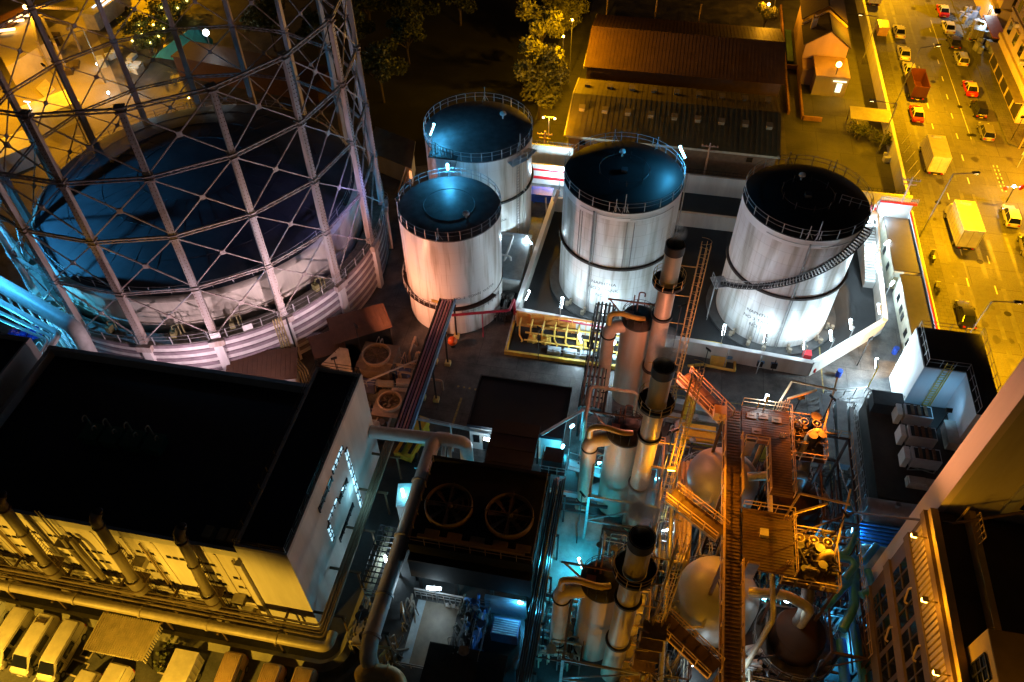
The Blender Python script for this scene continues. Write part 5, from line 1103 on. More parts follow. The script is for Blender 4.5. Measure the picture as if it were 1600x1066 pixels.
def plat(label, x0, x1, y0, y1, z, hole=None):
    t = thing('upper_platform', label, 'platform', ((x0 + x1) / 2, (y0 + y1) / 2, 0))
    b = MB()
    if hole: hx0, hx1, hy0, hy1 = hole; dk_(b, x0, x1, hy1, y1, z); dk_(b, x0, hx0, y0, hy1, z); dk_(b, hx1, x1, y0, hy1, z); dk_(b, hx0, hx1, y0, hy0, z) if hy0 > y0 else None
    else: dk_(b, x0, x1, y0, y1, z)
    b.build('deck', BRN, t)
    b = MB(); b.rail([(x0, y1, z), (x1, y1, z)], 1.1, 1.2, .035); b.rail([(x1, y1, z), (x1, y0, z)], 1.1, 1.2, .035)
    if hole: b.rail([(hx0, hy1, z), (hx1, hy1, z), (hx1, y0, z)], 1.0, 1.2, .04)
    b.build('handrail', MATS['orange_rail_paint'], t)
    b = MB(); n = int((x1 - x0) / .9)
    gb = MB(); ny = int((y1 - y0) / .24)
    for i in range(ny):
        yy = y0 + (i + .5) * (y1 - y0) / ny
        if hole and yy < hy1: gb.box(x0 + .05, hx0 - .05, yy - .025, yy + .025, z + .004, z + .03); gb.box(hx1 + .05, x1 - .05, yy - .025, yy + .025, z + .004, z + .03)
        else: gb.box(x0 + .05, x1 - .05, yy - .025, yy + .025, z + .004, z + .03)
    gb.build_one('grating_bar', mat('grating_dark', (.14, .075, .045), .6, .15, .4, 3), t)
    for i in range(n): x = x0 + (i + .5) * (x1 - x0) / n; b.box(x - .05, x + .05, y0, y1, z - .3, z - .13) if not hole else b.box(x - .05, x + .05, hy1 + .1, y1, z - .3, z - .13)
    b.build('joist', BRN, t)
    for x in (x0 + .2, x1 - .2):
        b = MB()
        b.box(x - .12, x + .12, y1 - .3, y1 - .06, 0, z - .3); b.bar((x, y1 - .2, z - 3), (x, y1 - 2.4, z - .3), .1); b.build('leg', BRN, t)
    return t
plat('orange-lit upper platform at the far end of the overhead walkway, round a square opening', 11.4, 15.4, 36.6, 45.2, ZD, (11.6, 13.5, 36.6, 41.4))
plat('yellow-lit middle platform across the overhead walkway, strewn with brown panels', 11.4, 15.2, 29.8, 35.0, ZD)
for x, y in ((12.2, 44.2), (13.2, 44.3), (14.3, 44.1), (12.6, 42.6)): b = MB(); b.box(x - .4, x + .4, y - .3, y + .3, ZD, ZD + .12); b.bar((x - .2, y, ZD + .15), (x + .2, y, ZD + .15), .05); tag(b.build('floor_hatch', mat('dull_orange_lid', (.2, .12, .07), .6)), 'low hatch lid on the orange-lit upper platform near the blue-white lamp', 'hatch', 'hatch lids on the upper platform')

b = MB(); b.box(12.7, 13.3, 32.6, 33.2, ZD, ZD + .4); tag(b.build('junction_box', mat('tan_roof', (.55, .47, .4))), 'small pale junction box on the middle platform', 'box')
b = MB(); b.box(11.4, 12.1, 40.0, 40.25, ZD - .1, ZD + 2.0); tag(b.build('upright_panel', ORS), 'tall orange panel by the opening of the far platform', 'panel')
b = MB(); b.box(11.5, 12.3, 29.4, 29.6, ZD - .8, ZD + 1.6); tag(b.build('upright_panel', ORS), 'tall yellow panel hanging at the front of the middle platform', 'panel')
# gangways
def gang(label, p, q, w, m):
    t = thing('gangway', label, 'gangway', (p[0], p[1], 0)); p, q = Vector(p), Vector(q); s = (q - p).cross(V(0, 0, 1)).normalized() * w / 2
    b = MB(); b.slab([p - s, q - s, q + s, p + s], .1); n = int((q - p).length / .9)
    for i in range(n): c = p.lerp(q, i / n); b.bar(c - s + V(0, 0, .03), c + s + V(0, 0, .03), .05)
    b.build('deck', BRN, t)
    b = MB()
    for e in (-s, s): b.rail([p + e, q + e], 1.0, 1.3, .04)
    b.bar(p - s - V(0, 0, .2), q - s - V(0, 0, .2), .1, .3); b.bar(p + s - V(0, 0, .2), q + s - V(0, 0, .2), .1, .3); b.build('handrail', m, t)
OR2 = mat('orange_rail_paint', (.6, .4, .22)); 
gang('orange gangway from the rear stack up to the overhead walkway', P(1068, 588, 12.4), P(1135, 655, 12.6), 1.4, OR2)
gang('yellow gangway from the middle stack to the overhead walkway', P(1048, 772, 12.4), P(1128, 835, 12.6), 1.4, OR2)
gang('yellow gangway from the front stack to the overhead walkway', P(1036, 970, 12.4), P(1118, 1048, 12.6), 1.4, OR2)
b = MB(); q = P(1130, 652, ZD); b.rbox((q.x - .4, q.y, ZD), 1.0, .9, 1.0); tag(b.build('head_box', OR2), 'orange box where the rear gangway meets the overhead walkway', 'box')
# reformer vessels
def vessel(label, c, R, h, dome, m=VES):
    t = thing('reformer_vessel', label, 'vessel', (c[0], c[1], 0), 'domed reformer vessels under the overhead walkway')
    b = MB(); b.lathe((c[0], c[1], 0), [(R * .8, 0), (R, 1.2), (R, h), (R * .97, h + .3), (R * .82, h + dome * .55), (R * .5, h + dome * .88), (.4, h + dome), (.001, h + dome)], 56); b.build('shell', m, t)
    b = MB(); b.lathe((c[0], c[1], h * .45), [(R, 0), (R + 1.15, 0), (R + 1.15, .12), (R, .12)], 56); rw_ = b.build('ring_walkway', BRN, t)
    b = MB(); b.railring(c, R + 1.1, h * .45 + .1, 1.1, 28, .035, n=56); b.build('ring_railing', STEELG, rw_)
    b = MB(); q = V(c[0] - R * .25, c[1] - R * .55, h + dome * .7); b.bar(q, q + V(1.2, .8, .3), .25, .2); b.bar(q, q + V(-.4, -1.4, -.9), .22, .2); b.bar(q + V(-.4, -1.4, -.9), q + V(-2.6, -1.8, -1.2), .22, .2); b.bar(q + V(1.2, .8, .3), q + V(1.4, -.9, .3), .22, .2); b.build('lifting_arm', mat('lead_grey_paint', (.3, .28, .26), .5), t)
    b = MB()
    for a in (200, 245, 300): a = math.radians(a); b.tube((c[0] + R * math.cos(a), c[1] + R * math.sin(a), h * .7), (c[0] + (R + .5) * math.cos(a), c[1] + (R + .5) * math.sin(a), h * .7), .25, 12)
    b.build('nozzle', m, t); return t
vessel('domed reformer vessel half orange, half blue-white, under the far platform', (11.2, 42.4), 3.2, 5.4, 1.7)
vessel('domed reformer vessel half yellow, half grey, under the middle platform', (10.9, 30.9), 3.3, 5.6, 1.7)
flood('glaring white tube lamp against the side of the far reformer vessel', P(1076, 768, 4.6), 1.2, (.9, .5), 1.2, 200, z0=3.6, arm=.3)
flood('blue-white tube lamp low between the middle stack and the far vessel', P(1039, 826, 3), 1.5, (.6, -.3), 1.4, 330, z0=1.6, arm=.2)
flood('small blue-white lamp on the far edge of the orange platform', (13.2, 45.0), 1.5, (0, 1), .6, 700, z0=ZD, arm=.2)
flood('small blue-white lamp under the near machinery platform', P(1228, 937, 7.2), .6, (0, -1), .5, 90, z0=6.8, arm=.2)
# amber lamp at the middle stack
def bulkhead(label, p, col, power, tcol, d=(1, 0, 0), z0=None):
    p = Vector(p); t = thing('bracket_lamp', label, 'lamp', tuple(p)); d = Vector(d)
    b = MB(); b.bar(p - d * 1.6 + V(0, 0, -.1), p, .07); b.build('bracket', YST, t)
    b = MB(); b.tube(p - d * .25 + V(0, 0, -.06), p + d * .35 + V(0, 0, -.0), .14, 10); b.build('bulb', tcol, t)
    b = MB(); b.bar(p - d * .3 + V(0, 0, .12), p + d * .4 + V(0, 0, .16), .32, .08); b.build('hood', YST, t)
    point(p + V(0, 0, -.35), col, power, t, .2); return t
EAMB = emis('bulb_amber', (1, .55, .08), 18); EPNK = emis('bulb_pink', (1, .3, .2), 12)
bulkhead('glowing amber lamp on a bracket right of the middle chimney stack', P(1048, 733, 13), AMB, 1300, EAMB)
bulkhead('pink-red lamp on the ladder of the rear chimney stack', P(1041, 569, 14), (1, .3, .2), 1500, EPNK)
# dark vessels at right
def drum(label, c, R, h, rot):
    t = thing('dark_vessel', label, 'vessel', (c[0], c[1], 0)); c3 = (c[0], c[1], 0)
    b = MB(); b.lathe(c3, [(R, 0), (R, h), (R * .93, h + .4), (R * .6, h + .85), (.001, h + 1)], 44); b.build('shell', mat('brown_vessel', (.045, .022, .013), .9, 0, .4, .7, spec=.15), t)
    b = MB(); b.lathe((c[0], c[1], h * .6), [(R, 0), (R + 1.3, 0), (R + 1.3, .1), (R, .1)], 44); rr = b.build('ring_walkway', CLUT, t); b = MB(); b.railring(c, R + 1.25, h * .6 + .1, 1.0, 22, .03, n=44); b.build('ring_railing', STEELG, rr)
    b = MB(); b.path(bend([V(c[0] - .3, c[1] + .5, h + .8), V(c[0] - .3, c[1] + .5, h + 2.8), V(c[0] - .2, c[1] + 2.4, h + 4.2)], .8), .5, 14); b.build('uptake_pipe', mat('brown_grey_pipe', (.2, .17, .15)), t)
drum('dark brown domed vessel below the far machinery platform', (17.9, 41.6), 2.1, 5.0, 0); drum('large dark brown domed vessel below the near machinery platform', (17.6, 29.3), 2.1, 4.4, 0)
def machinery(label, c, z, sx, sy, seed, extra):
    r = random.Random(seed); t = thing('valve_deck', label, 'machinery', (c[0], c[1], 0)); x, y = c
    b = MB(); b.box(x - sx, x + sx, y - sy, y + sy, z - .14, z)
    for dx in (-sx + .15, sx - .15):
        for dy in (-sy + .15, sy - .15): b.box(x + dx - .1, x + dx + .1, y + dy - .1, y + dy + .1, 0, z - .14)
    b.build('deck', BRN, t)
    b = MB(); b.rail([(x - sx, y + sy, z), (x + sx, y + sy, z), (x + sx, y - sy, z), (x - sx, y - sy, z)], 1.1, 1.0, .045, True); b.build('handrail', OR2, t)
    b = MB()
    for dx, dy in ((-sx, -sy + .6), (-sx, sy - .2), (-sx + .5, sy)):
        for k in range(3): b.bar((x + dx + k * .18, y + dy, z), (x + dx + k * .18, y + dy, z + 2.6), .08)
    b.bar((x - sx, y + sy - .2, z + 2.4), (x - sx + .8, y + sy + 1.2, z + 3.8), .16); b.bar((x - sx + .8, y + sy + 1.2, z + 3.8), (x + sx + .3, y + sy + .9, z + 3.8), .14); b.bar((x - sx + .6, y + sy, z + 2.8), (x + .8, y + sy + .8, z + 3.6), .16); b.bar((x + sx - .4, y, z + 1.2), (x + sx + .4, y + sy + 2.2, z + 4.0), .13)
    b.build('hoist_frame', OR2, t)
    b = MB()
    for k in range(46):
        px, py = x + r.uniform(-sx, sx) * .85, y + r.uniform(-sy, sy) * .85; h = r.uniform(.3, 1.9)
        if k % 4 == 0: b.tube((px, py, z), (px, py, z + h), r.uniform(.15, .4), 12); b.tube((px, py, z + h), (px, py, z + h + .1), r.uniform(.3, .5), 12)
        else: b.path(bend([V(px, py, z), V(px, py, z + h), V(px + r.uniform(-1.2, 1.2), py, z + h), V(px + r.uniform(-1, 1), py + r.uniform(-1, 1), z + h * .6)], .25, 4), r.uniform(.05, .13), 7)
    b.build('valve_cluster', CLUT, t)
    b = MB(); b.path(bend([V(x + .1, y - 1.4, z + .2), V(x + .7, y - .1, z + 1.4), V(x + 1.5, y + .2, z + 1.5), V(x + 1.5, y + .2, z + .2)], .5), .3, 14); b.lathe((x + .1, y - 1.4, z + .1), [(.2, 0), (.5, .05), (.5, .2), (.2, .25)], 14); b.build('elbow_pipe', mat('bright_tan_pipe', (.6, .42, .2), .4, .1), t)
    b = MB()
    for k in range(3): b.tube((x - sx * .4 + k * sx * .5, y + sy * .45, z), (x - sx * .4 + k * sx * .5, y + sy * .45, z + 1.5), .1, 8); b.ring((x - sx * .4 + k * sx * .5, y + sy * .45, z + 1.5), .35, .04, 16, 5)
    b.build('handwheel', TANP, t); return t
machinery('orange-lit deck crammed with valves and pipes beyond the far platform', (16.6, 43.9), 10.6, 2.1, 2.1, 3, 0)
machinery('yellow-lit deck crammed with valves and pipes, nearer the camera than the orange-lit one', (16.7, 32.4), 10.6, 2.1, 2.3, 9, 1)
b = MB(); b.path(bend([V(15.9, 49.0, 0), V(15.9, 49.0, 5.4), V(17.4, 49.4, 6.4)], .5), .4, 10); b.path(bend([V(16.9, 48.4, 0), V(16.9, 48.4, 6.0)], .5), .5, 12); b.path(bend([V(18.2, 49.3, 6.4), V(16.9, 48.9, 5.0), V(15.4, 49.6, 6.4)], .5), .3, 8); tag(b.build('yellow_pipe_tree', mat('lime_yellow_paint', (.6, .55, .06), .4)), 'lime yellow forked pipe standing behind the orange-lit valve deck', 'pipe')
# furniture between: platforms, yellow unit, drums
b = MB()
for k, (u, v) in enumerate(((1068, 660), (1075, 640), (1095, 665), (1110, 655))): q = P(u, v, 0); b.rbox(q, 4.6 - k * .4, .7, .9 + .2 * k, -.05)
tag(b.build('duct_bank', mat('pale_blue_grey', (.35, .42, .46))), 'bank of pale blue ducts behind the far reformer vessel', 'ducts')
b = MB(); q = P(1088, 690, 0); b.rbox(q, 3.4, 2.0, 1.6); b.rbox(q + V(0, -.4, 1.6), 2.6, .5, .15); b.rbox(q + V(0, .4, 1.6), 2.6, .5, .15); tag(b.build('generator_set', mat('truck_yellow', (.85, .5, .04))), 'yellow machine box between the rear stack and the far vessel', 'generator')
b = MB(); q = P(1064, 665, 0); b.path(bend([q, q + V(0, 0, 5.2), q + V(.5, -1.2, 5.2), q + V(.5, -1.2, 0)], .5), .26, 10); tag(b.build('lime_pipe', MATS['lime_yellow_paint']), 'lime green pipe right of the middle stack ladder', 'pipe')
b = MB(); q = P(1050, 800, 0)
for k in range(4): b.path(bend([q + V(k * .35, 3, .3), q + V(k * .35, 3, 4 + k * .3), q + V(k * .35, -7, 4 + k * .3), q + V(k * .35 + .2, -7.6, 0)], .5), .18 + .05 * (k % 2), 8)
tag(b.build('yellow_pipe_bundle', TANP), 'bundle of yellow-lit pipes running between the stacks and the reformer vessels', 'pipes')
b = MB()
for k in range(40):
    x, y = 6.6 + rnd.uniform(-.7, 1.2), rnd.uniform(17, 35); h = rnd.uniform(.5, 6)
    b.path(bend([V(x, y, 0), V(x, y, h), V(x + rnd.uniform(-.6, .9), y + rnd.uniform(-2, 2), h), V(x + rnd.uniform(-.6, .6), y + rnd.uniform(-2, 2), h * .3)], .3, 4), rnd.uniform(.05, .16), 7)
tag(b.build('process_pipework', mat('mixed_steel', (.25, .22, .18))), 'dense small pipework between the front stacks and the near vessel', 'pipes')
flood('white lamp low on the floor under the near vessel', (9.2, 26.0), 2.4, (.6, .2), .8, 120)
b = MB()
for k in range(9):
    x, y = 12.4 + rnd.uniform(-1, 1.5), 26.2 + rnd.uniform(-1.6, 1.6); b.path(bend([V(x, y, 0), V(x, y, 3.2), V(x + .9, y + .3, 3.2), V(x + .9, y + .6, .5)], .4), .28, 10)
b.sphere((12.8, 26.6, 3.0), .75, 14, 8); tag(b.build('white_pipe_knot', WHITEP), 'knot of white elbows and a valve body right of the near walkway', 'pipes')
flood('white work lamp beside the knot of white elbows', (12.2, 24.4), 4.6, (.3, .6), .6, 110)
b = MB()
for k in range(60):
    x, y = rnd.uniform(13.5, 21.5), rnd.uniform(19, 40); h = rnd.uniform(.4, 5.5)
    b.path(bend([V(x, y, 0), V(x, y, h), V(x + rnd.uniform(-1.5, 1.5), y + rnd.uniform(-1, 1), h), V(x + rnd.uniform(-1.5, 1.5), y + rnd.uniform(-2, 2), h * .3)], .4, 4), rnd.uniform(.06, .2), 7)
tag(b.build('process_pipework', mat('blue_black_pipe', (.04, .05, .07))), 'unlit mass of pipework below the valve decks at right', 'pipes')
# blue pipes along the dark facade
bp = thing('blue_pipe_run', 'bright blue lagged pipes zigzagging down beside the brown tower block', 'pipe run', (20, 33, 0))
b = MB()
for pts, r in (([P(1335, 838, 8), P(1322, 868, 8), P(1282, 862, 8), P(1262, 850, 8)], .3), ([P(1318, 905, 8), P(1335, 885, 8), P(1330, 875, 8), P(1300, 870, 8)], .3), ([P(1335, 898, 7), P(1288, 950, 7)], .34), ([P(1370, 852, 6), P(1348, 880, 6), P(1338, 870, 6), P(1338, 800, 6), P(1318, 790, 6)], .3),
               ([P(1336, 870, 7), P(1336, 945, 7), P(1316, 985, 7)], .36), ([P(1334, 978, 5), P(1352, 1080, 5)], .38), ([P(1314, 1000, 4), P(1322, 1080, 4)], .42), ([P(1325, 895, 6), P(1333, 960, 6), P(1345, 1070, 6)], .16), ([P(1355, 890, 8), P(1365, 920, 8), P(1345, 930, 8)], .3)):
    b.path(bend(pts, .7), r, 12)
b.build('pipe', BLUP, bp)
b = MB()
for y in range(20, 42, 4): b.box(20.4, 22.4, y - .1, y + .1, 4.6, 4.8); b.box(20.4, 20.6, y - .1, y + .1, 0, 4.6)
b.build('bracket', DARKS, bp)
flood('cyan lamp low among the bright blue pipes', (20.9, 31), 1.2, (-.2, -1), -.9, 1500, CYAN); flood('cyan lamp higher up the bright blue pipes', (21.0, 38.5), 3.0, (-.4, -.5), -.9, 1300, CYAN)
# right yard: tiled paving, dark plant floor, chillers, horizontal vessels
b = MB(); b.box(23.6, 25.8, 44.5, 57.0, 0, .1); struct(b.build('paved_path', ground_mat('tile_paving', (.3, .3, .28), (.16, .16, .15), .4, .6, (.6, .6, .05, .8))))
rf = thing('plant_building', 'low dark-roofed plant building carrying the three chillers', 'building', (29, 51, 0))
b = MB(); b.box(26.0, 33.8, 44.8, 56.6, 0, 2.6); b.build('wall', mat('dark_render', (.1, .1, .1), .7), rf)
b = MB(); b.box(25.9, 33.9, 44.7, 56.7, 2.6, 2.72); b.build('roof', mat('roof_tiles_dark', (.045, .035, .03), .7, 0, .5, 1), rf)
b = MB(); b.rail([(26, 56.6, 2.72), (29.5, 56.6, 2.72)], 1.1, 1.2); b.rail([(25.6, 57, 0.1), (25.6, 45, .1)], 1.1, 1.5); b.build('railing', STEELG, rf)
b = MB(); b.box(26.2, 29.0, 54.8, 56.4, 2.72, 4.2); b.box(26.1, 29.1, 54.7, 56.5, 4.2, 4.3); b.build('penthouse', mat('blue_black_sheet', (.04, .05, .06), .5), rf)
def chiller():
    t = thing('chiller', 'chiller', 'chiller', (0, 0, 0), 'rooftop chillers in a row')
    b = MB(); b.box(-1.3, 1.3, -.75, .75, .6, 1.9); b.build('case', mat('chiller_grey', (.5, .5, .52), .5, .1, .2), t)
    b = MB(); b.box(-1.1, 1.2, -.6, .6, 1.9, 1.94)
    b.build('fan_deck', BLACKP, t)
    b = MB()
    for k in range(3): b.box(-.75 + k * .62, -.45 + k * .62, -.62, .62, 1.95, 2.05)
    b.build('grille', mat('rust_orange', (.16, .075, .035)), t)
    b = MB(); b.bar((-1.2, -.7, 0), (1.2, -.7, .6), .07); b.bar((1.2, -.7, 0), (-1.2, -.7, .6), .07)
    for x in (-1.2, 1.2):
        for y in (-.7, .7): b.bar((x, y, 0), (x, y, .6), .1)
    b.build('stand', STEELG, t)
    b = MB(); b.box(-2.0, -1.5, -.7, .7, .3, 1.8); b.build('side_panel', WHITEP, t); return t
c0 = chiller()
for i, (y, s) in enumerate(((54.2, 'farthest'), (51.6, 'middle'), (49.0, 'nearest'))):
    o = c0 if i == 0 else dup(c0); o.location = (30.2, y, 2.72); o['label'] = 'grey rooftop chiller with rusty grilles, %s of three in a row' % s
b = MB(); b.box(28.6, 32, 46.2, 47.2, 2.72, 3.3); b.box(28.7, 30.2, 46.3, 47.1, 3.3, 3.5); tag(b.build('beige_duct', mat('tan_roof', (.55, .47, .4))), 'beige box below the chiller next to it', 'box')
def hvessel(label, p, q, r, m):
    t = thing('horizontal_vessel', label, 'pressure vessel', (p[0], p[1], 0)); p, q = Vector(p), Vector(q); d = (q - p).normalized(); b = MB(); b.tube(p, q, r, 28, cap=False)
    for c, sg in ((p, -1), (q, 1)):
        prev = [];
        b.path([c + d * sg * (r * .0)], r) if False else None
        for (r0, o0), (r1, o1) in zip([(1, 0), (.9, .22), (.6, .4), (.25, .48)], [(.9, .22), (.6, .4), (.25, .48), (.01, .5)]): b.tube(c + d * sg * r * o0, c + d * sg * r * o1, r * r0, 28, r * r1, False)
    b.build('shell', m, t); b = MB()
    for f in (.2, .8): c = p.lerp(q, f); b.rbox((c.x, c.y, 0), .4, r * 1.6, c.z - r * .5)
    b.build('saddle', DARKS, t)
    b = MB(); c = p.lerp(q, .35); b.tube(c, c + V(0, 0, r + .5), .15, 10); b.tube(c + V(0, 0, r + .4), c + V(0, 0, r + .5), .26, 10); b.build('nozzle', m, t); return t
hvessel('reddish horizontal pressure vessel below the rooftop chillers', (25.0, 43.6, 2.0), (31.5, 43.6, 2.0), 1.15, mat('red_grey_vessel', (.3, .22, .22), .4, .1))
hvessel('pale grey-green horizontal pressure vessel below the reddish one', (24.3, 38.6, 1.9), (29.5, 38.6, 1.9), 1.2, mat('pale_green_vessel', (.42, .46, .4), .4, .1))
b = MB()
for k in range(7): b.tube((23.6 + k * .1, 40.6 + k * .22, .4 + k * .3), (30, 40.6 + k * .22, .4 + k * .3), .13, 8)
tag(b.build('blue_pipe_bank', mat('blue_pipe_paint', (.05, .16, .4))), 'bank of blue pipes between the two horizontal pressure vessels', 'pipes')
flood('cyan lamp between the two horizontal pressure vessels', (23.2, 41.4), 1.6, (.9, -.2), -.7, 420, CYAN)
b = MB()
for k, (u, v) in enumerate(((1290, 640), (1313, 650), (1328, 660))): p, q = P(u, v - 20, 2.2), P(u + 5, v + 80, 2.2); b.bar(p, q, 1.0 if k < 2 else .3, .9); b.bar(p - V(0, 0, 1.0), V(p.x, p.y, 0), .2); b.bar(q - V(0, 0, 1), V(q.x, q.y, 0), .2)
tag(b.build('grey_duct_run', mat('pale_blue_grey', (.35, .42, .46))), 'grey duct boxes running beside the tiled path', 'ducts')
b = MB(); b.rail([P(1285, 620, .1), P(1350, 615, .1)], 1.1, 1.2); b.rail([P(1330, 640, 2.4), P(1350, 800, 2.4)], 1.1, 1.4); b.bar(P(1330, 640, 2.3), P(1350, 800, 2.3), .3); tag(b.build('yard_railing', STEELG), 'pale yard railing round the grey ducts and tiled path', 'railing')
# ------------------------------------------------------------------ brown tower block at lower right
tb = thing('tower_block', 'tall painted tower block rising past the frame, its bare side lit pink-orange', 'building', (30, 32.5, 0))
PNK = mat('pink_render', (.62, .5, .42), .75, 0, .2, .4, True); OLV = mat('olive_render', (.46, .4, .26), .8, 0, .3, .4, True)
XT = 22.8
b = MB(); b.box(XT, XT + .5, 32.5, 34.5, 0, 52); b.box(XT + .5, 45, 34.2, 34.5, 0, 52); b.build('side_wall', PNK, tb)
b = MB(); b.box(XT + .5, 45, 32.52, 34.2, 0, 52); b.build('front_wall', OLV, tb)
b = MB()
for x0, x1, z0, z1 in ((26.4, 26.9, 21, 52),): b.box(x0, x1, 32.3, 32.52, z0, z1)
b.build('front_rib', mat('grey_render', (.42, .41, .39)), tb)
for k in range(8):
    b = MB(); z = 21.6 + k * 3.2; b.box(27.4, 29.4, 32.45, 32.5, z, z + 1.7); wn = b.build('window', emis('window_dim_yellow', (.45, .33, .04), .35) if k in (1, 2) else WINDK, tb)
    b = MB(); b.box(28.35, 28.45, 32.38, 32.52, z, z + 1.7); b.box(27.4, 29.4, 32.38, 32.52, z + .8, z + .9); b.build('window_bar', DARKS, wn)
pd = thing('podium_block', 'brown lower block with louvred bands along its facade, in front of the pink-orange tower', 'building', (30, 20, 0))
BRW = mat('brown_facade', (.13, .075, .042), .7, 0, .35, .6, True); ZP = 20.0
b = MB(); b.box(XT - .6, 45, -30, 32.4, 0, ZP); b.build('wall', BRW, pd)
b = MB(); b.box(XT - .6, XT - .1, -30, 32.3, ZP, ZP + .5); b.box(XT + 1.7, XT + 2.1, -30, 32.3, ZP, ZP + .9); b.build('parapet', mat('mustard_parapet', (.6, .42, .14), .7, 0, .25, 1), pd)
b = MB(); b.box(XT + 2.1, 45, -30, 32.4, ZP, ZP + .05); b.box(XT - .1, XT + 1.7, -30, 32.4, ZP + .002, ZP + .01); b.build('roof', mat('podium_roof', (.05, .035, .025), .8, 0, .5, .5), pd)
# facade bands: louvres at the top storey, then window strips and spandrels
b = MB(); n = 60
for i in range(n): y = 31.6 - i * .42; b.box(XT - .72, XT - .6, y, y + .26, 17.0, 19.2)
b.build('louvre', mat('mustard_louvre', (.62, .45, .18), .6, 0, .2, 3), pd)
b = MB(); b.box(XT - .85, XT - .6, -30, 32.4, 19.3, 20.0); b.box(XT - .8, XT - .6, -30, 32.4, 16.0, 16.9); b.box(XT - .75, XT - .6, -30, 32.4, 11.6, 12.8); b.box(XT - .75, XT - .6, -30, 32.4, 7, 8.4); b.build('spandrel', mat('mustard_spandrel', (.17, .105, .045), .7, 0, .3, 1), pd)
for k, (z0, z1) in enumerate(((13.0, 15.8), (8.6, 11.4), (3.8, 6.8))):
    for i in range(11):
        y = 31.2 - i * 2.35; b = MB(); b.box(XT - .64, XT - .58, y - 1.9, y, z0, z1); wn = b.build('window', WINDK, pd)
        b = MB(); b.box(XT - .72, XT - .6, y - .98, y - .9, z0, z1); b.box(XT - .72, XT - .6, y - 1.9, y, (z0 + z1) / 2, (z0 + z1) / 2 + .08); b.build('window_frame', mat('brown_steel', (.12, .08, .04)), wn)
b = MB()
for y, z in ((28.5, 16.2), (24.5, 16.2), (20.5, 16.2), (27.5, 12), (23, 12), (19, 12)): b.path(bend([V(XT - .75, y, z), V(XT - .95, y, z - .2), V(XT - .95, y - .5, z - 1.2), V(XT - .75, y - .6, z - 1.2)], .2, 4), .07, 6)
b.build('conduit_loop', mat('bright_tan_pipe', (.6, .42, .2)), pd)
b = MB(); p0 = PY(1600, 690, 32.3); q1 = P(1320, 800, 7.5)
b.path([V(XT + 6.5, 31.5, 24.6), V(XT + .6, 31.2, 20.7), V(20.2, 36.5, 12.0), P(1235, 838, 11)], .09, 6); tag(b.build('slack_cable', BRN), 'rusty cable slanting from the tower block over the pipes', 'cable')
b = MB(); b.rail([(XT + 1.9, 31.6, ZP + .9), (XT + 1.9, 29.8, ZP + .9)], 1, .5); b.bar((XT + 1.2, 31.8, ZP), (XT + 1.2, 31.8, ZP + 2), .1); b.build('roof_bracket', MATS['mustard_parapet'], pd)
lb = thing('lower_wing', 'yellow-lit rooftop wing with gridded windows at the bottom right corner', 'building', (27, 21, 20))
b = MB(); p = P(1540, 985, 23); b.box(p.x, 45, -30, p.y, 20, 23.2); b.build('wall', mat('mustard_parapet', (.6, .42, .14)), lb)
b = MB(); b.box(p.x, 45, -30, p.y, 23.2, 23.3); b.build('roof', mat('mustard_spandrel', (.17, .105, .045)), lb)
b = MB()
for i in range(5): y = p.y - 1.1 - i * 2.4; b.box(p.x - .06, p.x - .01, y - 1.5, y, 20.6, 22.5)
b.build('window', WINDK, lb); b = MB()
for i in range(5):
    y = p.y - 1.1 - i * 2.4
    for j in range(4): b.box(p.x - .12, p.x - .05, y - 1.5, y, 20.6 + j * .62, 20.68 + j * .62)
    for j in range(3): b.box(p.x - .12, p.x - .05, y - .06 - j * .72, y - j * .72, 20.6, 22.5)
b.build('window_bar', DARKS, lb)
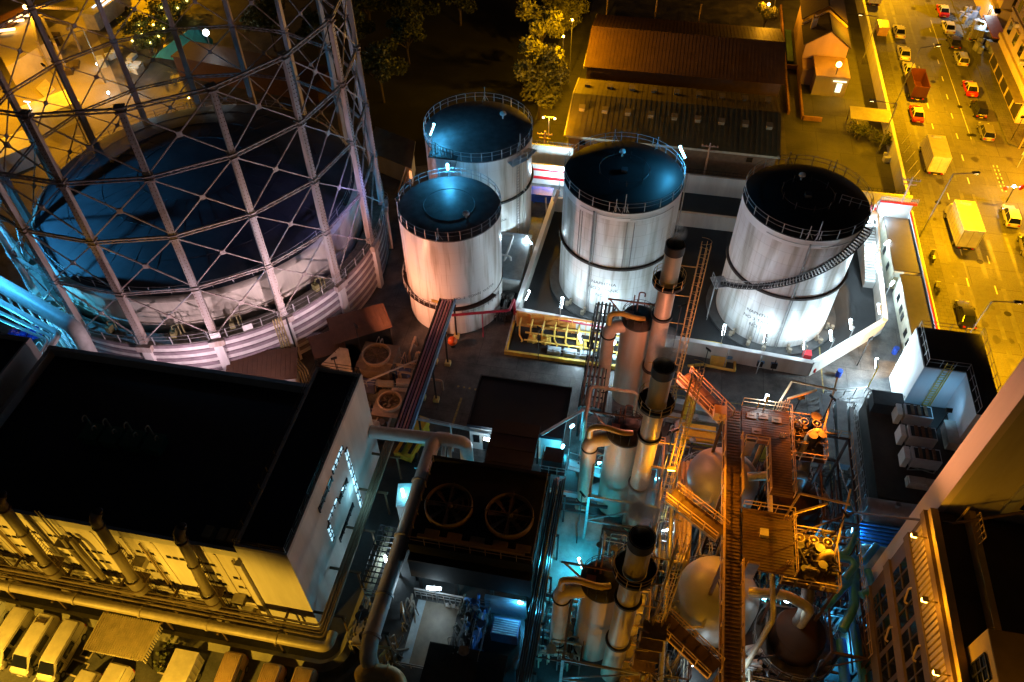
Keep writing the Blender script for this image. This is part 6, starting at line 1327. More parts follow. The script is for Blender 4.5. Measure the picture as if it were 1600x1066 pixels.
# ------------------------------------------------------------------ dense small plant between the stacks, cooler and vessels
GALV = mat('dull_galvanised', (.26, .26, .26), .45, .4, .5, 3); OLDP = mat('old_cream_pipe', (.42, .36, .26), .5, .1, .4, 2); DKP = mat('dark_oily_pipe', (.07, .06, .055), .4, .3, .5, 2)
def plant(label, x0, x1, y0, y1, zmax, seed, n=40, mats=None, cat='process plant', frame=True, ang=0.0):
    r = random.Random(seed); t = thing('process_skid', label, cat, ((x0 + x1) / 2, (y0 + y1) / 2, 0)); mats = mats or (GALV, OLDP, DKP)
    for k, m in enumerate(mats):       # grid-aligned pipe runs on a few shared levels
        b = MB()
        for i in range(n // len(mats)):
            z = zmax * (.15 + .25 * r.randrange(4)) + r.uniform(-.1, .1); rad = r.choice((.04, .05, .07, .09, .13))
            if r.random() < .5:
                y = r.uniform(y0, y1); a, c = sorted((r.uniform(x0, x1), r.uniform(x0, x1))); pts = [V(a, y, 0), V(a, y, z), V(c, y, z), V(c, y, z * r.random())]
            else:
                x = r.uniform(x0, x1); a, c = sorted((r.uniform(y0, y1), r.uniform(y0, y1))); pts = [V(x, a, 0), V(x, a, z), V(x, c, z), V(x, c, z * r.random())]
            if (pts[2] - pts[1]).length < .5: continue
            b.path(bend(pts, .22, 3), rad, 7)
            if r.random() < .5: q = pts[1].lerp(pts[2], r.random()); b.tube(q - V(0, 0, rad * 2), q + V(0, 0, rad * 3 + .2), rad * 1.7, 8); b.tube(q + V(0, 0, rad * 3 + .2), q + V(0, 0, rad * 3 + .25), rad * 3 + .06, 10)
        b.build_one('pipework', m, t)
    for i in range(max(2, n // 12)):
        x, y = r.uniform(x0 + .5, x1 - .5), r.uniform(y0 + .5, y1 - .5); b = MB()
        if r.random() < .5: h = r.uniform(.8, 1.8); rr = r.uniform(.25, .5); b.lathe((x, y, .15), [(rr, 0), (rr, h), (rr * .7, h + rr * .4), (.01, h + rr * .5)], 16); b.build('drum', r.choice(mats), t)
        else: b.rbox((x, y, 0), r.uniform(.5, 1.2), r.uniform(.4, .8), r.uniform(.6, 1.7), r.choice((0, PI / 2))); b.build('control_box', r.choice(mats), t)
    if frame:
        b = MB(); z = zmax * .66; b.box(x0, x1, y0, y0 + .12, z, z + .14); b.box(x0, x1, y1 - .12, y1, z, z + .14); b.box(x0, x0 + .12, y0, y1, z, z + .14); b.box(x1 - .12, x1, y0, y1, z, z + .14)
        for x in (x0 + .06, x1 - .06):
            for y in (y0 + .06, y1 - .06): b.bar((x, y, 0), (x, y, z), .14)
        k = max(2, int((x1 - x0) / .8))
        for i in range(1, k): x = x0 + (x1 - x0) * i / k; b.bar((x, y0, z + .07), (x, y1, z + .07), .06)
        b.rail([(x0, y1, z + .14), (x1, y1, z + .14), (x1, y0, z + .14)], 1.0, .9, .028); b.build_one('steel_frame', r.choice((GALV, BRN)), t)
        b = MB(); b.ladder((x0 - .1, y0 + .5, 0), (x0 - .1, y0 + .5, z + 1), (0, 1, 0), .45, .3, .025); b.build('ladder', GALV, t)
    return t
plant('skid of cream and grey pipes between the farthest and the middle stack', -2.2, 3.0, 43.6, 47.2, 4.6, 11, 44)
plant('skid of pipes filling the gap right of the middle stack ladder', 5.6, 8.4, 33, 41.5, 5.2, 12, 54)
plant('teal-lit pipe skid just below the cyan-lit concrete bed', -3.2, .6, 24.2, 29.6, 3.6, 13, 46)
plant('dark pipe skid behind the front absorber', .9, 3.6, 29.2, 36.6, 4.4, 14, 48)
plant('yellow-lit pipe skid at the foot of the front stack', 4.6, 8.2, 16, 24, 5.0, 15, 66, (OLDP, MATS['brass_brown_pipe'], DKP))
plant('steel skid of valves between the near vessel and the front stack', 6.2, 9.2, 24.4, 31.5, 4.6, 16, 54, (OLDP, GALV, DKP))
plant('cluttered steel skid under the overhead walkway between the two reformer vessels', 9.4, 15.0, 34.8, 38.6, 6.2, 17, 66)
plant('dark skid of pipes right of the far vessel, under the orange-lit deck', 14.8, 21.5, 38.6, 45.6, 5.2, 18, 80, (DKP, GALV, MATS['blue_black_pipe']))
plant('dark skid of pipes right of the near vessel, under the yellow-lit deck', 14.6, 21.6, 31.6, 37.4, 5.6, 19, 84, (DKP, GALV, MATS['blue_black_pipe']))
plant('steel skid and pipes at the bottom edge below the near vessel', 11.6, 21.5, 19.5, 26.0, 4.6, 20, 84, (DKP, GALV, OLDP))
plant('small skid of pipes between the two-fan cooler and the gas duct', -18.6, -16.6, 22.5, 27.0, 3.0, 21, 30, (OLDP, DKP))
plant('skid of valves and pipes in the dark bay corner below the two-fan cooler', -9.6, -7.6, 22.8, 27.8, 3.2, 22, 40, (GALV, DKP, MATS['blue_pipe_paint']))
plant('low pipe skid in the yard behind the far reformer vessel', 5.6, 13.6, 47.6, 51.5, 2.2, 23, 44, (MATS['pale_blue_grey'], GALV, DKP), frame=False)
plant('pipe and cable skid between the cyan flat roof and the pink tank', -14.6, -12.6, 62.2, 66.4, 2.0, 24, 22, (GALV, DKP), frame=False)
plant('tangle of pipes and rails beneath the cyan-lit gas main', -76, -60.5, 42.2, 48.5, 3.0, 25, 120, (LAG, GALV, MATS['yellow_pipe_paint']), frame=False)
plant('row of small pipes and meters along the foot of the orange fan coolers', -27.4, -21.6, 43.2, 48.6, 1.8, 26, 60, (MATS['rust_tan_paint'], GALV, DKP), frame=False)
# structural steel towers round the vessels
def steel(label, xs, ys, zs, m=None):
    m = m or BRN; t = thing('steel_frame', label, 'steel frame', (xs[0], ys[0], 0))
    for x in xs:
        for y in ys: b = MB(); b.box(x - .11, x + .11, y - .11, y + .11, 0, zs[-1]); b.build('column', m, t)
    b = MB()
    for z in zs:
        for x in xs: b.box(x - .08, x + .08, ys[0], ys[-1], z - .2, z)
        for y in ys: b.box(xs[0], xs[-1], y - .08, y + .08, z - .2, z)
    b.build_one('beam', m, t)
    b = MB()
    for i in range(len(zs) - 1): b.bar((xs[0], ys[0], zs[i]), (xs[-1], ys[0], zs[i + 1]), .1); b.bar((xs[-1], ys[-1], zs[i]), (xs[-1], ys[0], zs[i + 1]), .1); b.bar((xs[0], ys[0], zs[i + 1]), (xs[0], ys[-1], zs[i]), .1)
    b.build_one('brace', m, t)
    b = MB(); z = zs[-1]; b.rail([(xs[0], ys[-1], z), (xs[-1], ys[-1], z), (xs[-1], ys[0], z)], 1.0, 1.1, .03); b.build_one('handrail', OR2, t)
steel('slim steel frame between the orange-lit deck and the grey duct boxes', (19.4, 22.2), (38.5, 47.5), (3.6, 7.2)); steel('slim steel frame between the yellow-lit deck and the blue pipes', (19.2, 21.8), (27, 36.5), (3.6, 7.2))
steel('steel frame carrying pipes round the middle stack', (-.6, 5.4), (36.6, 43.2), (4.0, 8.0), GALV); steel('steel frame carrying pipes round the front stack', (-.8, 5.2), (22.4, 28.8), (4.0, 8.0), GALV)
for k, (pts, r, lab) in enumerate((([V(14.2, 45, 0), V(14.2, 45, 10.0), V(14.2, 27.5, 10.0), V(13.4, 26, 4)], .22, 'long lagged pipe passing the right side of both reformer vessels'), ([V(6.6, 47, 2), V(6.6, 47, 6.8), V(6.6, 18, 6.8), V(6.6, 17, 0)], .2, 'tan pipe running the length of the stack row at walkway level'), ([V(2.6, 50, 1), V(2.6, 50, 6.4), V(-2.0, 50, 6.4), V(-2.0, 46, 6.4), V(-2.0, 46, 0)], .18, 'thin tan pipe looping behind the middle absorber'), ([V(13.0, 41.5, 7.4), V(16, 41.5, 8.6), V(17.6, 41.8, 8.6), V(17.6, 41.8, 6)], .4, 'fat transfer pipe from the far vessel to the dark domed vessel'), ([V(13.0, 30.6, 7.4), V(15.6, 30.4, 8.4), V(17.4, 29.6, 8.4), V(17.4, 29.6, 5.4)], .4, 'fat transfer pipe from the near vessel to the dark domed vessel'))):
    pipe('process_pipe', lab, pts, r, OLDP if k % 2 == 0 else GALV, .6)
for lab, p, d, pw, L in (('added teal tube lamp low behind the middle absorber', (-.2, 44.2), (.2, -1), 260, .9), ('added teal tube lamp between the middle stack and the small pipe skid', (5.4, 43.4), (.3, -1), 260, .9), ('added teal tube lamp in the pipe skid below the concrete bed', (-1.6, 29.8), (.3, -1), 240, .9), ('added teal tube lamp under the steel frame of the front stack', (.2, 22.6), (.2, -1), 240, .9), ('added teal tube lamp beside the dark skid right of the far vessel', (15.2, 38.2), (.3, 1), 300, .8), ('added teal tube lamp beside the dark skid right of the near vessel', (15.0, 33.0), (.5, -.5), 240, .8), ('added teal tube lamp near the bottom edge by the dark pipe rack', (-2.2, 20.4), (.5, -.4), 300, .9)):
    flood(lab, p, 2.4, d, L, pw, TEAL, TUBEC, arm=.3)  # small lamps added to turn the light between the pipes teal
# yard litter: wheel stops, drums, cable covers and painted lines in front of the bund
mk = MB()
for k in range(5): q = P(716 + k * 9, 604 + k * 1.5, .004); mk.lathe((q.x, q.y, 0), [(.14, .006), (.14, .03), (.001, .03)], 8)
for k in range(9): q = P(720 - k * 2, 625 + k * 6, 0); mk.box(q.x - .12, q.x + .12, q.y - .3, q.y + .3, .006, .009)
mk.box(-3, 20, 55.6, 55.7, .006, .009); mk.box(22.6, 22.75, 46, 66, .006, .009)
struct(mk.build('yard_marking', mat('worn_yellow_line', (.4, .3, .1), .7, 0, .7, 4)))
b0 = MB(); b0.tube((0, 0, 0), (0, 0, .9), .3, 16); b0.lathe((0, 0, .3), [(.3, 0), (.33, .03), (.3, .06)], 16); b0.lathe((0, 0, .6), [(.3, 0), (.33, .03), (.3, .06)], 16); d0 = b0.build('oil_drum', mat('blue_skip', (.02, .07, .42)))
tag(d0, 'blue oil drum standing against the white compound wall by the black gantry', 'drum', 'blue oil drums in the yard'); d0.location = (2.6, 57.4, 0)
for x, y, lab in ((3.3, 57.3, 'blue oil drum beside another by the cyan cabinet'), (24.4, 61.6, 'blue oil drum alone near the angled compound wall'), (30.9, 66.2, 'blue oil drum at the door of the long dark-roofed hut')):
    o = d0.copy(); C.objects.link(o); o.location = (x, y, 0); o['label'] = lab
# ------------------------------------------------------------------ vehicles (local +y is the front)
RUB = mat('tyre_rubber', (.012, .012, .012), .8); HUB = mat('wheel_hub', (.35, .35, .35), .4, .6); HEADL = mat('headlight_glass', (.7, .7, .65), .15); TAILL = mat('tail_lamp', (.45, .015, .01), .3); PLATE = mat('plate_yellow', (.7, .55, .05), .5)
def paint(name, col): return mat(name, col, .3, .1, .3, 1.1)
def wheels(t, xs, ys, r):
    for x in xs:
        for y in ys:
            b = MB(); b.tube((x - .1, y, r), (x + .1, y, r), r, 18); w_ = b.build('wheel', RUB, t)
            b = MB(); s = 1 if x > 0 else -1; b.tube((x + s * .1, y, r), (x + s * .115, y, r), r * .6, 12); b.build('hub', HUB, w_)
def sec(w, z0, z1, y, k=.12):
    h = z1 - z0; return [(-w + k * .6, y, z0), (w - k * .6, y, z0), (w, y, z0 + h * .25), (w, y, z0 + h * .7), (w - k, y, z1), (-w + k, y, z1), (-w, y, z0 + h * .7), (-w, y, z0 + h * .25)]
def car(name, cat, label, m, roofm=None, kind='sedan', group=None):
    t = thing(name, label, cat, (0, 0, 0), group); W = .86
    P_ = {'sedan': (-2.2, -1.62, -1.0, .35, 1.0, 2.2, 1.42), 'wagon': (-2.2, -2.05, -1.75, .4, 1.05, 2.2, 1.5), 'suv': (-2.25, -2.1, -1.8, .45, 1.1, 2.25, 1.72)}[kind]
    yb, wr0, wr1, wf1, wf0, yf, H = P_; hz_ = .92 if kind == 'suv' else .84
    b = MB(); b.loft([sec(W * .86, .36, hz_ - .2, yb), sec(W * .96, .24, hz_, yb + .12), sec(W, .22, hz_ + .03, yb + .6), sec(W, .2, hz_ + .03, .5), sec(W * .99, .2, hz_, wf0 + .2), sec(W * .95, .24, hz_ - .1, yf - .35), sec(W * .84, .34, hz_ - .24, yf)]); b.build('body', m, t)
    b = MB(); wr = W * .74; b.loft([[(-wr, wr1, H - .06), (wr, wr1, H - .06), (wr, wr1, H - .02), (-wr, wr1, H - .02)], [(-wr, wr1 + .3, H - .06), (wr, wr1 + .3, H - .06), (wr, wr1 + .3, H), (-wr, wr1 + .3, H)], [(-wr, wf1 - .3, H - .06), (wr, wf1 - .3, H - .06), (wr, wf1 - .3, H), (-wr, wf1 - .3, H)], [(-wr, wf1, H - .08), (wr, wf1, H - .08), (wr, wf1, H - .04), (-wr, wf1, H - .04)]])
    for s in (-1, 1):
        for (y0, y1) in ((wr0, wr1), (wf0, wf1)): b.bar((s * W * .9, y0, hz_), (s * wr, y1, H - .04), .09)
        b.bar((s * W * .93, -.25, hz_), (s * wr, -.3, H - .04), .08)
    b.build('roof', roofm or m, t)
    wb = W * .9; g = WINDK
    b = MB(); b.slab([(-wb, wf0, hz_), (wb, wf0, hz_), (wr, wf1, H - .06), (-wr, wf1, H - .06)], .02); b.build('windscreen', g, t)
    b = MB(); b.slab([(wb, wr0, hz_), (-wb, wr0, hz_), (-wr, wr1, H - .06), (wr, wr1, H - .06)], .02); b.build('rear_window', g, t)
    for s in (-1, 1): b = MB(); p = [(s * wb, wr0, hz_), (s * wb, wf0, hz_), (s * wr, wf1, H - .06), (s * wr, wr1, H - .06)]; b.slab(p if s > 0 else p[::-1], .02); b.build('side_window', g, t)
    for s in (-1, 1):
        b = MB(); b.box(s * .58 - .17, s * .58 + .17, yf - .1, yf - .01, .52, .68); b.build('headlight', HEADL, t)
        b = MB(); b.box(s * .6 - .15, s * .6 + .15, yb - .005, yb + .08, .55, .74); b.build('tail_light', TAILL, t)
        b = MB(); b.box(s * (W + .1) - .1, s * (W + .1) + .1, wf0 - .35, wf0 - .2, hz_ - .02, hz_ + .14); b.build('mirror', m, t)
    b = MB(); b.box(-.25, .25, yb - .03, yb + .05, .42, .53); b.build('number_plate', PLATE, t)
    wheels(t, (-W + .06, W - .06), (-1.35, 1.38), .32); return t
def van(label, m, group, ribs=False, rack=False, L=4.9, H=1.98):
    t = thing('parked_van', label, 'van', (0, 0, 0), group); W = .88; yb, yf = -L / 2, L / 2
    def vs(w, z0, z1, y, r=.2): return [(-w + .08, y, z0), (w - .08, y, z0), (w, y, z0 + .15), (w, y, .95), (w - .06, y, z1 - r), (w - .22, y, z1 - .03), (0, y, z1), (-w + .22, y, z1 - .03), (-w + .06, y, z1 - r), (-w, y, .95), (-w, y, z0 + .15)]
    b = MB(); b.loft([vs(W * .93, .4, H - .35, yb), vs(W * .98, .3, H - .06, yb + .2), vs(W, .25, H, yb + .7), vs(W, .25, H, yf - 1.5), vs(W * .99, .25, H - .06, yf - 1.15), vs(W * .98, .25, 1.25, yf - .35), vs(W * .95, .27, 1.08, yf - .12), vs(W * .86, .36, .9, yf)]); b.build('body', m, t, .5)
    b = MB(); b.slab([(-.72, yf - .38, 1.22), (.72, yf - .38, 1.22), (.6, yf - 1.12, 1.88), (-.6, yf - 1.12, 1.88)], -.05); b.build('windscreen', WINDK, t)
    for s in (-1, 1):
        b = MB(); p = [(s * .885, yf - 1.55, 1.05), (s * .885, yf - .62, 1.05), (s * .80, yf - 1.1, 1.7), (s * .80, yf - 1.55, 1.7)]; b.slab(p if s > 0 else p[::-1], .03); b.build('door_window', WINDK, t)
        b = MB(); p = [(s * .885, yf - 3.2, 1.08), (s * .885, yf - 1.85, 1.08), (s * .82, yf - 1.85, 1.66), (s * .82, yf - 3.2, 1.66)]; b.slab(p if s > 0 else p[::-1], .03); b.build('side_window', WINDK, t)
        b = MB(); b.box(s * .66 - .14, s * .66 + .14, yf - .14, yf - .02, .68, .86); b.build('headlight', HEADL, t)
        b = MB(); b.box(s * 1.02 - .12, s * 1.02 + .12, yf - .75, yf - .6, 1.05, 1.3); b.build('mirror', BLACKP, t)
        b = MB(); b.box(s * .78 - .07, s * .78 + .07, yb - .01, yb + .1, .7, 1.1); b.build('tail_light', TAILL, t)
    b = MB()
    for s in (-1, 1):
        for yy in (yf - 1.62, yf - 1.78, yf - 3.28): b.bar((s * .884, yy, .45), (s * .845, yy, 1.72), .018)
        b.bar((s * .888, yf - 3.28, .98), (s * .888, yb + .25, .98), .016)
        b.bar((s * .79, yf - 1.2, H - .17), (s * .79, yb + .3, H - .17), .03)
    b.build_one('door_seam', mat('dark_seam', (.04, .035, .03), .7), t)
    b = MB(); b.box(-.8, .8, yf - .06, yf + .06, .35, .58); b.build('bumper', mat('grey_bumper', (.12, .12, .12), .6), t)
    b = MB(); b.box(-.26, .26, yf + .06, yf + .08, .4, .52); b.build('number_plate', WHITEP, t)
    if rack:
        b = MB(); b.bar((-.5, yb + .75, H + .06), (.5, yb + .75, H + .06), .06); b.bar((-.5, yb + .95, H + .06), (.5, yb + .95, H + .06), .06)
        for x in (-.45, .45): b.bar((x, yb + .6, H + .06), (x, yb + 1.1, H + .06), .06)
        b.build('roof_rack', mat('brown_steel', (.12, .08, .04)), t)
    if ribs:
        b = MB()
        for k in range(9): b.box(-.66 + k * .165 - .03, -.66 + k * .165 + .03, yb + .3, yf - 1.6, H - .03, H + .035)
        b.build('roof_rib', m, t)
    wheels(t, (-W + .05, W - .05), (-L * .32, L * .33), .33); return t
def truck(label, m, L=6.2, W=1.1, H=3.0, open_top=False, group=None):
    t = thing('box_truck', label, 'truck', (0, 0, 0), group); yb = -L / 2
    b = MB()
    if open_top:
        b.box(-W, W, yb, L / 2 - 1.6, .95, 1.1); b.box(-W, -W + .12, yb, L / 2 - 1.6, 1.1, H - .4); b.box(W - .12, W, yb, L / 2 - 1.6, 1.1, H - .4); b.box(-W + .12, W - .12, yb, yb + .12, 1.1, H - .6); b.box(-W + .12, W - .12, L / 2 - 1.75, L / 2 - 1.6, 1.1, H - .1)
    else: b.box(-W, W, yb, L / 2 - 1.6, .85, H)
    b.build('cargo_box', m, t)
    if not open_top:
        b = MB(); b.box(-W - .02, W + .02, yb - .03, L / 2 - 1.58, H, H + .05); b.box(-.6, .6, L / 2 - 2.3, L / 2 - 1.9, H + .05, H + .25); b.build('box_roof', m, t)
        b = MB(); b.box(-.03, .03, yb - .03, yb, .95, H - .15); b.box(-W + .1, -W + .16, yb - .04, yb, .95, H - .2); b.box(W - .16, W - .1, yb - .04, yb, .95, H - .2); b.build('rear_door_bar', STEELG, t)
        b = MB()
        for s in (-1, 1):
            for k in range(7): y_ = yb + .3 + k * (L - 2.2) / 6.5; b.box(s * W - .012, s * W + .012, y_, y_ + .05, 1.0, H - .06)
            b.box(s * W - .02, s * W + .02, yb, L / 2 - 1.6, .86, .98)
        b.build_one('side_rib', mat('truck_rib', (.45, .43, .38), .5), t)
    b = MB(); y0 = L / 2 - 1.5; cs = lambda y, z1, w: [(-w, y, .55), (w, y, .55), (w, y, 1.4), (w - .1, y, z1), (-w + .1, y, z1), (-w, y, 1.4)]
    b.loft([cs(y0, 2.2, W - .12), cs(y0 + .9, 2.25, W - .12), cs(L / 2 - .1, 1.5, W - .14), cs(L / 2, 1.2, W - .16)]); b.build('cab', paint('truck_white', (.7, .7, .68)) if not open_top else m, t)
    b = MB(); b.slab([(-W + .25, L / 2 - .14, 1.5), (W - .25, L / 2 - .14, 1.5), (W - .3, y0 + .95, 2.18), (-W + .3, y0 + .95, 2.18)], -.06); b.build('windscreen', WINDK, t)
    b = MB(); b.box(-.4, .4, yb + .3, L / 2 - .6, .5, .8); b.box(-W + .1, W - .1, yb - .06, yb + .02, .5, .62); b.build('chassis', BLACKP, t)
    for s in (-1, 1): b = MB(); b.box(s * .8 - .14, s * .8 + .14, yb - .08, yb - .02, .62, .78); b.build('tail_light', TAILL, t)
    b = MB(); b.box(-.25, .25, yb - .09, yb - .06, .5, .62); b.build('number_plate', PLATE, t)
    wheels(t, (-W + .16, W - .16), (yb + 1.2, L / 2 - 1.0), .42); return t
def put(o, x, y, rz=0, z=.004): o.location = (x, y, z); o.rotation_euler = (0, 0, rz); return o
CRM = paint('cream_car_paint', (.72, .68, .55)); BLK = paint('black_car_paint', (.015, .015, .016)); TAXI = paint('taxi_red', (.5, .015, .02)); GREYC = paint('grey_car_paint', (.2, .19, .17)); SILV = paint('silver_car_paint', (.5, .49, .46)); BRNC = paint('brown_truck_paint', (.07, .018, .012)); CREAMR = paint('taxi_roof_cream', (.75, .7, .5)); DKC = paint('dark_car_paint', (.05, .04, .035))
GL, GRT = 'vehicles along the left kerb of the street', 'cars parked along the right kerb of the street'
s0 = car('saloon_car', 'car', 'cream saloon car farthest up the left kerb of the yellow-lit street', CRM, None, 'sedan', GL); put(s0, 41.0, 143.5)
o = dup(s0); put(o, 40.8, 135.8); o['label'] = 'cream saloon car second from the far end of the left kerb'
o = dup(s0); put(o, 40.9, 130.4); o['label'] = 'cream saloon car half hidden by the dark red open truck'
put(truck('dark red open-topped truck at the left kerb above the red taxi', BRNC, 6.4, 1.15, 3.3, True, GL), 40.9, 124.2)
tx = car('taxi', 'taxi', 'red taxi with a cream roof behind the dark red truck', TAXI, CREAMR, 'sedan', GL); put(tx, 40.2, 116.9)
put(truck('white box truck at the left kerb beside the spiked wall', CRM, 7.0, 1.2, 3.3, False, GL), 40.5, 104.8)
put(truck('bright cream box truck with a lamp-lit roof, nearer the camera at the left kerb', paint('truck_white', (.7, .7, .68)), 7.6, 1.25, 3.5, False, GL), 41.6, 89.3, .02)
put(car('saloon_car', 'car', 'black rounded car driving alone next to the pale U-shaped block', BLK, None, 'sedan', None), 39.6, 73.4, .02)
o = dup(tx); put(o, 49.8, 153); o['label'] = 'red taxi farthest up the right kerb by the white-lit pavement'; o['group'] = GRT
o = dup(s0); put(o, 49.7, 146.6); o['label'] = 'cream saloon car just below the farthest red taxi on the right kerb'; o['group'] = GRT
put(car('saloon_car', 'car', 'dark saloon car between two pale cars on the right kerb by the white-lit pavement', DKC, None, 'sedan', GRT), 49.7, 141.2)
put(car('estate_car', 'car', 'pale beige estate car at the corner of the white-lit pavement', SILV, None, 'wagon', GRT), 49.9, 135.6)
o = dup(tx); put(o, 49.6, 126); o['label'] = 'red taxi alone below the gap on the right kerb, before the orange facade'; o['group'] = GRT
put(car('estate_car', 'car', 'black car tight behind the red taxi before the orange facade', BLK, None, 'suv', GRT), 49.7, 119.8)
put(car('estate_car', 'car', 'grey estate car last in the row before the side road', GREYC, None, 'wagon', GRT), 49.6, 113.6, -.03)
put(car('estate_car', 'car', 'olive grey hatchback just below the red road sign', SILV, None, 'wagon', GRT), 48.8, 93.5, -.05)
put(car('sport_utility_car', 'car', 'dark off-road car at the right frame edge below the hatchback', GREYC, None, 'suv', GRT), 49.6, 87.6, -.08)
put(truck('olive van-bodied truck backed against the orange facade', paint('olive_truck', (.2, .19, .12)), 5.0, .95, 2.4, False, None), 54.0, 144.6, -.3)
put(truck('cream truck at the very top of the left kerb', CRM, 5.6, 1.1, 2.8, False, GL), 37.8, 155.8)
b = MB(); q = P(1376, 52, 0); b.rbox((q.x, q.y, .13), 1.6, 2.6, 1.5); b.rbox((q.x, q.y, 1.63), 1.8, 2.8, .1); b.rbox((q.x, q.y - 1.32, .4), 1.2, .04, .9); tag(b.build('kiosk', paint('salmon_paint', (.6, .35, .25))), 'small salmon coloured kiosk on the pavement by the far cream car', 'kiosk')
# vans in the car park
VANP = paint('van_cream', (.72, .66, .5)); GV = 'vans parked nose out in the car park'
v0 = van('van_a', VANP, GV, rack=True); put(v0, -45.0, 18.0, PI - .03); v0['label'] = 'cream van with a brown roof rack, between two plain-roofed vans'
v1 = van('cream van with a bare roof next to the ribbed tin canopy', VANP, GV); put(v1, -42.55, 17.9, PI - .01)
o = dup(v1); put(o, -47.5, 18.1, PI - .04); o['label'] = 'cream van left of the van with the roof rack'
put(van('white van mostly cut off by the left frame edge', paint('van_white', (.75, .78, .8)), GV), -50.3, 18.4, PI - .05)
v2 = van('narrow yellowish van below the left end of the ribbed tin canopy', VANP, GV, L=4.4, H=1.75); put(v2, -39.0, 14.6, PI - .05)
put(van('bulky cream van with a raised roof below the middle of the ribbed tin canopy', VANP, GV, L=4.8, H=2.3), -36.6, 15.2, PI - .03)
put(truck('pale box truck standing right of the ribbed tin canopy', VANP, 5.6, 1.0, 2.5, False, None), -31.3, 16.6, PI)
RB = paint('ribbed_van_tan', (.55, .38, .2)); GR_ = 'vans with ribbed roofs'
r0 = van('tan van with a ribbed roof right of the pale box truck', RB, GR_, ribs=True, L=4.4, H=2.1); put(r0, -27.6, 18.1, PI + .03)
o = dup(r0); put(o, -24.1, 17.8, PI + .03); o['label'] = 'tan ribbed-roof van in the middle of the three at the bottom edge'
o = dup(r0); put(o, -21.4, 18.0, PI + .03); o['label'] = 'tan ribbed-roof van rightmost of the three at the bottom edge'
cn = thing('tin_canopy', 'ribbed yellow tin canopy standing among the parked vans', 'canopy', (-37.1, 19.6, 0))
b = MB(); n = 26
b.box(-39.7, -34.4, 17.9, 21.0, 2.75, 2.8)
for i in range(n): x = -39.7 + (i + .5) * 5.3 / n; b.box(x - .05, x + .05, 17.85, 21.05, 2.8, 2.87)
b.build('roof', mat('yellow_tin', (.6, .5, .26), .5, .2, .35, 1.5), cn)
for x in (-39.4, -34.7):
    for y in (18.2, 20.7): b = MB(); b.bar((x, y, 0), (x, y, 2.75), .1); b.build('post', DARKS, cn)
b = MB()
for k in range(22): b.bar((-39.2 + k * .2, 17.95, 2.4), (-39.2 + k * .2, 17.95, 2.7), .09)
for k in range(14): b.bar((-34.45, 18.0 + k * .22, 2.0), (-34.45, 18.0 + k * .22, 2.7), .09)
b.build('fringe', mat('bead_fringe', (.5, .45, .35), .6), cn)
b = MB()
for k in range(30): x, y = -33.9 + rnd.uniform(-.3, .4), 18 + rnd.random() * 2.8; b.sphere((x, y, .3 + rnd.random() * 1.3), .16, 7, 5)
tag(b.build('potted_plant', mat('plant_green', (.06, .07, .03), .7), None), 'straggly row of potted plants at the right end of the tin canopy', 'plants', kind='stuff')
def tray(label, x, y, w_, l_, rz):
    t = thing('drain_grate', label, 'drain', (x, y, 0), None); b = MB(); b.rbox((x, y, 0), w_, l_, .05, rz); b.build('frame', mat('pale_frame', (.6, .52, .35), .6), t); b = MB(); b.rbox((x, y, .05), w_ - .25, l_ - .25, .012, rz)
    for k in range(6): b.rbox((x - w_ * .35 + k * w_ * .14, y, .062), .05, l_ - .3, .02, rz)
    b.build('grate', BLACKP, t)
q = P(137, 1020, 0); tray('small pale-framed dark grate beside the corner of the tin canopy', q.x, q.y, 1.0, .9, -.1)
q = P(120, 1045, 0); tray('large pale-framed dark grate between the vans', q.x, q.y, 1.7, 1.3, -.1)
q = P(259, 1046, 0); tray('pale-framed dark grate left of the box truck', q.x, q.y, 1.1, .9, -.05)
# ------------------------------------------------------------------ street furniture and lamps
LSOD = emis('bulb_sodium', (1, .62, .2), 16)
def street_lamp(label, ex, ey, hx, hy, H=10, power=20000, col=SOD, ang=168, base=None):
    bx, by = base or (ex, ey); t = thing('street_lamp', label, 'street lamp', (bx, by, 0), 'sodium street lamps')
    b = MB(); b.tube((bx, by, 0), (ex, ey, H), .11, 8, .07); b.tube((bx, by, 0), (bx, by, 1.2), .16, 8); b.tube((ex, ey, H), (hx, hy, H + .15), .06, 6); b.build('pole', mat('lamp_post_grey', (.25, .25, .24), .5, .4), t)
    d = Vector((hx - ex, hy - ey, 0)).normalized(); b = MB(); b.slab([V(hx, hy, H + .1) - d * .1 + V(-d.y, d.x, 0) * .16, V(hx, hy, H + .1) + d * .75 + V(-d.y, d.x, 0) * .12, V(hx, hy, H + .1) + d * .75 - V(-d.y, d.x, 0) * .12, V(hx, hy, H + .1) - d * .1 - V(-d.y, d.x, 0) * .16], -.2); b.build('head', mat('lamp_head_dark', (.06, .06, .06), .5), t)
    b = MB(); c = V(hx, hy, H + .07) + d * .35; b.rbox((c.x, c.y, H + .05), .5, .18, .04, math.atan2(d.y, d.x)); b.build('bulb', LSOD, t)
    spot((c.x, c.y, H - .15), (c.x + d.x * 2.0, c.y + d.y * 2.0, 0), col, power, t, ang, .5, .3); return t
for (a, c_, lab, pw) in ((P(1438, 75, 10), P(1462, 73, 10), 'street lamp with a long arm beside the dark red truck', 29000), (P(1490, 272, 10), P(1520, 272, 10), 'street lamp leaning over the road between the two box trucks', 29000), (P(1550, 471, 10), P(1585, 474, 10), 'street lamp next to the black car and the pale U-shaped block', 29000)):
    street_lamp(lab, a.x, a.y, c_.x, c_.y, 10, pw, base=(a.x - .4, a.y))
street_lamp('street lamp far up the road beyond the frame top', 36.8, 158, 40.5, 158.3, 10, 29000)
street_lamp('street lamp on the right pavement outside the frame', 58, 100, 54.5, 100, 10, 27000)
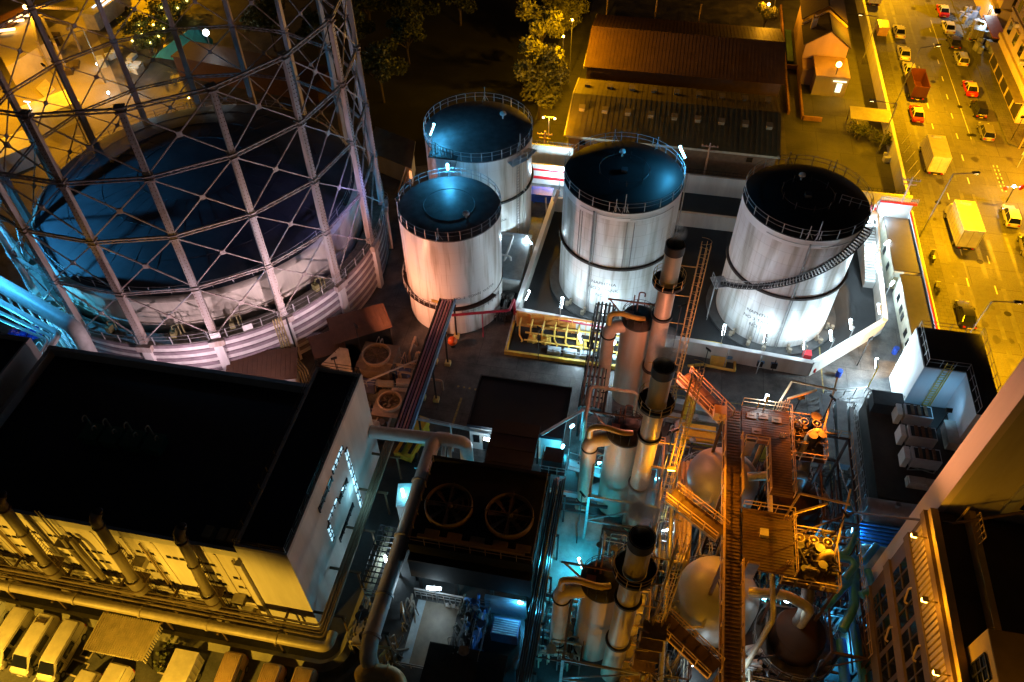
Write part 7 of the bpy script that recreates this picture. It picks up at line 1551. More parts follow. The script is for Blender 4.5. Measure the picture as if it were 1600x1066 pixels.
street_lamp('street lamp on the side road beyond the right frame edge', 68, 99, 68, 102, 9, 26000, ORA)
b = MB()
# yard lamps at top
def post_lamp(label, base, h, col, power, em, r=.22, hang=0):
    base = Vector(base); t = thing('yard_lamp', label, 'lamp', tuple(base)); b = MB(); b.tube(base, base + V(0, 0, h), .08, 6); b.bar(base + V(-.3, 0, h), base + V(.3, 0, h), .07); b.build('post', mat('lamp_post_grey', (.25, .25, .24)), t)
    b = MB(); b.sphere(base + V(0, 0, h + .1), r, 12, 8); b.build('bulb', em, t); point(base + V(0, 0, h + .45), col, power, t, .25); return t
EORA = emis('bulb_orange', (1, .5, .12), 22); EWHT = emis('bulb_white', (.8, .92, 1), 22)
q = P(1311, 101, 5.0); hs = post_lamp('glaring orange lamp over the flat roof of the gabled house', (q.x, q.y, 3.3), 1.6, AMB, 5200, EORA, .42)
q = P(1196, 28, 0); post_lamp('orange lamp glowing in the small tree right of the corrugated shed', (q.x + 1.0, q.y, 0), 5.2, AMB, 2600, EORA, .3)
q = P(1201, 8, 5); post_lamp('second orange lamp just behind the small lit tree', (q.x, q.y, 0), 5, AMB, 2500, EORA, .25)
q = P(858, 184, 6.9); t_ = thing('yard_lamp', 'twin-headed yellow yard lamp between the trees and the corrugated sheds', 'lamp', (q.x, q.y, 0)); b = MB(); b.tube((q.x, q.y, 0), (q.x, q.y, 7), .08, 6); b.bar((q.x - .9, q.y, 7), (q.x + .9, q.y, 7), .08); b.build('post', STEELG, t_)
for s in (-.8, .8): b = MB(); b.sphere((q.x + s, q.y, 6.85), .16, 8, 6); b.build('bulb', LSOD, t_)
point((q.x, q.y, 7.2), SOD, 5000, t_)
q = P(892, 75, 5.0); q2 = P(872, 52, 8) + V(1.5, -5, 0); post_lamp('added yellow lamp in front of the lit trees', (q2.x, q2.y, 0), 10, SOD, 9000, LSOD, .16)  # lamp added before the crowns to brighten the leaves
post_lamp('slim yellow lamp post at the left end of the far corrugated shed', (q.x, q.y, 0), 9.5, SOD, 3600, LSOD, .16)
# sodium lamps added to light the yard and lane by the sheds
street_lamp('added sodium lamp in the yard between the corrugated sheds and the street wall', 33.5, 106, 30.5, 106, 8, 4000); street_lamp('added sodium lamp in the lane behind the gabled house', 33.8, 132, 31.5, 132, 8, 4000)
# ------------------------------------------------------------------ corrugated sheds
RUSTR = mat('rusty_corrugated_roof', (.16, .08, .045), .6, .15, .35, .5); OLR = mat('olive_corrugated_roof', (.2, .155, .07), .6, .15, .35, .5)
def ridge_roof(b, x0, x1, ya, za, yb, zb, th=.12, rib=.55):
    b.slab([V(x0, ya, za), V(x1, ya, za), V(x1, yb, zb), V(x0, yb, zb)], th if yb > ya else -th)
    n = int((x1 - x0) / rib)
    for i in range(n): x = x0 + (i + .5) * (x1 - x0) / n; b.bar((x, ya, za + th + .01), (x, yb, zb + th + .01), .16, .05)
se = thing('corrugated_shed', 'long rust-red corrugated shed, the farther of the two at the top', 'shed', (4.5, 122, 0))
b = MB(); ridge_roof(b, -10.8, 19.4, 114.0, 4.8, 122.8, 7.0); ridge_roof(b, -10.8, 19.4, 131.6, 4.8, 122.8, 7.0); b.build('roof', RUSTR, se)
b = MB(); b.box(-10.4, 19, 114.5, 131, 0, 4.7); b.build('wall', mat('dark_brick_wall', (.12, .07, .05), .8), se)
b = MB(); b.box(-10.95, -10.75, 114, 131.6, 4.6, 5.0); b.build('gable_trim', mat('pale_frame', (.6, .52, .35)), se)
s2 = thing('corrugated_shed', 'long olive corrugated shed with two rows of roof vents, nearer the naphtha tanks', 'shed', (4, 102, 0))
b = MB(); ridge_roof(b, -11.0, 18.2, 95.2, 4.7, 103.4, 6.4, rib=.7); ridge_roof(b, -11.0, 18.2, 110.6, 4.7, 103.4, 6.4, rib=.7); b.build('roof', OLR, s2)
b = MB(); b.box(-10.6, 17.8, 95.7, 110.2, 0, 4.6); b.build('wall', mat('ochre_brick_wall', (.25, .15, .08), .8, 0, .35, 2), s2)
for i in range(9):
    for y, z in ((100.3, 5.75), (107.2, 5.5)):
        x = -9.4 + i * 3.25; b = MB(); b.box(x - .38, x + .38, y - .35, y + .35, z, z + .55); b.slab([(x - .45, y - .45, z + .55), (x + .45, y - .45, z + .55), (x + .45, y + .45, z + .7), (x - .45, y + .45, z + .7)], .04); b.build('roof_vent', mat('vent_tan', (.36, .28, .16), .6), s2)
b = MB()
for x in (-9, -6.5, 14): b.box(x, x + .8, 95.62, 95.68, 3.2, 3.9)
b.build('window', WINDK, s2)
b = MB(); b.slab([V(-10.9, 95.2, 4.5), V(18.1, 95.2, 4.5), V(18.1, 95.25, 4.8), V(-10.9, 95.25, 4.8)], .08); b.bar((-11.1, 95.1, 4.75), (-11.1, 103.4, 6.5), .18); b.bar((-11.1, 103.4, 6.5), (-11.1, 110.7, 4.8), .18); b.build('gutter', mat('pale_frame', (.6, .52, .35)), s2)
b = MB(); b.box(-8, 16, 111.2, 113.4, 0, .9); 
for i in range(8): b.rbox((-8.5 + i * 3, 112.2, .9), 1.2, .7, .8)
tag(b.build('stacked_crate', mat('dark_crates', (.08, .05, .03), .8)), 'dark row of stored boxes in the gap between the two corrugated sheds', 'boxes')
for x, y, hh in ((-9.9, 140.5, 4), (-1.2, 138, 6), (6.3, 136, 6)): 
    b = MB(); b.tube((x, y, 0), (x, y, hh), .12, 6); b.rbox((x, y, hh), .3, .3, .1); tag(b.build('fence_post', mat('weathered_timber', (.5, .33, .24))), 'thin pole standing behind the far rust-red shed', 'post', 'poles behind the far shed')
# low wall by shed side, garden plots
b = MB(); b.box(21.0, 21.3, 114, 150, 0, .7); b.box(21.3, 23.2, 128, 128.3, 0, .7); b.box(23.0, 23.3, 113, 128, 0, .7); b.box(23.3, 26, 112.8, 113.1, 0, .7); tag(b.build('kerb_wall', mat('orange_brick_kerb', (.4, .2, .08), .8)), 'low orange-lit kerb wall stepping round the side of the corrugated sheds', 'low wall')
# gabled house
_k0 = len(C.objects)
hg = thing('gabled_house', 'dark-gabled house with two chimneys and a flat orange-lit annex', 'house', (26.5, 131, 0))
ORG[hg.name] = V(26.5, 125, 0)
OW = mat('ochre_render', (.5, .33, .17), .8, 0, .25, .6, True); TIL = mat('dark_roof_tile', (.06, .035, .02), .8, 0, .4, 2)
b = MB(); b.box(23.2, 29.8, 121, 136, 0, 5.0); b.build('wall', OW, hg)
b = MB()
b.slab([V(22.9, 120.8, 4.9), V(26.5, 120.8, 7.4), V(26.5, 127.3, 7.4), V(22.9, 127.3, 4.9)], .15); b.slab([V(26.5, 120.8, 7.4), V(30.1, 120.8, 4.9), V(30.1, 127.3, 4.9), V(26.5, 127.3, 7.4)], .15)
b.slab([V(22.9, 128.5, 5.4), V(26.5, 128.5, 8.0), V(26.5, 138, 8.0), V(22.9, 138, 5.4)], .15); b.slab([V(26.5, 128.5, 8.0), V(30.1, 128.5, 5.4), V(30.1, 138, 5.4), V(26.5, 138, 8.0)], .15); b.build('roof', TIL, hg)
b = MB(); b.prism([(23.3, 0), (29.7, 0), (26.5, 2.4)], 0, .01); b = MB(); b.add([(23.3, 121.0, 5), (29.7, 121.0, 5), (26.5, 121.0, 7.25), (23.3, 121.3, 5), (29.7, 121.3, 5), (26.5, 121.3, 7.25)], [(0, 1, 2), (3, 4, 5), (0, 1, 4, 3), (1, 2, 5, 4), (2, 0, 3, 5)]); b.bar((22.9, 127.6, 5.2), (26.5, 127.6, 7.7), .25); b.bar((26.5, 127.6, 7.7), (30.1, 127.6, 5.2), .25); b.build('gable', OW, hg)
for x, y, z in ((24.3, 125, 5.5), (27.4, 133.5, 6.8)): b = MB(); b.box(x - .4, x + .4, y - .4, y + .4, z, z + 2.2); b.tube((x, y, z + 2.2), (x, y, z + 2.6), .22, 10); b.build('chimney', OW, hg)
b = MB(); b.box(24.9, 29.9, 114.6, 120.9, 0, 3.2); b.build('annex_wall', mat('olive_render', (.46, .4, .26)), hg)
b = MB(); b.box(24.8, 30, 114.5, 120.8, 3.2, 3.35); b.build('annex_roof', OW, hg)
b = MB(); b.box(23.2, 24.9, 117.5, 121, 0, 2.6); b.build('porch', OW, hg)
b = MB(); b.box(28.3, 29.1, 114.5, 114.56, .8, 2.3); b.build('lit_window', emis('window_pale_green', (.75, .95, .75), 1.6), hg)
b = MB(); b.box(27.6, 29.6, 114.4, 114.5, 2.6, 2.75); b.build('strip_light', emis('strip_yellow', (1, .85, .5), 3), hg)
b = MB(); b.box(21.6, 22.6, 130, 141, 0, .4); tag(b.build('green_verge', mat('green_tarp', (.06, .2, .1), .6)), 'green sheeted strip along the wall left of the gabled house', 'tarpaulin')
b = MB(); b.rail([(30.4, 113.2, 0), (30.6, 109.6, 0)], 1.8, .6, .05); b.bar((30.4, 113.2, 0), (30.6, 109.6, 1.8), .07); tag(b.build('timber_gate', mat('pale_frame', (.6, .52, .35))), 'pale timber gate frame below the gabled house', 'gate')
lt = MB(); q = P(1355, 205, 0); lt.slab([q + V(-3.2, -1, 2.4), q + V(2.6, -1.3, 2.4), q + V(2.6, 1.7, 2.7), q + V(-3.2, 1.9, 2.7)], .1)
for dx, dy in ((-3, -.8), (2.4, -1), (2.4, 1.4), (-3, 1.6)): lt.bar(q + V(dx, dy, 0), q + V(dx, dy, 2.5), .12)
tag(lt.build('lean_to', mat('pale_sheet_roof', (.45, .4, .28), .6, 0, .35, 1)), 'pale sheet lean-to roof against the street wall below the gabled house', 'lean-to')
# street-side fence, kerb posts
b = MB()
for i in range(5): y = 96 + i * 2.2; b.bar((35.8, y, 2.6), (36.6, y + .7, 4.0), .07)
tag(b.build('spike_bracket', STEELG), 'slanting barbed-wire brackets along the street wall beside the box truck', 'brackets')
def sgn():
    t = thing('road_sign', 'white-lit road island with a red keep-clear sign and a lamp', 'road sign', tuple(P(1572, 318, 0)))
    q = P(1572, 316, 0); b = MB(); b.tube(q, q + V(0, 0, 2.8), .07, 8); b.build('post', BLACKP, t)
    c = q + V(-.1, 0, 2.4); b = MB(); b.tube(c + V(.9, 0, .2), c + V(.95, -.1, .2), .42, 16); b.build('red_disc', mat('fire_red', (.7, .02, .03)), t); b = MB(); b.tube(c + V(-.9, 0, -.2), c + V(-.95, -.1, -.2), .3, 16); b.build('pink_disc', mat('faded_red', (.5, .12, .12), .5), t)
    b = MB(); b.bar(c + V(-1, 0, .0), c + V(1, 0, .2), .06); b.build('arm', STEELG, t)
    b = MB(); b.sphere(c + V(0, 0, .2), .2, 10, 6); b.build('bulb', EWHT, t); point(c + V(0, -.1, .6), (.75, .82, 1), 300, t, .2)
sgn()
q = P(1525, 50, 0); post_lamp('cold white lamp at the shop front lighting the far pavement', (q.x + 1.6, q.y + 2.5, .13), 3.2, (.55, .82, 1), 2200, EWHT, .22)
b = MB()
for k in range(26):
    x, y = 53.3 + rnd.uniform(-.6, 3.6), 138 + rnd.uniform(0, 17); h = rnd.uniform(.5, 1.5); b.rbox((x, y, .13), rnd.uniform(.4, 1.2), rnd.uniform(.4, 1.0), h, rnd.random() * 3)
for i in range(1): pass
tag(b.build('market_goods', mat('mixed_goods', (.4, .4, .42), .5, 0, .7, 1.2, var2=(.06, .08, .2))), 'jumble of goods and boxes on the white-lit pavement', 'goods', kind='stuff')
for (u, v, lab) in ((1455, 405, 'dark scooter on the pavement above the car-shaped patch'), (1462, 455, 'dark bicycle leaning at the pavement edge')):
    t = thing('motor_scooter', lab, 'scooter', tuple(P(u, v, .13))); q = P(u, v, .13); b = MB(); b.loft([[(q.x - .12, q.y + d, q.z + a), (q.x + .12, q.y + d, q.z + a), (q.x + .16, q.y + d, q.z + c_), (q.x - .16, q.y + d, q.z + c_)] for d, a, c_ in ((-.8, .5, .75), (-.3, .4, .85), (.2, .3, .5), (.55, .4, 1.0), (.75, .6, .95))]); b.build('body', BLK, t)
    for d in (-.65, .65): b = MB(); b.tube((q.x - .06, q.y + d, q.z + .28), (q.x + .06, q.y + d, q.z + .28), .28, 14); b.build('wheel', RUB, t)
    b = MB(); b.bar((q.x - .35, q.y + .6, q.z + 1.05), (q.x + .35, q.y + .6, q.z + 1.05), .05); b.build('handlebar', STEELG, t)
# orange-lit facades on the right
fb = thing('orange_facade_block', 'orange-lit apartment block with rows of dark windows at the right edge', 'apartment block', (60, 126, 0))
ORF = mat('orange_cream_render', (.62, .48, .3), .75, 0, .2, .5, True)
b = MB(); b.box(54.6, 75, 117.5, 136.2, 0, 34); b.build('wall', ORF, fb)
b = MB(); b.box(54.2, 54.6, 117.3, 136.4, 4.6, 5.1); b.box(54.3, 54.6, 117.3, 136.4, 9.0, 9.3); b.box(54.45, 54.6, 117.3, 136.4, 13, 13.2); b.build('cornice', ORF, fb)
for k in range(5):
    for i in range(5):
        y = 119 + i * 3.6; z = 6 + k * 3.6; b = MB(); b.box(54.56, 54.62, y, y + 1.5, z, z + 1.9); wn = b.build('window', WINDK, fb)
        b = MB(); b.box(54.3, 54.6, y - .15, y + 1.65, z + 2.0, z + 2.15); b.build('hood', ORF, wn)
b = MB()
for y, z in ((121.5, 12.0), (128.6, 15.4), (123.5, 6.2), (131, 8.4)): b.box(53.8, 54.6, y, y + .9, z, z + .6)
b.build('air_conditioner', mat('chiller_grey', (.5, .5, .52)), fb)
b = MB(); b.box(53.2, 54.6, 117.3, 136, 3.4, 3.5); b.build('awning', mat('dull_awning', (.2, .17, .1), .7), fb)
b = MB()
for i in range(5): y = 118 + i * 3.7; b.box(54.55, 54.62, y, y + 2.9, .3, 3.0)
b.build('shopfront', mat('shop_dark', (.05, .045, .035), .5), fb)
fc = thing('balcony_block', 'cream block with ledges and barred windows beyond the orange facade', 'apartment block', (62, 150, 0))
b = MB(); b.box(56.4, 80, 146.0, 175, 0, 32); b.build('wall', ORF, fc)
for k in range(5):
    z = 4.2 + k * 3.8; b = MB(); b.box(55.6, 80, 145.0, 146.0, z, z + .5); b.box(55.6, 56.4, 145.0, 175, z, z + .5); b.build('ledge', ORF, fc)
    b = MB(); b.box(58, 64, 145.92, 145.98, z + 1.1, z + 3.0); wn = b.build('window', WINDK, fc); b = MB()
    for i in range(13): b.bar((58 + i * .5, 145.85, z + 1.0), (58 + i * .5, 145.85, z + 3.1), .06)
    b.build('window_bar', DARKS, wn)
b = MB(); b.box(54.2, 56.4, 138, 146, 3.2, 3.4); b.box(55.2, 56.2, 137, 137.4, 2.4, 3.0); tag(b.build('shop_awning', mat('brick_red_awning', (.3, .08, .03), .6)), 'brick red shop awning at the end of the white-lit pavement', 'awning')
b = MB(); b.rail([(52.9, 100.5, 3.0), (56, 97.6, 3.0)], .6, .8); q = P(1592, 232, 0)
b = MB(); b.bar((q.x, q.y, 0), (q.x, q.y, 4.4), .16); b.bar((q.x, q.y, 4.4), (q.x + 1.6, q.y + 2.4, 4.6), .14); b.rbox((q.x + 1, q.y - .3, 2.4), .9, .1, .6); tag(b.build('traffic_pole', mat('bright_tan_pipe', (.6, .42, .2))), 'bent yellow traffic pole at the mouth of the side road', 'pole')
b = MB(); q = P(1589, 262, 0); b.tube(q, q + V(0, 0, 2.6), .06, 6); b.rbox(q + V(0, 0, 2.1), .6, .06, .8); tag(b.build('road_sign', mat('pale_blue_grey', (.35, .42, .46))), 'small bluish road sign on a post right of the white-lit road island', 'road sign')
# ------------------------------------------------------------------ hut by the water tank
hh_ = thing('slate_hut', 'dim slate-roofed hut with one orange window left of the rear water tank', 'hut', (-34, 88, 0))
b = MB(); b.slab([V(-38, 88.5, 3.4), V(-30.6, 85.6, 3.4), V(-31.2, 90.2, 4.6), V(-37.8, 92.8, 4.6)], .15); b.build('roof', mat('slate_roof', (.16, .15, .12), .6, 0, .4, 1), hh_)
b = MB(); b.prism([(-37.6, 89), (-31, 86.3), (-31.6, 90), (-37.4, 92.2)], 0, 3.4); b.build('wall', mat('olive_render', (.46, .4, .26)), hh_)
b = MB(); b.slab([V(-31.3, 86.25, 1.3), V(-30.9, 86.1, 1.3), V(-30.9, 86.1, 2.6), V(-31.3, 86.25, 2.6)], -.06); b.build('lit_window', emis('window_orange', (1, .35, .12), 1.4), hh_)
b = MB(); b.bar((-32.6, 84.4, 0), (-31.6, 86, 3.3), .15); b.bar((-32.2, 84.0, 0), (-31.0, 85.6, 3.3), .15); b.build('prop', mat('weathered_timber', (.5, .33, .24)), hh_)
# ------------------------------------------------------------------ beyond the gas holder, top left
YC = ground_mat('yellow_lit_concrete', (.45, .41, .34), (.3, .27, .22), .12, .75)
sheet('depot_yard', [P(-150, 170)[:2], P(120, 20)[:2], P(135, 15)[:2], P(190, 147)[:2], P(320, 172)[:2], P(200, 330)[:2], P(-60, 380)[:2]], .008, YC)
sheet('far_road', [P(100, -10)[:2], P(260, -10)[:2], P(150, 62)[:2], P(128, 15)[:2]], .007, MATS['road_surface'])
DEP = mat('depot_render', (.5, .45, .38), .8, 0, .25, .5)
dp = thing('depot_building', 'flat-roofed depot building lit orange in the top left corner', 'building', tuple(P(40, 60, 0)))
b = MB(); c = [P(-20, 50, 4), P(48, 20, 4), P(72, 66, 4), P(10, 105, 4)]; b.prism([p[:2] for p in c], 0, 4); b.build('wall', DEP, dp)
b = MB(); b.prism([p[:2] for p in (P(-24, 30, 5), P(40, 2, 5), P(52, 14, 5), P(-12, 50, 5))], 4.2, 4.5); b.build('roof', mat('brown_sheet_roof', (.10, .045, .022)), dp)
for u, v in ((12, 48), (38, 26), (26, 34)): b = MB(); q = P(u, v, 4.4); b.rbox(q, 2.4, .5, .25, .45); b.build('strip_light', emis('strip_orange', (1, .62, .25), 5), dp)
pp = thing('portal_frame', 'grey portal frame of beams standing in the depot yard', 'frame', tuple(P(90, 50, 0)))
b = MB()
for a, c_ in (((48, 22), (58, 66)), ((64, 24), (86, 70)), ((50, 24), (108, 38)), ((108, 38), (106, 46)), ((44, 10), (120, 14))): b.bar(P(*a, 5), P(*c_, 5), .45)
for a in ((48, 22), (64, 24), (108, 38), (58, 66), (86, 70)): p = P(*a, 5); b.bar((p.x, p.y, 0), p, .3)
b.build('beam', mat('mauve_grey_steel', (.36, .32, .32), .6, .1), pp)
q = P(40, 12, 6); post_lamp('glaring orange lamp at the top left corner of the depot', (q.x, q.y, 0), 6, AMB, 9000, EORA, .4)
q = P(76, 28, 7); 
b = MB(); q = P(66, 78, 0); b.rbox(q, 2.6, 3.6, 2.4, .4); b.rbox(q + V(1.5, 2.4, 0), 1.6, 1.4, 1.8, .2); tag(b.build('machine_unit', CLUT), 'dark machine unit in the depot yard beside the portal frame', 'machine')
b = MB(); q = P(112, 104, 0); b.rbox(q, 2.6, 2.4, .5, .45); b.rbox(q + V(.6, -2.2, 0), 2.0, 1.5, .9, .4); tag(b.build('hatch_cover', CLUT), 'dark hatch and machinery on the yellow-lit yard', 'hatch')
b = MB(); p = [P(72, 125, .02)[:2] , P(86, 140, .02)[:2], P(72, 155, .02)[:2], P(57, 140, .02)[:2]]; b.prism(p, .01, .25); tag(b.build('square_cover', mat('tan_roof', (.55, .47, .4))), 'square brownish cover plate on the yellow-lit yard', 'cover')
# lit vans under awnings
def lit_box(label, u, v, rz):
    t = thing('white_container', label, 'container', tuple(P(u, v, 0))); q = P(u, v, 0); b = MB(); b.rbox(q, 4.6, 7.0, 3.0, rz); b.build('body', WHITEP, t); b = MB(); b.rbox(q + V(0, 0, 3.0), 4.8, 7.2, .1, rz); b.build('roof', WHITEP, t)
    b = MB(); ca, sa = math.cos(rz), math.sin(rz); e = q + V(sa * 3.9, -ca * 3.9, 0); b.rbox(e, 3.4, .5, .35, rz); b.build('step', BRN, t)
    f = q + V(ca * 0 - sa * -2.8, sa * 0 + ca * -2.8, 4.6); b = MB(); b.tube(f + V(-.5, 0, 0), f + V(.5, 0, 0), .06, 8); b.bar(f, f - V(0, 0, 1.5), .06); b.build('tube', emis('tube_soft', (.72, .9, 1), 5), t); point(f + V(0, .3, .4), WHT, 26, t)
lit_box('white container lit by a lamp, upper of two beside the gas holder', 92, 190, -.62); lit_box('white container lit by a lamp, lower of two at the left frame edge', 22, 258, -.62)
b = MB(); b.rail([P(118, 222, 0), P(165, 225, 0), P(290, 172, 0)], 1.1, 1.5, .05); tag(b.build('yard_railing', STEELG), 'thin railing along the yellow yard behind the gas holder', 'railing')
# a bus on the far road, its glowing strips standing for streaks of moving light
bs = thing('bus', 'pale bus with two long blue-white streaks of moving light on the far road', 'bus', tuple(P(175, 35, 0))); q0, q1 = P(150, 48, 0), P(196, 12, 0); d = (q1 - q0).normalized(); a = math.atan2(d.y, d.x); c = (q0 + q1) / 2
b = MB(); b.rbox((c.x, c.y, .4), (q1 - q0).length + 1, 2.6, 2.8, a); b.build('body', mat('bus_grey', (.45, .46, .5), .4), bs)
for s in (-.6, .6): b = MB(); b.rbox((c.x - d.y * s + d.x * .6, c.y + d.x * s + d.y * .6, 3.2), (q1 - q0).length * .7, .3, .08, a); b.build('light_streak', emis('streak_blue', (.45, .8, 1), 4), bs)
for f in (-.35, .35):
    for s in (-1.2, 1.2): b = MB(); p = c + d * f * (q1 - q0).length + V(-d.y * s, d.x * s, .5); b.tube(p - V(-d.y, d.x, 0) * .12, p + V(-d.y, d.x, 0) * .12, .5, 14); b.build('wheel', RUB, bs)
street_lamp('street lamp on the far road behind the gas holder', -101, 138, -99, 135, 9, 24000, SODW); street_lamp('street lamp near the lit containers in the depot yard', -88, 104, -91, 100, 9, 8000, SODW); street_lamp('street lamp between the depot yard and the gas holder', -80, 86, -83, 88, 12, 4500, SODW); street_lamp('street lamp at the left side of the depot yard', -104, 92, -101, 92, 9, 9000, SODW)
for u, v in ((152, 100), (169, 145)): q = P(u, v, .8); post_lamp('small white bollard light on the yellow yard, %s' % ('upper of the two' if v == 100 else 'lower of the two'), (q.x, q.y, 0), .7, (1, .85, .7), 40, EWHT, .22)
# park with globe lamps, teal tent and white floodlight
gpk = [(218, 41), (240, 40), (263, 30), (207, 65), (236, 68), (248, 58), (278, 14), (253, 13), (292, 2), (256, 46), (222, 55)]
EYG = emis('bulb_yellow', (1, .8, .2), 4); w0 = None
for i, (u, v) in enumerate(gpk):
    q = P(u, v, 2.2)
    if w0 is None: w0 = post_lamp('low globe lamp among the shrubs of the park behind the gas holder', (q.x, q.y, 0), 2.2, (1, .8, .15), 60, EYG, .2); w0['group'] = 'globe lamps in the park'
    else: o = dup(w0); o.location = (q.x, q.y, 0)
b = MB(); q = P(288, 84, 0); hs_ = [q + V(-4.6, -2.6, .3), q + V(2.4, -3.0, .4), q + V(4.8, 1.2, .3), q + V(3, 5.0, .3), q + V(-1.2, 3.8, .3)]; ap = [q + V(.2, 0, 3.2), q + V(2.2, 2.2, 4.0)]
for i in range(5): b.add([hs_[i], hs_[(i + 1) % 5], ap[0] if i in (0, 4) else ap[1]], [(0, 1, 2)])
b.add([hs_[4], ap[0], ap[1]], [(0, 1, 2)]); b.add([hs_[1], ap[1], ap[0]], [(0, 1, 2)]); tag(b.build('teal_tent', mat('teal_canvas', (.05, .4, .36), .7, 0, .5, 1.2, True)), 'teal green netting tent lit by the white floodlight behind the gas holder', 'tent')
q = P(322, 52, 6); post_lamp('dazzling white floodlight beyond the gas holder', (q.x, q.y, 0), 6, (.85, .92, 1), 1800, EWHT, .5)
b = MB(); q = P(197, 98, 0); 
for k in range(8): b.rbox(q + V(rnd.uniform(-4, 4), rnd.uniform(-2.5, 2.5), 0), rnd.uniform(.8, 2.4), rnd.uniform(.6, 1.6), rnd.uniform(.5, 1.8), rnd.random() * 3)
tag(b.build('white_clutter', mat('pale_clutter', (.6, .66, .66), .5, 0, .5, 1)), 'pale wrapped goods lit white beside the depot yard', 'goods', kind='stuff')
point(q + V(-3, 0, 4), WHT, 0.0001) if False else None
q = P(186, 92, 4); post_lamp('white lamp over the pale wrapped goods', (q.x, q.y, 0), 4, WHT, 900, EWHT, .16)
# dim brown sheds behind the bell, right of the park
b = MB(); q = P(400, 128, 0); b.rbox(q, 26, 5, 3.4, -.15); b.rbox(q + V(0, 0, 3.4), 26.4, 5.4, .2, -.15); tag(b.build('brown_shed', mat('brown_sheet_roof', (.10, .045, .022))), 'long dim brown shed just beyond the bell of the gas holder', 'shed')
q = P(305, 155, 4); post_lamp('weak orange lamp at the end of the dim brown shed', (q.x - 1, q.y, 0), 4, AMB, 300, LSOD, .12)
# ------------------------------------------------------------------ trees
LEAF = mat('leaf_green', (.07, .085, .02), .6, 0, .5, 1.2); LEAF_LIT = mat('leaf_lit', (.2, .2, .05), .6, 0, .5, 1.5); BARK = mat('bark', (.12, .09, .06), .9)  # second leaf colour has yellow lamplight mixed in, for trees by lamps
def tree_proto(name, m, seed, H=8, R=3, n=3200, leaf=.26):
    rg = np.random.default_rng(seed); t = thing(name, 'tree', 'tree', (0, 0, 0)); rr = random.Random(seed)
    b = MB(); b.path([V(0, 0, 0), V(.1, .05, H * .25), V(-.05, .1, H * .55)], .2, 7); tips = []
    for k in range(11):
        a = k * 2.4; z = H * (.25 + .03 * k); r = R * rr.uniform(.45, .85); tip = V(r * math.cos(a), r * math.sin(a), H * rr.uniform(.5, .95)); tips.append(tip)
        b.path([V(0, .05, z), V(tip.x * .45, tip.y * .45, (z + tip.z) / 2 + .3), tip], .07, 5)
    b.build('trunk', BARK, t)
    cl = [np.array(tip) + rg.normal(0, R * .12, 3) for tip in tips] + [np.array([0, 0, H * .8])] + [np.array(tips[i]) * .6 + np.array([0, 0, H * .3]) for i in range(0, 11, 2)]
    v = []; f = []
    for i in range(n):
        c = cl[i % len(cl)]; dd = rg.normal(0, 1, 3); dd /= np.linalg.norm(dd); p = c + dd * R * (.12 + .3 * rg.random() ** .5) * np.array([1, 1, .75])
        u = rg.normal(0, 1, 3); u /= np.linalg.norm(u); w_ = np.cross(u, rg.normal(0, 1, 3)); w_ /= np.linalg.norm(w_); s = leaf * rg.uniform(.6, 1.3); k = len(v)
        v += [tuple(p - u * s), tuple(p + w_ * s * .5), tuple(p + u * s), tuple(p - w_ * s * .5)]; f.append((k, k + 1, k + 2, k + 3))
    b = MB(); b.add(v, f); b.build('crown', m, t); return t
ty = tree_proto('leafy_tree', LEAF_LIT, 3, 8, 3.2); td = tree_proto('leafy_tree', LEAF, 8, 9, 3.8, 3600, .3)
lit = [(846, 70, 1.15, 'tall yellow-lit tree left of the far corrugated shed, by its lamp post'), (880, 35, 1.1, 'yellow-lit tree at the top edge beside the far corrugated shed'), (842, 160, 1.15, 'yellow-lit tree rising just behind the rear water tank'), (858, 20, 1.2, 'half-lit tree at the top edge behind the yellow ones'), (850, 115, 1.1, 'yellow-lit tree above the twin-headed yard lamp')]
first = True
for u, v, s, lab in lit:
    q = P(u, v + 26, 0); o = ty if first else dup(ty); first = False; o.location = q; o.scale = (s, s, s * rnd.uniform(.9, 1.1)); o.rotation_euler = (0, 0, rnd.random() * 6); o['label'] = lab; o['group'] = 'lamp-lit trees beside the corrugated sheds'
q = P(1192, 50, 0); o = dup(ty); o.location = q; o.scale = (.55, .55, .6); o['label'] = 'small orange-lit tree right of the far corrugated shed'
dk = [(640, 70), (600, 130), (560, 60), (720, 10), (650, 20), (580, 20), (500, 60), (430, 50)]
first = True
for i, (u, v) in enumerate(dk):
    q = P(u, v + 30, 0); o = td if first else dup(td); first = False; o.location = q; s = rnd.uniform(.8, 1.25); o.scale = (s, s, s); o.rotation_euler = (0, 0, rnd.random() * 6); o['label'] = 'unlit tree in the black wood behind the tanks and gas holder'; o['group'] = 'unlit trees of the black wood'
b_ = tree_proto('garden_shrub', LEAF, 14, 2.2, 1.5, 900, .16); first = True
for u, v, lab in ((1340, 218, 'dark round shrub under the pale lean-to by the street wall'), (1375, 232, 'dark shrub in the corner of the street wall')):
    o = b_ if first else dup(b_); first = False; o.location = P(u, v, 0); o['label'] = lab
for u, v in ((212, 60), (228, 48), (244, 66), (262, 44), (280, 26), (252, 26), (236, 82)):
    o = dup(b_); o.location = P(u, v, 0); o.scale = (1.6, 1.6, 1.2); o['label'] = 'shrub between the globe lamps of the park behind the gas holder'; o['group'] = 'shrubs of the park'
b = MB(); q = P(1384, 252, 0); b.rbox(q, .9, .7, .8, .3); b.rbox(q + V(-.3, .3, .8), .5, .3, .4); tag(b.build('rubbish_sack', WHITEP), 'pale rubbish sack beside the shrubs at the street wall', 'sack')
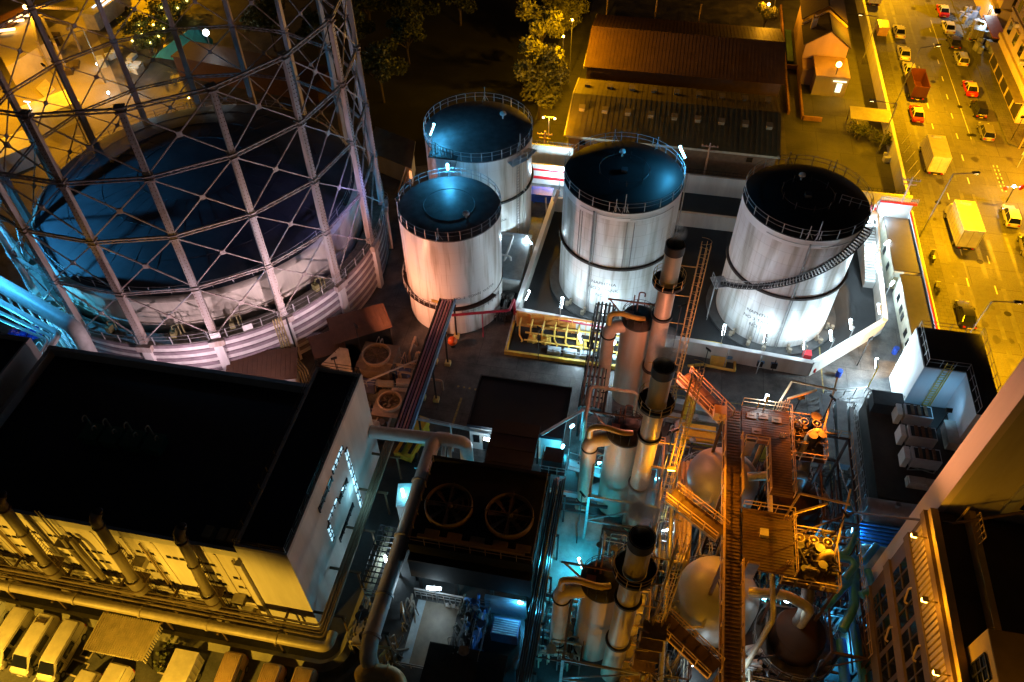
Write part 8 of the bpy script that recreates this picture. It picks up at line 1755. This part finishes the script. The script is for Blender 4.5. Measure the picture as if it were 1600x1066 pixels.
# ------------------------------------------------------------------ unseen area floodlights of the plant, several added for their light
def bank(label, p, to, col, power, em, ang=110, mast_base=0.0):
    p = Vector(p); t = thing('unseen_flood', label, 'floodlight', (p.x, p.y, mast_base)); b = MB(); b.tube((p.x, p.y, mast_base), p, .05, 6); b.build('mast', DARKS, t)
    d = (Vector(to) - p).normalized(); s = d.cross(V(0, 0, 1)).normalized() * .3; u = s.cross(d).normalized() * .22
    b = MB(); b.slab([p - s - u, p + s - u, p + s + u, p - s + u], -.15); b.build('housing', DARKS, t)
    b = MB(); o_ = d * .02; b.slab([p - s * .85 - u * .8 + o_, p + s * .85 - u * .8 + o_, p + s * .85 + u * .8 + o_, p - s * .85 + u * .8 + o_], .02 if (s.cross(u)).dot(d) > 0 else -.02); b.build('lens', em, t)
    spot(p + d * .15, to, col, power, t, ang, .8, .25); return t
LP_, LC_, LY_, LO_ = emis('lens_pink', (1, .75, .6), 6), emis('lens_cyan', (.3, .8, 1), 6), emis('lens_yellow', (1, .6, .1), 6), emis('lens_orange', (1, .4, .08), 6)
PNKL = (1.0, .70, .80)
bank('pinkish floodlight behind the black roof, aimed at the gas holder wall', (-33.5, 43.2, 5.5), (-46, 56, 9), PNKL, 5200, LP_, 150)
bank('pinkish floodlight behind the black roof, second from the right', (-41.0, 42.4, 6), (-50, 60, 14), PNKL, 5200, LP_, 150)
bank('pinkish floodlight near the fan coolers, aimed at the upper columns', (-27.5, 47.5, 8), (-40, 66, 20), PNKL, 14000, LP_, 120)
bank('salmon floodlight beside the fan coolers, aimed at the front water tank', (-27.5, 53.5, 6.5), (-20, 65, 7), (1, .37, .2), 15000, LO_, 120)
bank('orange lamp over the fan coolers', (-27.8, 44.8, 7.0), (-26.5, 49, 0), (1, .36, .1), 2600, LO_, 140)
bank('cyan floodlight on the left of the gas holder', (-62, 44, 7), (-60, 60, 8), (.06, .55, 1), 11000, LC_, 150)
bank('second cyan floodlight low by the fat gas main', (-66, 47, 3.5), (-60, 48, 3), (.2, .7, 1), 6000, LC_, 160)
bank('unseen cyan floodlight right of the gas holder', (-27.6, 72, 6), (-31, 72, 14), (.05, .5, 1), 1600, LC_, 120)
# sodium lamps of the car park, below the frame
def yard_sodium(label, x, y, pw, to):
    t = street_lamp(label, x, y - 3, x, y, 7.5, 1.0); l = [c for c in t.children if c.type == 'LIGHT'][0]; l.data.energy = pw; l.data.color = (1, .54, .04); l.data.spot_size = math.radians(98)
    l.rotation_euler = (Vector(to) - Vector((x, y, 7.4))).to_track_quat('-Z', 'Y').to_euler()
yard_sodium('sodium lamp standing in the car park below the frame', -46, 7.5, 18000, (-44, 23, 1))
yard_sodium('sodium lamp at the right end of the car park below the frame', -29, 7.5, 18000, (-29, 23, 1))
yard_sodium('sodium lamp at the left end of the car park', -62, 8.5, 12000, (-58, 23, 1))
bank('added cyan floodlight raised beside the fat gas main, aimed across the bell', (-70, 50, 19), (-60, 56, 11), (.05, .42, .9), 46000, LC_, 110)  # added to tint one side of the bell cyan
bank('added dim violet floodlight on the rim of the pink water tank, aimed across the bell', (-24.6, 63.4, 16.2), (-44, 66, 11), (.4, .38, 1), 4200, LC_, 90, 14.1)  # added for a faint violet cast on the bell
bank('yellow floodlight below the frame, aimed at the front stack', (-3, 8, 12), (2.5, 26, 12), SOD, 4200, LY_, 90)
bank('added amber floodlight on the control house side, aimed up at the stacks', (-1.2, 36.0, 9.0), (3, 40, 12), (1, .5, .2), 1300, LY_, 150)  # added to warm the stacks and absorbers
bank('added orange floodlight on the corner of the orange-lit valve deck', (18.6, 45.9, 14.6), (12.5, 41, 10), ORA, 8000, LO_, 130, 10.6)  # added to colour the far platform orange
bank('added yellow floodlight on the corner of the yellow-lit valve deck', (18.7, 34.6, 14.6), (12, 31, 10), (1, .42, .01), 6500, LY_, 130, 10.6)  # added to colour the middle platform yellow
bank('unseen yellow floodlight low on a mast right of the front stack', (6.8, 15.5, 9), (10.5, 30, 10), (1, .44, .01), 4200, LY_, 130)
bank('added orange floodlight on a mast, aimed at the tower block side', (16.5, 47.2, 12.5), (22.8, 33.5, 27), (1, .36, .14), 60000, LO_, 34)  # lamp added to colour the tower side
for k_, y_ in enumerate((30.0, 25.5, 21.0)):  # lamps added to light the louvre band from above
    bulkhead(('added amber lamp above the louvred facade band, by the tower corner', 'added amber lamp above the louvred facade band, in its middle', 'added amber lamp above the louvred facade band, by the rooftop wing')[k_], (20.9, y_, 20.4), (1, .44, .01), 230, EAMB, (-.5, 0, 0))
bank('added yellow floodlight standing on the podium roof', (24.4, 12.0, 26), (27.5, 18, 21), (1, .46, .01), 3600, LY_, 150, 20)  # added to brighten the rooftop wing
bank('blue floodlight in the court of the U-shaped block', (32.2, 53.2, 6.5), (32, 57, 4), (.2, .6, 1), 620, LC_, 150)
bank('unseen cold white floodlight aimed at the left face of the U-shaped block', (26.6, 63.5, 4.5), (29.9, 60, 5), WHT, 700, TUBE, 130)
bank('orange wall lamp aimed up at the orange facade', (53.0, 112.5, 4), (54.6, 124, 9), (1, .40, .01), 16000, LO_, 150)
bank('added white floodlight on the yard aimed at the middle naphtha tank', (-8.5, 58, 5), (-2.5, 69, 8), (.85, .9, 1), 1500, TUBE, 110)  # added to lift the middle tank shell
bank('added orange floodlight by the ladder of the rear stack, aimed at the far reformer vessel', (5.2, 51.6, 17.6), (11, 43, 8), (1, .2, .006), 17000, LO_, 56)  # added to turn the far dome orange
bank('added amber floodlight by the ladder of the middle stack, aimed at the near reformer vessel', (5.2, 37.8, 17.6), (11, 31, 8), (1, .34, .003), 15000, LY_, 95)  # added to turn the near dome amber
bank('added white floodlight on the yard aimed at the spiral-stair naphtha tank', (9.5, 58.2, 5), (15.5, 66, 10), (.85, .9, 1), 1700, TUBE, 100)  # added to brighten the upper shell of this tank
